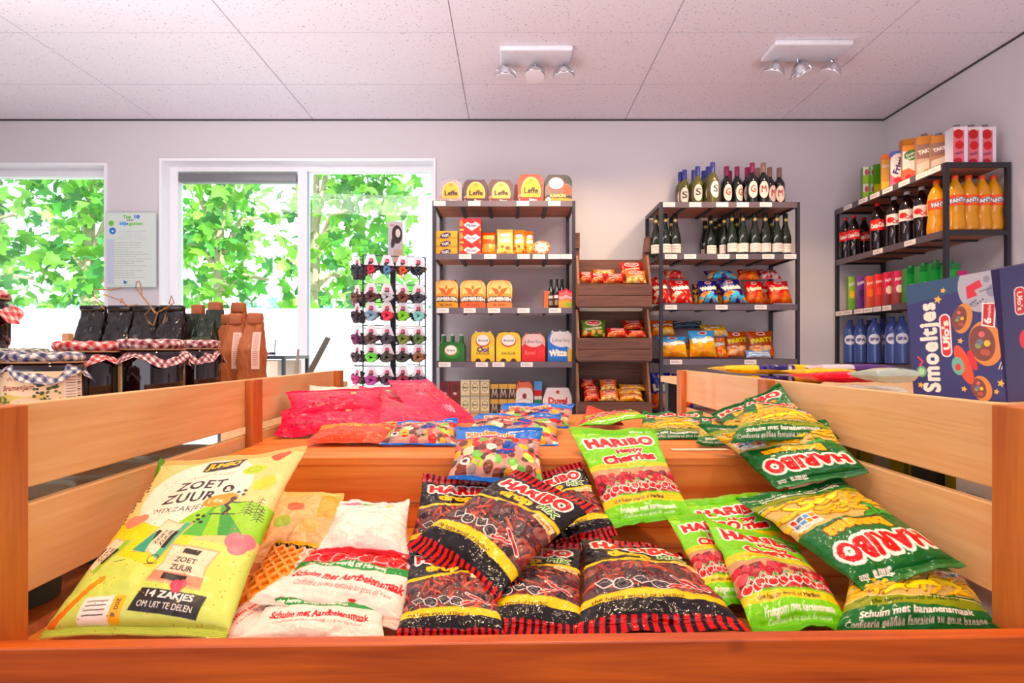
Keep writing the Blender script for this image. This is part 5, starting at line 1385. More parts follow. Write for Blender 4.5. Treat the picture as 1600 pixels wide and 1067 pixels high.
# ---- crisps on the middle rack
Z2a, Z2b, Z2c = Zs2[2], Zs2[3], Zs2[4]
RW = snack((206, 16, 30), 'Wokkels', WH, (216, 30, 30), [(250, 200, 160), (230, 60, 40), (246, 230, 210)])
NW = snack((34, 32, 110), 'Wokkels', WH, (40, 40, 130), [(250, 160, 60), (80, 190, 230), (240, 120, 40)])
HK = snack((206, 40, 24), 'Hamka', (250, 220, 180), (210, 80, 30), [(230, 110, 40), (216, 80, 30), (240, 130, 60)])
BG = snack((90, 170, 230), 'Bugles', WH, (250, 180, 60), [(250, 190, 70), (244, 150, 50), (250, 210, 110)], low=.3)
PM = snack((176, 76, 36), 'PARTY', (240, 210, 60), (200, 110, 60), [(226, 140, 70), (200, 90, 50), (240, 190, 140)], low=.6)
sbag(1010, 1030, 428, 474, 4.05, Z2a, RW, 'red crisp bag partly behind the left post of the middle rack', T=.05)
sbag(1022, 1050, 432, 474, 3.93, Z2a, RW, 'red crisp bag just right of the left post of the middle rack', T=.055, tilt=-.03)
sbag(1050, 1083, 434, 474, 3.92, Z2a, RW, 'red crisp bag with white lettering standing beside the blue crisp bags', T=.055, tilt=-.02)
sbag(1040, 1070, 419, 436, 4.02, None, RW, 'red crisp bag lying on top of the red ones', T=.05, lean=.1)
sbag(1084, 1094, 440, 474, 4.02, Z2a, snack((60, 20, 30), 'W', (240, 190, 90), (90, 30, 30), ORG, nx=20), 'dark narrow crisp bag between the red and blue ones', T=.03)
sbag(1093, 1123, 435, 474, 3.92, Z2a, NW, 'navy blue crisp bag, left one on the crisp shelf', T=.055)
sbag(1122, 1134, 440, 474, 4.02, Z2a, snack((60, 20, 30), 'W', (240, 190, 90), (90, 30, 30), ORG, nx=20), 'dark narrow crisp bag between the two navy ones', T=.03)
sbag(1133, 1168, 433, 474, 3.91, Z2a, NW, 'navy blue crisp bag, right one on the crisp shelf, tilted', T=.055, tilt=-.05)
sbag(1105, 1152, 420, 436, 4.0, None, NW, 'navy blue crisp bag lying across the tops of the others', T=.05, lean=.1)
sbag(1166, 1194, 436, 474, 3.92, Z2a, HK, 'orange-red crisp bag, left one of the pair at the right', T=.055)
sbag(1191, 1206, 438, 474, 4.0, Z2a, HK, 'orange-red crisp bag squeezed between the two front ones', T=.04)
sbag(1204, 1239, 435, 474, 3.92, Z2a, HK, 'orange-red crisp bag at the right end of the crisp shelf', T=.055, tilt=-.02)
sbag(1153, 1187, 417, 438, 3.98, None, HK, 'red crisp bag lying on top with its corner raised', T=.045, lean=.1, tilt=.03)
sbag(1189, 1222, 418, 437, 4.0, None, snack((190, 20, 40), 'Ham', WH, (230, 214, 220), [(210, 60, 60), (240, 220, 220)]), 'red and white crisp bag lying on top at the right', T=.045, lean=.1)
sbag(1018, 1055, 498, 526, 4.0, None, snack((230, 110, 40), 'Doro', WH, (240, 120, 50), ORG), 'orange crisp bag lying high at the left of the fourth shelf', T=.05, lean=.06)
sbag(1029, 1075, 523, 560, 3.92, Z2b, BG, 'yellow and blue corn snack bag, left one', T=.06)
sbag(1068, 1082, 528, 560, 4.0, Z2b, snack((70, 110, 120), 'B', (250, 140, 60), (240, 150, 60), ORG, nx=20), 'grey-green snack bag between the two corn snack bags', T=.04)
sbag(1078, 1120, 513, 560, 3.91, Z2b, BG, 'yellow and blue corn snack bag, middle one, tallest', T=.06)
sbag(1116, 1136, 524, 560, 3.96, Z2b, snack((240, 130, 60), 'Bu', WH, (236, 60, 50), ORG, nx=24), 'orange snack bag between corn snacks and party mix', T=.04)
sbag(1098, 1140, 506, 527, 3.98, None, snack((246, 196, 60), 'Lays', WH, (80, 160, 220), ORG), 'yellow snack bag lying on top of the corn snack bags', T=.045, lean=.08)
sbag(1050, 1100, 500, 514, 4.1, None, snack((36, 70, 90), 'Sn', WH, (30, 60, 80), [(60, 90, 110)]), 'dark teal snack bag lying at the back above the corn snacks', T=.04, lean=.06)
sbag(1135, 1170, 515, 558, 3.97, Z2b, PM, 'brown party mix bag, left of the pair', T=.055)
sbag(1170, 1211, 514, 558, 3.97, Z2b, PM, 'brown party mix bag, right of the pair', T=.055)
sbag(1166, 1206, 547, 560, 3.90, Z2b, snack((110, 170, 226), 'Mix', WH, (150, 200, 236), [(200, 220, 240)]), 'small pale blue bag lying in front of the party mix', T=.03, lean=.03)
sbag(1018, 1050, 578, 640, 3.93, Z2c, snack((34, 50, 150), 'Lays', WH, (40, 50, 160), [(220, 60, 40), (240, 120, 60)]), 'royal blue crisp bag below, seen left of the pine post', T=.06)
sbag(1052, 1084, 580, 640, 3.95, Z2c, snack((34, 50, 150), 'Lays', WH, (40, 50, 160), [(220, 60, 40), (240, 120, 60)]), 'royal blue crisp bag mostly hidden behind the pine post', T=.06)

# ---- crate stand between the racks
M_old = wood('weathered_crate_wood', (128, 82, 62), (92, 56, 44), 'X', .6, 0, knots=False)
M_oldl = wood('crate_side_wood', (160, 108, 76), (128, 80, 56), 'Y', .6, 0, knots=False)
CYF = 3.72
cs = thing('crate_stand', (wx(961, CYF), 3.95, 0), 'brown wooden stand with three tilted crates of snacks between two steel racks', 'crate stand')
cx, cy = wx(961, CYF), 3.95
X0, X1 = wx(903, CYF), wx(1019, CYF)
for (ya, yb, yc) in ((405, 444, 479), (486, 528, 563), (566, 628, 660), (672, 730, 765)):
    z_f1, z_f0 = wz(yb, CYF), wz(yc, CYF); zbk = wz(ya, 3.98)
    b = MB(); mid = (z_f0 + z_f1) / 2
    b.box(X0 - cx, X1 - cx, CYF - cy, CYF - cy + .014, z_f0, mid - .002); b.box(X0 - cx, X1 - cx, CYF - cy, CYF - cy + .014, mid + .002, z_f1)
    cr = b.build('crate', M_old, cs, smooth=False)
    for X in (X0, X1 - .014):
        b = MB(); pts = [(CYF - cy + .015, z_f0), (4.0 - cy, z_f0 + .06), (4.0 - cy, zbk), (CYF - cy + .10, zbk), (CYF - cy + .015, z_f1)]
        V_ = [(X - cx, p[0], p[1]) for p in pts] + [(X - cx + .014, p[0], p[1]) for p in pts]
        b.poly(V_, [(0, 1, 2, 3, 4), (9, 8, 7, 6, 5)] + [(i, 5 + i, 5 + (i + 1) % 5, (i + 1) % 5) for i in range(5)]); b.build('side_board', M_oldl, cr, smooth=False)
    b = MB(); b.poly([(X0 - cx, 4.0 - cy, z_f0 + .06), (X1 - cx, 4.0 - cy, z_f0 + .06), (X1 - cx, 4.0 - cy, zbk), (X0 - cx, 4.0 - cy, zbk), (X0 - cx, 4.012 - cy, z_f0 + .06), (X1 - cx, 4.012 - cy, z_f0 + .06), (X1 - cx, 4.012 - cy, zbk), (X0 - cx, 4.012 - cy, zbk)], [(0, 1, 2, 3), (7, 6, 5, 4), (0, 4, 5, 1), (3, 2, 6, 7)]); b.build('back_board', M_old, cr, smooth=False)
    b = MB(); b.poly([(X0 - cx, CYF - cy + .014, z_f0 + .004), (X1 - cx, CYF - cy + .014, z_f0 + .004), (X1 - cx, 4.0 - cy, z_f0 + .06), (X0 - cx, 4.0 - cy, z_f0 + .06)] + [(X0 - cx, CYF - cy + .014, z_f0 - .008), (X1 - cx, CYF - cy + .014, z_f0 - .008), (X1 - cx, 4.0 - cy, z_f0 + .048), (X0 - cx, 4.0 - cy, z_f0 + .048)], [(0, 1, 2, 3), (7, 6, 5, 4), (0, 4, 5, 1)]); b.build('bottom_board', M_old, cr, smooth=False)
for (x, yt) in ((900.5, 365), (1010, 371)):
    b = MB(); X = wx(x, 4.03); b.box(X - cx - .022, X - cx + .022, 4.02 - cy, 4.06 - cy, 0, wz(yt + 24, 4.03)); b.poly([(X - cx - .022, 4.0 - cy, wz(yt + 24, 4.03)), (X - cx + .022, 4.0 - cy, wz(yt + 24, 4.03)), (X - cx + .022, 4.0 - cy, wz(yt, 4.03)), (X - cx - .01, 4.0 - cy, wz(yt, 4.03))] + [(X - cx - .022, 4.06 - cy, wz(yt + 24, 4.03)), (X - cx + .022, 4.06 - cy, wz(yt + 24, 4.03)), (X - cx + .022, 4.06 - cy, wz(yt, 4.03)), (X - cx - .01, 4.06 - cy, wz(yt, 4.03))], [(0, 1, 2, 3), (7, 6, 5, 4), (0, 4, 5, 1), (1, 5, 6, 2), (2, 6, 7, 3), (3, 7, 4, 0)])
    b.build('upright', M_old, cs, smooth=False)
def duy(bg, food): return mini(12, 10, 36, bg, lambda c: (c.ell(6, 2.6, 3.8, 1.7, WH), c.ell(6, 2.6, 3.3, 1.3, (220, 24, 40)), c.text('Duyvis', 6, 2.6, .9, 4.6, 0, WH, bold=1), c.text('nootjes', 6, 5.6, 1.3, 8, -8, (250, 226, 190), bold=1), lumps(c, c.Y > 6.6, 16, food, 1.0, 4)))
RD, GN, OR = duy((196, 34, 30), [(236, 150, 90), (220, 90, 50)]), duy((84, 120, 34), [(200, 60, 50), (220, 190, 90)]), duy((226, 110, 40), [(240, 180, 90), (250, 210, 140)])
for (x0, x1, y0, y1, D, bk, lb) in (
    (906, 927, 422, 442, RD, 1, 'red nut bag at the left of the top crate'), (924, 946, 424, 443, RD, 1, 'red nut bag second from left in the top crate'), (928, 962, 419, 432, OR, 2, 'orange nut bag at the back of the top crate'), (946, 978, 425, 443, RD, 1, 'red and brown nut bag in the middle of the top crate'), (970, 1006, 407, 432, RD, 2, 'tall red nut bag standing at the right back of the top crate'), (978, 1011, 420, 443, OR, 0, 'orange-red nut bag at the front right of the top crate'),
    (908, 948, 497, 527, GN, 1, 'green nut bag at the left of the middle crate'), (949, 982, 511, 527, RD, 0, 'red nut bag in the middle of the middle crate'), (974, 1006, 499, 515, RD, 2, 'red nut bag at the back right of the middle crate'), (982, 1010, 515, 527, RD, 0, 'small red nut bag at the front right of the middle crate'),
    (908, 930, 592, 605, RD, 2, 'red nut bag high at the left of the bottom crate'), (912, 936, 603, 618, RD, 1, 'red nut bag in the left middle of the bottom crate'), (913, 938, 614, 627, RD, 0, 'red nut bag low at the left of the bottom crate'), (938, 965, 592, 612, OR, 2, 'round orange nut bag at the back of the bottom crate'), (938, 968, 610, 627, OR, 0, 'orange nut bag at the front middle of the bottom crate'), (968, 1010, 600, 611, duy((216, 150, 50), ORG), 2, 'yellow snack bag, topmost at the right of the bottom crate'), (966, 1004, 607, 618, duy((220, 140, 50), ORG), 1, 'yellow snack bag, middle one at the right of the bottom crate'), (968, 1006, 616, 627, duy((200, 110, 40), ORG), 0, 'yellow-brown snack bag, lowest at the right of the bottom crate')):
    sbag(x0, x1, y0, y1, CYF + .03 + .055 * bk, None, D, lb, T=.028, lean=.05, cat='nut bag', name='nut_bag')

# ---- drinks on the right rack
def drink(L, z, f):
    for i, (x, X, *r) in enumerate(L): f(i, x, X, X * F / (x - VX), z, *r)
LXD = -PI / 2 - .55
CB = [(.001, .003), (.03, 0), (.04, .008), (.0435, .03), (.0435, .10), (.041, .115), (.0435, .13), (.0435, .20), (.040, .225), (.028, .262), (.016, .285), (.013, .295), (.013, .305), (.001, .305)]
M_cola = plain('cola_bottle', (26, 12, 12), .08, coat=.5)
CL = mini(12, 7, 40, (222, 14, 30), lambda c: c.text('Coca-Cola', 6, 3.6, 3.0, 9, -6, WH, bold=2))
CL2 = mini(12, 7, 40, (236, 220, 210), lambda c: (c.ell(3.4, 3.5, 2.4, 1.7, (214, 20, 40)), c.text('Cola', 7.2, 4.4, 2.4, 5, -6, (214, 30, 40), bold=2)))
M_clear = plain('bottle_neck_clear', (96, 70, 66), .08, coat=.6, alpha=.85)
Zc = Zs3[1] + .0005
kinds = []
for i, (x, X, w_, lb) in enumerate(((1321, 2.56, 0, 'red label cola bottle, leftmost on the right wall rack'), (1334, 2.56, 0, 'red label cola bottle, second from the left on the right wall rack'), (1350, 2.70, 0, 'red label cola bottle set back between the second and fourth'), (1371, 2.57, 0, 'tall red label cola bottle in the middle of the cola row'), (1397, 2.58, 1, 'cream label cola bottle next to the tall red one'), (1417, 2.58, 1, 'cream label cola bottle, middle one of the cream labelled'), (1440, 2.60, 1, 'cream label cola bottle beside the orange lemonade'))):
    Y = min(X * F / (x - VX), 4.2)
    k = .98 if i in (0, 1, 2) else 1.06
    bottle('cola_bottle', (wx(x, Y), Y, Zc), CB, M_cola, lb, 'cola bottle', .300, (220, 20, 30) if w_ == 0 else (190, 186, 190), .0165, .02, [(.0435, .135, .205, 1.25, CL if w_ == 0 else CL2, False)], 'cola bottles on the right rack', a=LXD, k=k)
FB = [(.001, .004), (.035, 0), (.046, .01), (.048, .04), (.043, .085), (.040, .115), (.0455, .14), (.0455, .20), (.040, .235), (.026, .268), (.015, .288), (.0135, .30), (.001, .302)]
M_fan = plain('orange_lemonade', (226, 150, 8), .1, coat=.5, var=.04)
FL = mini(12, 7, 44, (246, 90, 20), lambda c: (c.ell(7, 3.4, 3.4, 2.4, (250, 150, 60)), c.text('FANTA', 6, 3.4, 2.6, 7.6, -8, WH, (30, 40, 130), ow=5, bold=2), c.ell(10.2, 2.2, .9, .5, (90, 180, 60))))
for i, (x, X, lb) in enumerate(((1463, 2.57, 'orange lemonade bottle, leftmost, next to the cola'), (1479, 2.66, 'orange lemonade bottle behind the rack post'), (1492, 2.60, 'orange lemonade bottle just right of the near rack post'), (1513, 2.64, 'orange lemonade bottle, third from the right on the wall rack'), (1534, 2.72, 'orange lemonade bottle, second from the right on the wall rack'), (1552, 2.80, 'orange lemonade bottle, nearest the wall'))):
    Y = X * F / (x - VX); Y = max(Y, 3.25)
    bottle('lemonade_bottle', (wx(x, Y), Y, Zc), FB, M_fan, lb, 'lemonade bottle', .298, (240, 70, 20), .0165, .02, [(.0455, .142, .20, 1.35, FL, False)], 'orange lemonade bottles on the right rack', a=-PI / 2 - .3, k=1.04)
Zj = Zs3[0] + .0005
def carton(x, X, ytop, w_, d_, des, side, label, cap=None, rz=-.5, z=Zj, cat='drink carton', **k):
    Y = X * F / (x - VX); h = wz(ytop, Y) - z
    t = pbox('drink_carton', label, cat, wx(x, Y), Y - d_ / 2, z, w_, d_, h * (.93 if cap else 1), des, side, rz=rz, **k)
    if cap:
        b = MB(); b.lathe([(.001, .022), (.016, .022), (.018, .018), (.018, -.01), (.001, -.01)], (0, 0, h * .93), 12); b.build('cap', plain('cap_%d_%d_%d' % cap, cap, .35), t)
    return t
for i in range(2):
    for j in range(2):
        Yp = 2.6 * F / (1358 - VX)
        pbox('juice_pack', 'small green and white juice pack at the far shelf end, %s %s' % (('lower', 'upper')[j], ('left', 'right')[i]), 'juice pack', wx(1352 + 10.5 * i, Yp), Yp - .03 - .0 * i, Zj + j * .122, .047, .06, .12, mini(5, 12, 20, (226, 232, 200), lambda c: (c.rect(-1, 6, 6, 13, (150, 200, 60)), c.ell(2.5, 4, 1.2, 2.2, (200, 80, 120)), c.rect(3.6, 0, 5, 12, (90, 160, 60)))), (90, 150, 50), rz=-.3, group='small green juice packs')
pbox('juice_pack', 'green side of a juice multipack behind the small packs on the top shelf', 'juice pack', wx(1371, 3.98), 3.95, Zj, .055, .07, .25, mini(4, 14, 14, (70, 150, 40), lambda c: c.rect(-1, 8, 5, 15, (200, 190, 60))), (60, 140, 40), rz=-.3)
carton(1385, 2.6, 243.5, .07, .07, mini(7, 20, 26, (250, 170, 20), lambda c: (c.rect(-1, -1, 8, 3, (246, 130, 30)), c.text('Sinas', 3.5, 6, 1.5, 5.6, 0, WH, bold=1), c.rect(-1, 14, 8, 21, (250, 200, 30)))), (244, 160, 20), 'tall orange-yellow drink carton on the top shelf of the right rack')
carton(1401.5, 2.6, 238.5, .085, .075, mini(8, 20, 32, (240, 120, 150), lambda c: (c.rect(-1, -1, 9, 3, (90, 110, 190)), c.ell(4, 8, 4.6, 6.5, WH), c.text('Fristi', 4, 8, 3.0, 9, -68, (60, 40, 110), bold=2), c.ell(4, 15.5, 2.2, 1.6, (224, 30, 60)), c.rect(-1, 17.4, 9, 21, (244, 120, 150)))), (90, 110, 190), 'white and pink drink carton with slanted blue lettering')
carton(1422, 2.6, 230, .095, .075, mini(9, 20, 34, (230, 226, 214), lambda c: (c.rect(-1, -1, 10, 3, (240, 150, 50)), c.ell(4.5, 5.4, 3.6, 2.8, (70, 120, 60)), c.text('Dubbel', 4.5, 4.6, 1.2, 5.6, -20, WH, bold=1), c.text('Drink', 4.5, 6.6, 1.2, 5, -20, WH, bold=1), c.poly([(0, 13), (3, 12), (6, 14), (10, 12), (10, 21), (0, 21)], (240, 110, 80)), c.ell(3, 17, 1.4, 1.6, (230, 60, 60)))), (230, 120, 60), 'drink carton with a dark green round logo and red fruit')
carton(1419, 2.72, 219, .09, .06, mini(6, 6, 16, (226, 140, 40)), (220, 130, 40), 'orange drink carton standing behind the one with green logo', rz=-.3)
def yk(c): c.rect(-1, -1, 8, 4, (200, 130, 40)); c.rect(-1, 4, 8, 11, (150, 110, 96)); c.text('TAKSI', 3.5, 7.4, 1.9, 5.6, -12, WH, bold=2); c.poly([(-1, 14), (8, 11), (8, 21), (-1, 21)], (226, 206, 190)); c.ell(4.5, 18, 2.2, 1.8, (240, 160, 50))
carton(1443, 2.6, 211, .085, .075, mini(7, 20, 32, (200, 170, 150), yk), (190, 150, 130), 'brown and white drink carton with grey cap, left of its pair', cap=(120, 110, 110))
carton(1465.5, 2.61, 211, .08, .075, mini(7, 20, 32, (176, 130, 100), yk), (170, 130, 100), 'brown and white drink carton with grey cap, right of its pair', cap=(120, 110, 110))
def ch(c): c.rect(-1, -1, 8, 2, (236, 214, 214)); c.ell(2.6, 4, 2.2, 2.6, (190, 20, 40)); c.ell(3, 10, 2, 2.3, (206, 30, 50)); c.ell(2.4, 18.6, 2, 1.6, (190, 40, 60)); c.text('FRISS', 2.8, 14.4, 1.4, 3.8, -18, (60, 40, 80), bold=1); c.rect(5.2, -1, 8, 21, (226, 226, 236))
for i, (x, X) in enumerate(((1494, 2.60), (1517, 2.70), (1538, 2.78))):
    carton(x, X, 197.5, .078, .07, mini(7, 20, 32, (226, 120, 130), ch), (214, 212, 226), 'cherry drink carton with grey cap near the front end, %s of three' % ('left', 'middle', 'right')[i], cap=(120, 116, 124), rz=-.1, group='cherry drink cartons')
Zr = Zs3[2] + .0005
def small(bg, t_, foot, fc=(250, 200, 60)): return mini(6, 17, 24, bg, lambda c: (c.text(t_, 3, 3.6, 1.5, 5, -18, WH, bold=1), c.rect(-1, 11, 7, 18, foot), c.ell(3, 9, 1.8, 2, fc)))
for (x, y, w_, D, sc_, lb, c_) in (
    (1330, 433, .052, small((150, 190, 40), 'Dubbel', (110, 170, 40)), (130, 170, 40), 'lime green slim carton, leftmost of the small cartons', None),
    (1344, 431, .058, small((110, 50, 140), 'Dubbel', (90, 40, 120), (60, 30, 90)), (100, 40, 120), 'purple slim carton next to the lime green one', None),
    (1359, 432, .058, small((240, 90, 40), 'Fruit', (200, 90, 50), (250, 130, 40)), (230, 90, 40), 'orange slim carton in the row of small cartons', (240, 200, 180)),
    (1373, 429, .056, small((236, 60, 60), 'Fruit', (200, 70, 60), (244, 90, 70)), (220, 60, 50), 'red slim carton in the row of small cartons', (240, 220, 210)),
    (1387, 426, .058, small((216, 40, 80), 'Appel', (140, 60, 50), (240, 230, 200)), (200, 40, 70), 'crimson slim carton with apple picture, left of two', (240, 220, 210)),
    (1403, 424, .062, small((216, 40, 90), 'Appel', (140, 60, 50), (240, 230, 200)), (200, 40, 70), 'crimson slim carton with apple picture, right of two', (240, 220, 210))):
    carton(x, 2.56, y, w_, .06, D, sc_, lb, cap=None, z=Zr, rz=-.35)
lip = mini(6, 17, 26, (40, 150, 60), lambda c: (c.rect(-1, 9, 7, 11, (240, 220, 60)), c.rect(-1, -1, 7, 3, (20, 110, 50)), c.ell(3, 9.4, 2.5, 1.7, (250, 200, 30)), c.ell(3, 9.4, 1.9, 1.0, (200, 30, 40)), c.rect(-1, 12, 7, 18, (90, 180, 60))))
for i, (x, X, y) in enumerate(((1423, 2.57, 416), (1443, 2.57, 412), (1461, 2.60, 408), (1484, 2.62, 409))):
    carton(x, X, y, .075, .07, lip, (36, 140, 60), 'green iced tea carton, %s from the left on the wall rack' % ordn(i), cap=(20, 120, 60), z=Zr, rz=-.2, group='iced tea cartons')
carton(1499, 2.66, 424, .05, .06, small((190, 50, 110), 'Fruit', (150, 40, 90)), (180, 50, 110), 'magenta slim carton beyond the iced tea', z=Zr, rz=-.2)
M_wat = plain('blue_water_bottle', (70, 96, 170), .08, coat=.5, alpha=.78)
WB = [(.001, .004), (.032, 0), (.041, .01), (.041, .21), (.038, .235), (.026, .262), (.014, .282), (.013, .295), (.001, .297)]
SPA = mini(7, 7, 24, (60, 90, 170), lambda c: (c.ell(3.5, 3.5, 3.4, 3.4, (236, 236, 244)), c.text('SPA', 3.5, 3.5, 2.0, 4.6, 0, (40, 40, 120), bold=2)))
for i, (x, X) in enumerate(((1328, 2.56), (1345, 2.58), (1358, 2.70), (1366, 2.58), (1379, 2.7), (1394, 2.60), (1409, 2.62))):
    Y = min(X * F / (x - VX), 4.2)
    bottle('water_bottle', (wx(x, Y), Y, Zs3[3] + .0005), WB, M_wat, 'blue water bottle on the lower shelf of the wall rack, %s from the left' % ordn(i), 'water bottle', .29, (40, 60, 150), .0155, .016, [(.041, .13, .20, .9, SPA, True)], 'blue water bottles', a=LXD, k=1.06, n=20)
# ================================================================== HAIR ACCESSORY STAND
SYc = 3.15
sx = wx(614, SYc)
st = thing('display_stand', (sx, SYc, 0), 'revolving wire stand hung with hair accessories in front of the window', 'display stand')
M_wire = plain('dark_wire', (60, 60, 68), .35, metal=.6)
zt_ = wz(408, SYc)
b = MB(); b.cyl((0, 0, 0), (0, 0, zt_ - .01), .016, 12); b.build('pole', M_wire, st)
b = MB(); b.lathe([(.001, .03), (.03, .03), (.19, .012), (.2, 0), (.001, 0)], n=24); b.build('base', M_wire, st)
b = MB(); hw = .165; ang = .26
RM = Matrix.Rotation(ang, 3, 'Z')
def rp(x, y, z): v = RM @ Vector((x, y, z)); return (v.x, v.y, v.z)
rowsz = [wz(y, SYc) for y in (408, 450, 477, 511, 538, 571, 604)]
for z in rowsz + [rowsz[-1] - .12, rowsz[-1] - .24]:
    b.tube([rp(-hw, -hw, z), rp(hw, -hw, z), rp(hw, hw, z), rp(-hw, hw, z)], .0028, 6, closed=True)
for (px_, py_) in ((-hw, -hw), (hw, -hw), (hw, hw), (-hw, hw)): b.cyl(rp(px_, py_, zt_), rp(px_, py_, .35), .0035, 6)
b.build('wire_frame', M_wire, st)
b = MB()
for z in rowsz:
    for k in range(4): u = -hw + hw * 2 * (k + .5) / 4; b.cyl(rp(u, -hw, z), rp(u, -hw - .05, z), .0016, 5)
    for k in range(3): u = -hw + hw * 2 * (k + .5) / 3; b.cyl(rp(-hw, u, z), rp(-hw - .05, u, z), .0016, 5)
b.build('hook', M_wire, st)
# picture card on top of the stand
c_ = Cv(7, 18, 40, (200, 192, 196)); c_.ell(4.2, 5.6, 2.4, 4.0, (52, 36, 38)); c_.ell(4.6, 5.0, 1.1, 1.8, (236, 216, 208)); c_.ell(2.6, 8.4, 1.0, 3.2, (60, 42, 42), 12); c_.rect(2.6, 12, 6.4, 19, (206, 170, 152)); c_.text('hair', 2, 1.6, 1.0, 2.2, 0, (180, 40, 70), bold=1)
b = MB(); A, _ = c_.out(); ny, nx = A.shape[:2]; U, V = np.meshgrid(np.linspace(-1, 1, nx), np.linspace(1, 0, ny))
b.grid(np.stack([U * .042, .002 * U ** 2, V * .235], -1), A); b.grid(np.stack([U * .042, .002 * U ** 2 + .0015, V * .235], -1), (220, 216, 220), flip=True)
o = b.build('picture_card', M_board, st); o.location = (wx(618, SYc) - sx, 0, zt_ - .01); o.rotation_euler = (0, 0, .35)
cols4 = [(210, 40, 50), (90, 140, 180), (230, 90, 40), (50, 50, 60), (90, 50, 40), (200, 190, 190), (120, 60, 40), (60, 60, 66), (130, 160, 180), (230, 50, 70), (130, 210, 40), (140, 210, 200), (90, 60, 50), (70, 60, 70), (120, 130, 50), (90, 120, 60), (110, 210, 60), (80, 70, 60), (60, 60, 50), (150, 100, 60), (180, 60, 140), (80, 50, 60), (150, 40, 60), (100, 80, 90)]
cn = {0: 'red', 1: 'blue', 2: 'orange', 3: 'black'}
def tuft(b, c, r, col, seed):
    rr = random.Random(seed)
    for k in range(3):
        pts = []
        a0 = rr.uniform(0, 6)
        for j in range(14):
            a = a0 + 2 * PI * j / 14
            w_ = r * (.75 + .25 * math.sin(3 * a + k))
            pts.append((c[0] + w_ * math.cos(a), c[1] - .006 * k + .006 * math.sin(2 * a), c[2] + w_ * .8 * math.sin(a)))
        b.tube(pts, r * .34, 6, col, closed=True)
M_elas = printed('elastic_fabric', .6)
cardmesh = None
crd = mini(5, 5, 16, (244, 236, 238), lambda c: (c.rect(1.7, 1.8, 3.4, 3.8, (190, 24, 70)), c.rect(2.1, 2.3, 3.0, 3.3, (230, 120, 150))))
def hangcard(loc, rz, col, label, long=False, seed=0):
    global cardmesh
    t = thing('hair_accessory', loc, label, 'hair accessory', 'hair accessories on the stand', rz)
    if cardmesh is None:
        b = MB(); A, _ = crd; ny, nx = A.shape[:2]; U, V = np.meshgrid(np.linspace(-1, 1, nx), np.linspace(0, 1, ny))
        P = np.stack([U * (.018 + .020 * V), np.zeros_like(U), -V * .056], -1)
        b.grid(P, A); b.grid(P + np.array([0, .001, 0]), (240, 236, 238), flip=True)
        cardmesh = b.mesh('card', M_board)
    o = bpy.data.objects.new('card', cardmesh); COL.objects.link(o); o.parent = t
    b = MB()
    if long:
        tuft(b, (0, 0, -.08), .018, col, seed); b.tube([(-.01, -.004, -.055), (-.012, -.006, -.1), (.004, -.006, -.125), (.012, -.004, -.09), (.006, -.004, -.055)], .006, 6, col)
    else: tuft(b, (0, -.006, -.072), .027, col, seed)
    b.build('hair_tie', M_elas, t)
    for j in range(2):
        b = MB(); tuft(b, ((-1) ** j * .008, .022 + .02 * j, -.066), .031, [(46, 36, 44), (70, 40, 60), (60, 60, 70), (90, 60, 50)][(seed + j) % 4], seed + j); b.build('hair_tie', M_elas, t)
names4 = ('first', 'second', 'third', 'fourth')
rown = ('top', 'second', 'third', 'fourth', 'fifth', 'sixth', 'seventh')
for r_, z in enumerate(rowsz):
    for k in range(4):
        u = -hw + hw * 2 * (k + .5) / 4
        p = rp(u, -hw - .03, z); hangcard((sx + p[0], SYc + p[1], z), ang, cols4[(r_ * 4 + k) % len(cols4)], 'hair accessory on white card, %s row of the front, %s from the left' % (rown[r_], names4[k]), r_ == 0, r_ * 7 + k)
    for k in range(3):
        u = hw - hw * 2 * (k + .5) / 3
        p = rp(-hw - .03, u, z); hangcard((sx + p[0], SYc + p[1], z), ang - PI / 2 + .5, [(60, 40, 44), (120, 40, 90), (80, 60, 60), (200, 60, 120), (50, 50, 56), (110, 70, 60)][(r_ + 2 * k) % 6], 'hair accessory on the window side of the stand, %s row, %s from the back' % (rown[r_], names4[k]), False, r_ * 5 + k)
# ================================================================== NOTICE, LOW CABINET
c_ = Cv(19, 28, 190, (214, 226, 218), ss=2)
c_.rect(-1, -1, 20, 29, (214, 226, 218)); c_.rect(.3, 10, 3, 27, (198, 208, 226))
c_.text('Top', 8, 1.4, 1.3, 3.2, 0, (110, 190, 80), bold=2); c_.text('10', 11.6, 1.4, 1.3, 2.4, 0, (20, 110, 190), bold=3); c_.text('voor', 9.2, 2.6, .9, 2.8, 0, (90, 100, 100), bold=1)
c_.text('blije', 6.8, 3.9, 1.3, 3.4, 0, (80, 150, 220), bold=2); c_.text('gasten', 11.4, 3.9, 1.3, 5.2, 0, (130, 200, 90), bold=2)
c_.ell(1.9, 3.9, 1.0, 1.0, (110, 190, 70)); c_.ell(2.4, 6.8, 1.3, 1.3, (10, 130, 210)); c_.poly([(2.1, 6.6), (3.2, 6.8), (2.2, 7.2)], WH)
for k in range(4): c_.text('gasten zijn welkom in onze winkel samen', 10.2, 6.0 + k * .9 + 1, .32, (10, 7, 9, 11)[k], 0, (150, 160, 165), bold=0)
for k in range(16):
    c_.text('met een glimlach begroet u elke gast met aandacht', 2.8, 11.2 + .88 * k, .38, (11, 10.5, 10.6, 6, 11.2, 13.2, 8.5, 14.6, 11.5, 8, 12.6, 4.5, 11.4, 8, 8.6, 12)[k], 0, (110, 120, 124), bold=0, align='l')
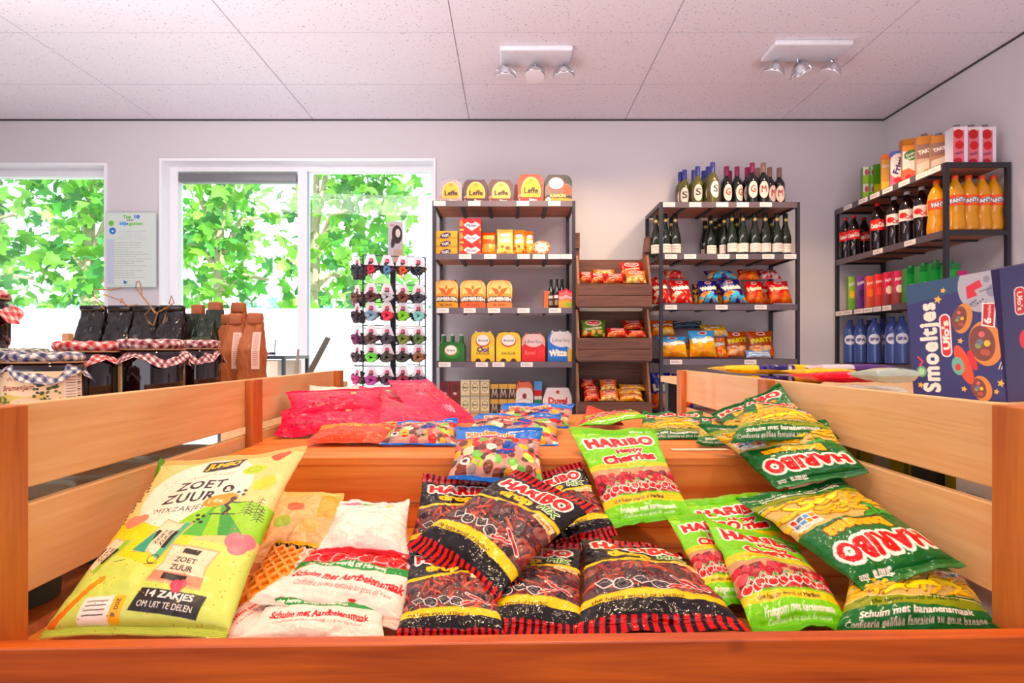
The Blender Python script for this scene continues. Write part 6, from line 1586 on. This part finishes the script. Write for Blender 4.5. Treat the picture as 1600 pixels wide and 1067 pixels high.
c_.poly([(6.6, 25.2), (7.2, 25.8), (8.2, 26.0), (7.4, 26.9), (6.8, 26.9)], (20, 110, 190)); c_.poly([(7.4, 26.4), (8.4, 25.9), (7.6, 27.0)], (110, 190, 80)); c_.text('vakantie', 8.6, 27.4, .4, 4, 0, (120, 150, 190), bold=0)
YN = WY - .03
nt_ = thing('wall_notice', (wx(205, YN), YN, wz(448, YN)), 'clear acrylic notice with green and blue heading on the wall between the windows', 'notice')
hN = wz(333, YN) - wz(448, YN); wN = wx(243, YN) - wx(166.5, YN)
b = MB(); A, _ = c_.out(); ny, nx = A.shape[:2]; U, V = np.meshgrid(np.linspace(-.5, .5, nx), np.linspace(1, 0, ny)); b.grid(np.stack([U * wN, np.full_like(U, -.003), V * hN], -1), A); b.build('printed_sheet', printed('notice_print', .12, .6), nt_, smooth=False)
b = MB(); b.box(-wN / 2 - .004, wN / 2 + .004, -.0025, .004, -.004, hN + .004); b.build('acrylic_plate', plain('greenish_acrylic', (196, 226, 212), .1, coat=.5), nt_, smooth=False)
for sx_ in (-1, 1):
    for zz in (.03, hN - .03): b = MB(); b.cyl((sx_ * (wN / 2 - .02), .004, zz), (sx_ * (wN / 2 - .02), .0295, zz), .006, 10); b.build('standoff', M_chrome, nt_)
YC = 3.3
cx0, cx1 = wx(340, YC), wx(445, YC); cz = wz(556, YC)
lc = thing('low_cabinet', ((cx0 + cx1) / 2, YC + .2, 0), 'low black framed cabinet with pale wood front by the double window', 'cabinet')
W_ = (cx1 - cx0) / 2; M_blk = plain('black_frame_steel', (40, 44, 52), .4)
for X in (-W_, W_ - .02):
    for Y in (-.2, .18): b = MB(); b.box(X, X + .02, Y, Y + .02, 0, cz - .02); b.build('post', M_blk, lc, smooth=False)
b = MB(); b.box(-W_, W_, -.2, .2, cz - .02, cz); b.build('top', M_blk, lc, smooth=False)
b = MB(); b.box(-W_ + .022, W_ - .05, -.185, .19, .1, cz - .03); b.build('front_panel', wood('pale_cabinet_wood', (236, 214, 190), (214, 186, 160), 'Z', .5, 0, knots=False), lc, smooth=False)
gl = thing('glass_vase', (wx(422, 3.4), 3.4, cz + .001), 'small clear glass on the low black cabinet beside the brown paper bags', 'glass')
b = MB(); b.lathe([(.001, .004), (.03, .004), (.042, .10), (.044, .10), (.033, 0), (.001, 0)], n=20); b.build('glass_body', clear_glass('drinking_glass', (.95, .93, .97), .6), gl)
b = MB(); b.lathe([(.001, .006), (.029, .006), (.031, .02), (.001, .021)], n=20); b.build('contents', plain('violet_stones', (150, 140, 180), .4), gl)
# small wooden easel leg and dark strip by the far post
b = MB(); b.prism([(0, 0), (.018, 0), (.075, .11), (.062, .115)], -.006, .006, Matrix.Rotation(PI / 2, 4, 'X')); o = b.build('slate_sign', plain('slate', (110, 116, 116), .5)); o.location = (wx(479, 1.75), 1.75, wz(583, 1.75))
tag(o, 'narrow grey slate marker sticking up behind the rear corner of the pine bin', 'marker')
b = MB(); b.prism([(0, 0), (.012, 0), (.016, .09), (.012, .09)], -.004, .004, Matrix.Rotation(PI / 2, 4, 'X')); o = b.build('slate_sign', plain('slate_pale', (176, 180, 184), .5)); o.location = (wx(459, 1.75), 1.75, wz(590, 1.75))
tag(o, 'thin pale marker standing left of the grey slate one behind the pine bin', 'marker')
b = MB(); b.box(-.25, .05, -.04, .06, -(wz(594, 1.75) - .012), .02); o = b.build('rear_stand', M_panel); o.location = (wx(479, 1.75), 1.75, wz(594, 1.75) - .012)
tag(o, 'narrow pine stand behind the left rear post of the bin', 'stand')
# ================================================================== JARS AND GIFT BAGS, LEFT TABLE
TZ = Z(.085) + .0006
def gingham(name, c1, c2, s=58.0):
    if name in MATS: return MATS[name]
    m, nt, bs = new_mat(name); N = nt.nodes; Lk = nt.links
    a = N.new('ShaderNodeAttribute'); a.attribute_name = 'Col'
    Lk.new(a.outputs['Color'], bs.inputs['Base Color']); bs.inputs['Roughness'].default_value = .8
    no = N.new('ShaderNodeTexNoise'); no.inputs['Scale'].default_value = 900
    tc = N.new('ShaderNodeTexCoord'); Lk.new(tc.outputs['Object'], no.inputs['Vector'])
    bp = N.new('ShaderNodeBump'); bp.inputs['Strength'].default_value = .2; bp.inputs['Distance'].default_value = .001
    Lk.new(no.outputs['Fac'], bp.inputs['Height']); Lk.new(bp.outputs[0], bs.inputs['Normal'])
    MATS[name] = m; return m
M_cloth = gingham('gingham_cloth', 0, 0)
M_jam = plain('dark_jam_glass', (26, 8, 16), .05, coat=.8, var=.1)
def jar(x, Y, r, h, col, label, labs=None, la=-PI / 2, seed=1, z=TZ, lidh=.012, flare=.024):
    X = wx(x, Y)
    t = thing('jam_jar', (X, Y, z), label, 'jam jar')
    b = MB(); b.lathe([(.001, .003), (r * .9, 0), (r * .985, .006), (r, .012), (r, h * .74), (r * .93, h * .82), (r * .88, h * .86), (r * .88, h * .9), (.001, h * .9)], n=32); b.build('glass', M_jam, t)
    n1, n2 = 150, 64
    A_, R_ = np.meshgrid(np.linspace(0, 2 * PI, n1), np.linspace(0, 1, n2))
    Rm = r * .93; L = Rm + .006 + h * .16 + flare
    s = R_ * L
    rnd = np.random.RandomState(seed); ph = rnd.uniform(0, 6, 3)
    fl = 1 + .16 * np.sin(7 * A_ + ph[0]) + .10 * np.sin(11 * A_ + ph[1])
    flat = np.clip(s, 0, Rm); down = np.clip(s - Rm, 0, h * .14); skirt = np.clip(s - Rm - h * .14, 0, 1)
    ed = .35 + .65 * np.abs(np.cos(2 * A_ + ph[2]))       # square cloth: corners hang lower
    rad = flat + .004 * np.sin(np.clip(down / (h * .14), 0, 1) * PI) - .004 * np.clip(down / (h * .14), 0, 1) + skirt * (.45 * fl)
    zz = h * (.93 + .07) - down * .95 - skirt * (.85 * ed) + .0015 * np.sin(9 * A_ + ph[1]) * (R_ > .3) - .002 * (flat / Rm) ** 6
    Px, Py = rad * np.cos(A_), rad * np.sin(A_)
    fx, fy = s * np.cos(A_), s * np.sin(A_)
    g = .0062
    a = ((fx / g) % 2 < 1).astype(int) + ((fy / g) % 2 < 1).astype(int)
    pal = np.array([lin((242, 232, 228)), lin((np.array(col) + np.array((242, 232, 228))) / 2), lin(col)])
    b = MB(); b.grid(np.stack([Px, Py, zz], -1), pal[a]); b.build('gingham_cover', M_cloth, t)
    b = MB(); b.tube([((Rm + .002) * math.cos(q_), (Rm + .002) * math.sin(q_), h * .85) for q_ in np.linspace(0, 2 * PI, 32, endpoint=False)], .0012, 6, closed=True); b.build('string', plain('twine', (176, 130, 90), .7), t)
    if labs is not None:
        lab(r + .0008, h * .10, h * .72, labs[1], labs[0], False, la).build('label', M_paper, t)
    return t
def jl(c):
    c.rect(-1, -1, 15, 10, (238, 224, 196)); c.text('Wilde', 3.4, 1.4, .8, 3, -4, (150, 60, 50), bold=0); c.text('Bramenjam', 3.8, 3.0, 1.0, 5, -4, (150, 40, 50), bold=1, shear=.2)
    c.poly([(0, 5), (2, 4.2), (5, 4.8), (8, 4.2), (8, 8), (0, 8)], (214, 200, 120)); lumps(c, (c.X > 6) & (c.X < 10) & (c.Y > 1.5), 60, [(60, 80, 60), (90, 120, 80), (50, 60, 70)], .28, 3, 0); lumps(c, (c.X < 2.5) & (c.Y > 4), 26, [(90, 110, 70), (120, 130, 70)], .3, 4, 0)
    c.ell(5, 5.9, 2.4, .9, (246, 210, 190)); c.text('fruit', 5, 5.9, .6, 2.4, 0, (120, 80, 80), bold=0)
    c.rect(10.4, -1, 15, 10, (248, 240, 236))
    for k in range(12): c.rect(10.8, .6 + k * .55, 12.6, .75 + k * .55, (120, 110, 110))
    for k in range(14): c.rect(12.9, .8 + k * .45, 13.7, .8 + k * .45 + (.14 if k % 3 else .28), (30, 26, 26))
JL = mini(14, 8, 150, (238, 224, 196), jl)
EDG = mini(2, 8, 10, (226, 206, 160))
jar(-22, .70, .045, .086, (50, 64, 96), 'jam jar with blue gingham cover cut by the left edge', seed=2)
jar(25, .90, .045, .090, (96, 104, 96), 'jam jar with greyish gingham cover behind the labelled one', seed=8)
jar(68, .72, .0455, .084, (50, 60, 104), 'jam jar with blue gingham cover and a printed bramble label', (JL, 1.05), -PI / 2 + .62, 3)
jar(140, .84, .046, .100, (204, 24, 36), 'jam jar with bright red gingham cover', None, seed=4)
jar(236, .88, .048, .104, (120, 20, 48), 'jam jar with maroon gingham cover, larger one in front of the gift bags', (EDG, .12), -PI / 2 - .38, 5)
jar(306, 1.03, .042, .106, (120, 20, 48), 'jam jar with maroon gingham cover, smaller one beside the brown bags', (EDG, .12), -PI / 2 - .5, 6)
jar(-42, .70, .036, .074, (206, 40, 50), 'small jar with red gingham cover high at the left edge', None, seed=7, z=TZ + .0895, flare=.03)
# gift bags
def gusset(loc, w, d, h, label, m, name='gift_bag', fold=True, rz=0.0, lab_=None, twine=None, cat='gift bag', grp=None, lean=0.0, seed=1, taper=.24):
    t = thing(name, loc, label, cat, grp, rz)
    r_ = np.random.RandomState(seed)
    b = MB(); n = 30; mm = 44
    A_, V_ = np.meshgrid(np.linspace(0, 2 * PI, n * 4 + 1), np.linspace(0, 1, mm))
    v = V_; k = np.clip((v - .55) / .45, 0, 1)
    dd = d * (1 - k * .93); ww = w * (1 - taper * k)
    e = 5.0
    ca, sa = np.cos(A_), np.sin(A_)
    rr = (np.abs(ca) ** e + np.abs(sa) ** e) ** (-1 / e)
    X = rr * ca * ww / 2; Y = rr * sa * dd / 2
    pinch = (np.abs(sa) < .55) * k * np.sin(np.clip(k, 0, 1) * PI) * .2
    X = X * (1 - pinch)
    N_ = (vnoise(A_ / (2 * PI), V_, 16, 10, seed) * .006 + vnoise(A_ / (2 * PI), V_, 40, 26, seed + 1) * .0025) * (w / .07)
    X = X + N_ * ca; Y = Y + N_ * sa
    Zz = v * h
    X = X + lean * k * .02
    P = np.stack([X, Y, Zz], -1); P[:, -1] = P[:, 0]
    b.grid(P, (200, 200, 200), flip=True)
    b.poly([tuple(P[0, i]) for i in range(0, n * 4)], [tuple(range(n * 4))]); b.poly([tuple(P[-1, i]) for i in range(0, n * 4)], [tuple(range(n * 4))])
    b.build('bag_body', m, t)
    if fold:
        b = MB(); b.rbox(-w * .5 * (1 - taper) + lean * .02, w * .5 * (1 - taper) + lean * .02, -.010, .006, h - (.016 if taper > .3 else .008), h + (.008 if taper > .3 else .004), .004); b.build('folded_top', m, t)
    if lab_ is not None:
        A, _ = lab_[0]; ny, nx = A.shape[:2]; x0, x1, z0, z1 = lab_[1]
        U, V = np.meshgrid(np.linspace(x0, x1, nx), np.linspace(z1, z0, ny))
        kk = np.clip((V / h - .55) / .45, 0, 1)
        b = MB(); b.grid(np.stack([U, -d / 2 * (1 - kk * .93) - .003, V], -1), A); b.grid(np.stack([U, -d / 2 * (1 - kk * .93) - .0026, V], -1), WH, flip=True); b.build('label', M_paper, t)
    if twine:
        for pts in twine:
            b = MB(); b.tube(pts, .0011, 6); b.build('twine', plain('raffia', (176, 126, 70), .6), t)
    return t
M_bfoil = plain('black_foil_bag', (30, 27, 28), .18, coat=.4, var=.2, bump=.05)
M_dgreen = plain('dark_green_foil_bag', (34, 50, 36), .2, coat=.4, var=.15)
M_kraft = plain('kraft_paper', (178, 100, 52), .55, coat=.1, var=.06, bump=.05)
LB = mini(5, 6, 30, (226, 196, 200), lambda c: [c.rect(.6, .7 + k * .6, 4.4 - (k % 3) * .6, .95 + k * .6, (120, 90, 100)) for k in range(8)])
YG = 1.12
def px2(x, y, Y, loc): return (wx(x, Y) - loc[0], Y - loc[1], wz(y, Y) - loc[2])
for i, (x, lb_) in enumerate(((147, 'first from the left with a bent wire tie'), (190, 'second from the left with a shiny fold'), (230, 'third from the left'), (270, 'fourth from the left, tied with raffia loops'))):
    loc = (wx(x, YG), YG + .0, TZ); h = wz(474, YG) - TZ - .008
    tw = None
    if i == 0: tw = [[px2(160, 473, YG - .03, loc), px2(146, 462, YG - .03, loc), px2(146, 452, YG - .03, loc), px2(175, 453, YG - .03, loc), px2(190, 449, YG - .03, loc)], [px2(148, 470, YG - .03, loc), px2(158, 478, YG - .035, loc), px2(163, 483, YG - .035, loc)]]
    if i == 1: tw = [[px2(162, 460, YG - .03, loc), px2(185, 468, YG - .03, loc), px2(200, 478, YG - .03, loc), px2(215, 476, YG - .03, loc)], [px2(188, 473, YG - .03, loc), px2(190, 466, YG - .03, loc), px2(194, 473, YG - .03, loc)]]
    if i == 3: tw = [[px2(245, 490, YG - .04, loc), px2(228, 470, YG - .04, loc), px2(212, 450, YG - .04, loc), px2(213, 441, YG - .04, loc), px2(217, 439, YG - .04, loc), px2(220, 445, YG - .04, loc), px2(222, 462, YG - .04, loc), px2(243, 488, YG - .04, loc)], [px2(243, 490, YG - .04, loc), px2(236, 482, YG - .04, loc), px2(226, 492, YG - .04, loc), px2(232, 504, YG - .04, loc), px2(240, 508, YG - .04, loc), px2(247, 488, YG - .04, loc), px2(262, 480, YG - .04, loc), px2(270, 474, YG - .04, loc)], [px2(256, 482, YG - .04, loc), px2(262, 478, YG - .04, loc), px2(258, 495, YG - .04, loc), px2(255, 506, YG - .04, loc)], [px2(264, 475, YG - .04, loc), px2(268, 462, YG - .04, loc), px2(272, 474, YG - .04, loc)]]
    gusset(loc, .056, .058, h, 'shiny black gift bag, %s' % lb_, M_bfoil, taper=.14, lab_=(LB, (-.004 if i < 3 else .0, .024, .062, .098)), twine=tw, seed=20 + i)
for i, (x, yt, Y) in enumerate(((296, 490, 1.16), (322, 491, 1.14))):
    gusset((wx(x, Y), Y, TZ), .045, .05, wz(yt, Y) - TZ, 'dark green gift bag, %s one' % ('left', 'right')[i], M_dgreen, fold=False, lab_=(mini(6, 8, 30, (60, 76, 52), lambda c: (c.rect(1.5, 2, 4.5, 3.4, (110, 60, 60)), c.rect(.5, 4.4, 5.5, 4.8, (120, 130, 90)))), (-.018, .018, .07, .115)), seed=30 + i)
gusset((wx(336, 1.28), 1.28, TZ), .05, .05, wz(484, 1.28) - TZ, 'dark green gift bag behind, with a thin pale side label', M_dgreen, fold=False, lab_=(LB, (.012, .024, .05, .12)), seed=33)
LK = mini(2.2, 11, 18, (240, 206, 196), lambda c: [c.rect(.4, .8 + k * .55, 1.7, 1.0 + k * .55, (170, 120, 120)) for k in range(17)])
for i, (x, yt, Y, w_, lb_) in enumerate(((306, 478, 1.40, .052, 'behind the dark green ones, leftmost'), (333, 474, 1.40, .056, 'second from the left at the back'), (352, 494, 1.22, .045, 'short, just left of the two front ones'), (369, 475, 1.30, .052, 'tall, behind the two front ones'), (364, 493, 1.16, .048, 'left of the two in front'), (394, 492, 1.14, .050, 'right of the two in front'))):
    gusset((wx(x, Y), Y, TZ), w_, .05, wz(yt + 3, Y) - TZ, 'brown kraft paper bag, %s' % lb_, M_kraft, name='paper_bag', cat='paper bag', lab_=(LK, (.006, .022, .05, .125)), seed=40 + i, rz=.15 if i > 3 else 0, taper=.42, lean=.35)
b = MB(); b.rbox(-.008, .008, -.008, .008, 0, .125, .003); o = b.build('cork', plain('cork', (206, 160, 110), .7)); o.location = (wx(106, 1.2), 1.2, TZ)
tag(o, 'small tan wooden stick standing behind the red covered jar', 'wooden stick')
# tubs with clear lids on the lower shelf left of the bin
LZ = Z(.27) + .0008
M_lid = clear_glass('clear_tub_lid', (.86, .94, .9), 1.6, .12)
for i, (Y, lb_) in enumerate(((.60, 'nearest the left post'), (.745, 'in the middle of the gap'), (.895, 'farthest along the gap'))):
    z = EYE - .154 - .004 * i; X = -.54
    t = thing('food_tub', (X, Y, LZ), 'round lidded tub behind the left slats, %s' % lb_, 'food tub')
    b = MB(); b.lathe([(.001, 0), (.042, 0), (.05, z - LZ - .004), (.001, z - LZ - .004)], n=28); b.build('tub', plain('teal_tub', (60, 110, 110), .4), t)
    b = MB(); b.lathe([(.001, z - LZ - .001), (.05, z - LZ - .001), (.052, z - LZ), (.054, z - LZ + .004), (.056, z - LZ + .004), (.056, z - LZ - .008)], n=32); b.build('lid', plain('pale_green_lid', (214, 236, 222), .45), t)
for i, (Y, lb_) in enumerate(((.68, 'nearer'), (.86, 'farther'))):
    pbox('dark_box', 'black box with red lettering on the lower shelf left of the bin, %s one' % lb_, 'box', -.66, Y + .0, LZ, .09, .05, .10, mini(9, 8, 50, (20, 22, 26), lambda c: c.text('MASO', 5, 3, 2, 6, 0, (190, 50, 40), bold=2)), (18, 20, 24), sidedes=None, rz=0)
# ================================================================== RIGHT TABLE
BZ = Z(.075) + .0006
def smo(c):
    NV = (44, 40, 104)
    c.rect(-1, -1, 15, 20, NV); c.fill(c.Y < 3.4 - .12 * c.X, (44, 74, 110))
    c.ell(11.6, 2.0, 3.6, 4.0, (176, 176, 190)); c.ell(13, 3.0, .9, .9, (140, 140, 160)); c.ell(12.2, 1.2, .5, .5, (140, 140, 160)); c.ell(10.2, 4.6, .7, .5, (150, 150, 170)); c.poly([(9.2, 1.9), (11.2, 1.1), (11.6, 2.2), (10.4, 2.6), (10.8, 3.4), (9.3, 3.8)], (206, 50, 70)); c.line([(11.2, 2.9), (12.8, 2.6)], .15, (90, 90, 110))
    for k in range(7): c.ell(9.8 + .35 * k, 4.6 - .25 * (k % 3), .18, .1, (70, 70, 90), -20)
    c.text('Smoeltjes', 3.0, 10.6, 2.6, 14.6, -90, (244, 238, 226), bold=2, track=.07)
    c.rect(4.9, 5.6, 6.6, 12.4, (250, 240, 240), r=.85); c.rect(5.1, 5.8, 6.4, 12.2, (206, 24, 56), r=.65); c.text("Ufo's", 5.75, 9.0, 1.0, 4.6, -90, WH, bold=2)
    def cookie(x, y, rx, ry, a=0):
        c.ell(x + .25, y, rx, ry, (214, 140, 70), a); c.ell(x - .25, y - .05, rx * .78, ry * .8, (120, 62, 50), a)
        r = np.random.RandomState(int(x * 10)); 
        for k, (dx, dy) in enumerate(((0, -.55), (.5, 0), (-.4, .1), (.1, .5), (-.2, -.1), (.45, .55))): c.ell(x - .25 + dx * rx * .6, y + dy * ry * .75, rx * .19, rx * .19, [(214, 110, 120), (240, 200, 60), (130, 160, 90), (190, 80, 60), (110, 120, 150), (170, 90, 70)][k])
    cookie(8.2, 6.6, 1.4, 2.3, 14); cookie(11.3, 10.6, 2.4, 3.3, -8); cookie(10.4, 17.2, 1.4, 1.9, -16)
    c.ell(8.2, 13.6, 1.0, 3.1, (226, 86, 36), -18); c.ell(7.3, 13.8, .9, 1.4, (110, 180, 160), -10); c.ell(7.3, 14.0, .45, .55, (214, 60, 60)); c.ell(9.5, 13.0, .5, 1.6, (206, 40, 40), -18)
    c.poly([(11.4, 4.6), (13.4, 4.8), (13.0, 8.4), (11.1, 8.0)], (250, 236, 236)); c.poly([(11.6, 4.8), (13.2, 5.0), (12.8, 8.2), (11.3, 7.8)], (190, 24, 50)); c.text('6', 12.0, 7.3, 1.0, .9, -84, WH, bold=2); c.text('minipakken', 12.3, 5.9, .5, 1.8, -84, WH, bold=0)
    c.ell(1.6, 14.6, .8, .9, (110, 170, 120)); c.ell(1.6, 14.6, .5, .55, (170, 220, 180)); c.line([(1.2, 12.2), (1.9, 13.0), (1.4, 13.6)], .3, (214, 60, 70))
    for (x, y, s) in ((4.9, 3.2, .7), (5.8, 1.9, .5), (7.9, 10.0, .5), (8.0, 17.3, .5), (1.3, 16.8, .55), (13.4, 16.4, .6), (12.7, 17.6, .45)): c.star(x, y, s, (246, 190, 90))
    c.line([(13.6, 13.4), (13.2, 14.4)], .1, WH); c.line([(14.0, 13.2), (13.6, 14.4)], .1, WH)
def box3d(corners, thick, des, side, label, cat='biscuit box', name='biscuit_box'):
    TL, TR, BR, BL = [np.array(p) for p in corners]
    org = (BL + BR) / 2; nrm = np.cross(BL - TL, TR - TL); nrm /= np.linalg.norm(nrm)
    if nrm[1] < 0: nrm = -nrm
    t = thing(name, tuple(org), label, cat)
    A, _ = des; ny, nx = A.shape[:2]; U, V = np.meshgrid(np.linspace(0, 1, nx), np.linspace(0, 1, ny)); U = U[..., None]; V = V[..., None]
    P = (1 - U) * (1 - V) * TL + U * (1 - V) * TR + U * V * BR + (1 - U) * V * BL - org
    b = MB(); b.grid(P, A)
    e = 0.0003 * nrm
    C8 = [p - org + e for p in (TL, TR, BR, BL)] + [p - org + nrm * thick for p in (TL, TR, BR, BL)]
    b.poly(C8, [(4, 5, 6, 7)[::-1], (0, 4, 5, 1)[::-1], (1, 5, 6, 2)[::-1], (2, 6, 7, 3)[::-1], (3, 7, 4, 0)[::-1]], side)
    b.build('carton', M_board, t, smooth=False)
    return t
Yb = .86
def bz(x, y, Y): p = at(x, y, Y); return p
B1, B2 = at(1428, 700, .90), at(1572, 700, .83)
B1[2] = BZ; B2[2] = BZ
wv = B2 - B1
T1 = at(1415, 446, .915); T2 = at(1560, 420, .845)
box3d([T1, T2, B2, B1], .055, mini(14, 19, 230, (44, 40, 104), smo), (40, 38, 96), 'navy blue biscuit box with white upright lettering and cookies, at the right')
def smo2(c):
    c.text('Smoeltjes', 6.2, 5.8, 2.6, 9.0, 86, (244, 226, 190), (24, 22, 60), ow=2, bold=2)
    c.rect(2.2, 3.4, 4.2, 7.8, (240, 220, 224), r=.8); c.rect(2.4, 3.6, 4.0, 7.6, (206, 24, 56), r=.6); c.text("Ufo's", 3.2, 5.6, .9, 3.0, 90, WH, bold=1)
    c.ell(4.0, 11.6, 1.3, 1.6, (220, 30, 70)); c.ell(6.5, 16.6, 2.4, 3.0, (226, 130, 70), 20); c.ell(6.6, 16.6, 1.7, 2.1, (130, 66, 56), 20); c.ell(6.4, 16.0, .5, .5, (220, 110, 130)); c.ell(7.0, 17.4, .5, .5, (230, 200, 90))
    for k in range(3): c.line([(3.4 + k * .7, 19.0), (3.4 + k * .7, 21.5)], .12, (190, 190, 210))
C1, C2 = at(1575, 700, .828), at(1660, 700, .88); C1[2] = BZ; C2[2] = BZ
box3d([at(1561, 420, .84), at(1650, 402, .89), C2, C1], .05, mini(10, 21, 120, (40, 36, 96), smo2), (40, 34, 90), 'second navy biscuit box cut by the right edge, turned away from the first')
# flat packs
def flatpack(x0, x1, y, Y0, Y1, h, col, label, f=None, z=None, T=.5, cat='biscuit pack', nx=120, w=14, hh=8, seed=5):
    zc = wz(y, (Y0 + Y1) / 2) if z is None else z
    c = [np.array([wx(x0, Y0), Y1, zc]), np.array([wx(x1, Y0), Y1, zc]), np.array([wx(x1, Y0), Y0, zc]), np.array([wx(x0, Y0), Y0, zc])]
    D = mini(w, hh, nx, col, f)
    return bag('biscuit_pack', label, cat, c, D, T=h / .55, seal=.05, seed=seed, back=col, up=(0, 0, 1), backT=.9, wr=.4, full=.22, low=True)
def yb_(c): c.rect(5, -1, 9.4, 9, (40, 36, 100)); lumps(c, (c.X > 5) & (c.X < 9.4), 30, [(70, 66, 140), (200, 190, 210)], .22, 5, 0); c.text('Speculoos', 2.4, 4, 1.4, 4.4, 0, (206, 70, 30), bold=2); c.rect(4.6, -1, 5.2, 9, (60, 60, 140))
flatpack(1140, 1296, 590, 1.19, 1.3, .011, (248, 196, 30), 'yellow and navy biscuit pack, lower one of the two stacked on the right table', yb_, z=BZ + .012, seed=61)
flatpack(1134, 1300, 578, 1.20, 1.32, .011, (250, 200, 30), 'yellow and navy biscuit pack, upper one of the two stacked on the right table', yb_, z=BZ + .036, seed=62)
flatpack(1262, 1345, 580, 1.08, 1.2, .009, (250, 200, 36), 'yellow pack end lying behind the red pack on the right table', None, z=BZ + .033, seed=63)
flatpack(1278, 1400, 590, .95, 1.06, .010, (222, 24, 60), 'red and pink biscuit pack with a notched end on the right table', lambda c: (c.rect(6, -1, 15, 9, (240, 90, 100)), c.text('Koek', 10, 4, 1.8, 5, 4, (250, 210, 200), bold=1)), z=BZ + .030, seed=64)
flatpack(1290, 1405, 575, 1.12, 1.24, .010, (96, 66, 140), 'purple and white pack behind the yellow pack', lambda c: c.rect(-1, -1, 6, 9, (220, 214, 230)), z=BZ + .040, seed=65)
flatpack(1276, 1424, 606, .86, .97, .011, (206, 204, 198), 'long pale grey pack with small dark lettering lying in front on the right table', lambda c: (c.rect(-1, -1, 15, 3, (214, 130, 110)), c.text('LEKKER SMOEL', 5, 6.3, .7, 4.4, 0, (90, 90, 90), bold=1), c.rect(1, 6.4, 3, 7, (120, 160, 90))), z=BZ + .011, seed=66)
flatpack(1374, 1442, 585, .79, .87, .012, (176, 190, 184), 'pale sage pack with a pastry picture and dark lettering, beside the blue box', lambda c: (c.ell(3.4, 5.6, 2, 1.2, (214, 170, 110)), c.ell(3.4, 5.6, 1.4, .8, (236, 200, 140)), c.text('EIERKOEK', 10, 6.8, .9, 5, 180, (70, 74, 70), bold=2), c.text('VANILLE', 10, 5.6, .9, 5, 180, (70, 74, 70), bold=2)), z=BZ + .040, seed=67)
# striped olive boxes on the lower shelf right of the bin
def olv(c): c.rect(-1, -1, 3, 20, (150, 146, 50)); c.rect(3, -1, 6, 20, (170, 170, 172)); c.rect(6, -1, 9, 20, (150, 146, 50))
OL = mini(9, 14, 24, (74, 74, 22), olv)
for i in range(6):
    Y = .52 + .095 * i + .08
    pbox('storage_box', 'olive and grey striped box seen through the right slats, %s from the near end' % ordn(i), 'box', .535, Y, Z(.27) + .0008, .08, .088, .16, OL, (74, 74, 30), sidedes=OL, group='striped boxes on the lower shelf')
pbox('silver_tin', 'silver tin seen through the slats by the right post', 'tin', .512, .548, Z(.27) + .0008, .06, .05, .16, mini(5, 12, 20, (210, 214, 220), lambda c: (c.rect(1.5, 3, 3.6, 6, (70, 80, 80)), c.rect(-1, 7, 6, 8.6, (90, 90, 170)), c.rect(-1, 8.6, 6, 9.4, (190, 60, 70)))), (210, 212, 220), sidedes=mini(5, 12, 20, (210, 214, 220), lambda c: (c.rect(1.5, 3, 3.6, 4.4, (60, 70, 70)), c.rect(-1, 4.4, 6, 5.8, (90, 90, 170)))))
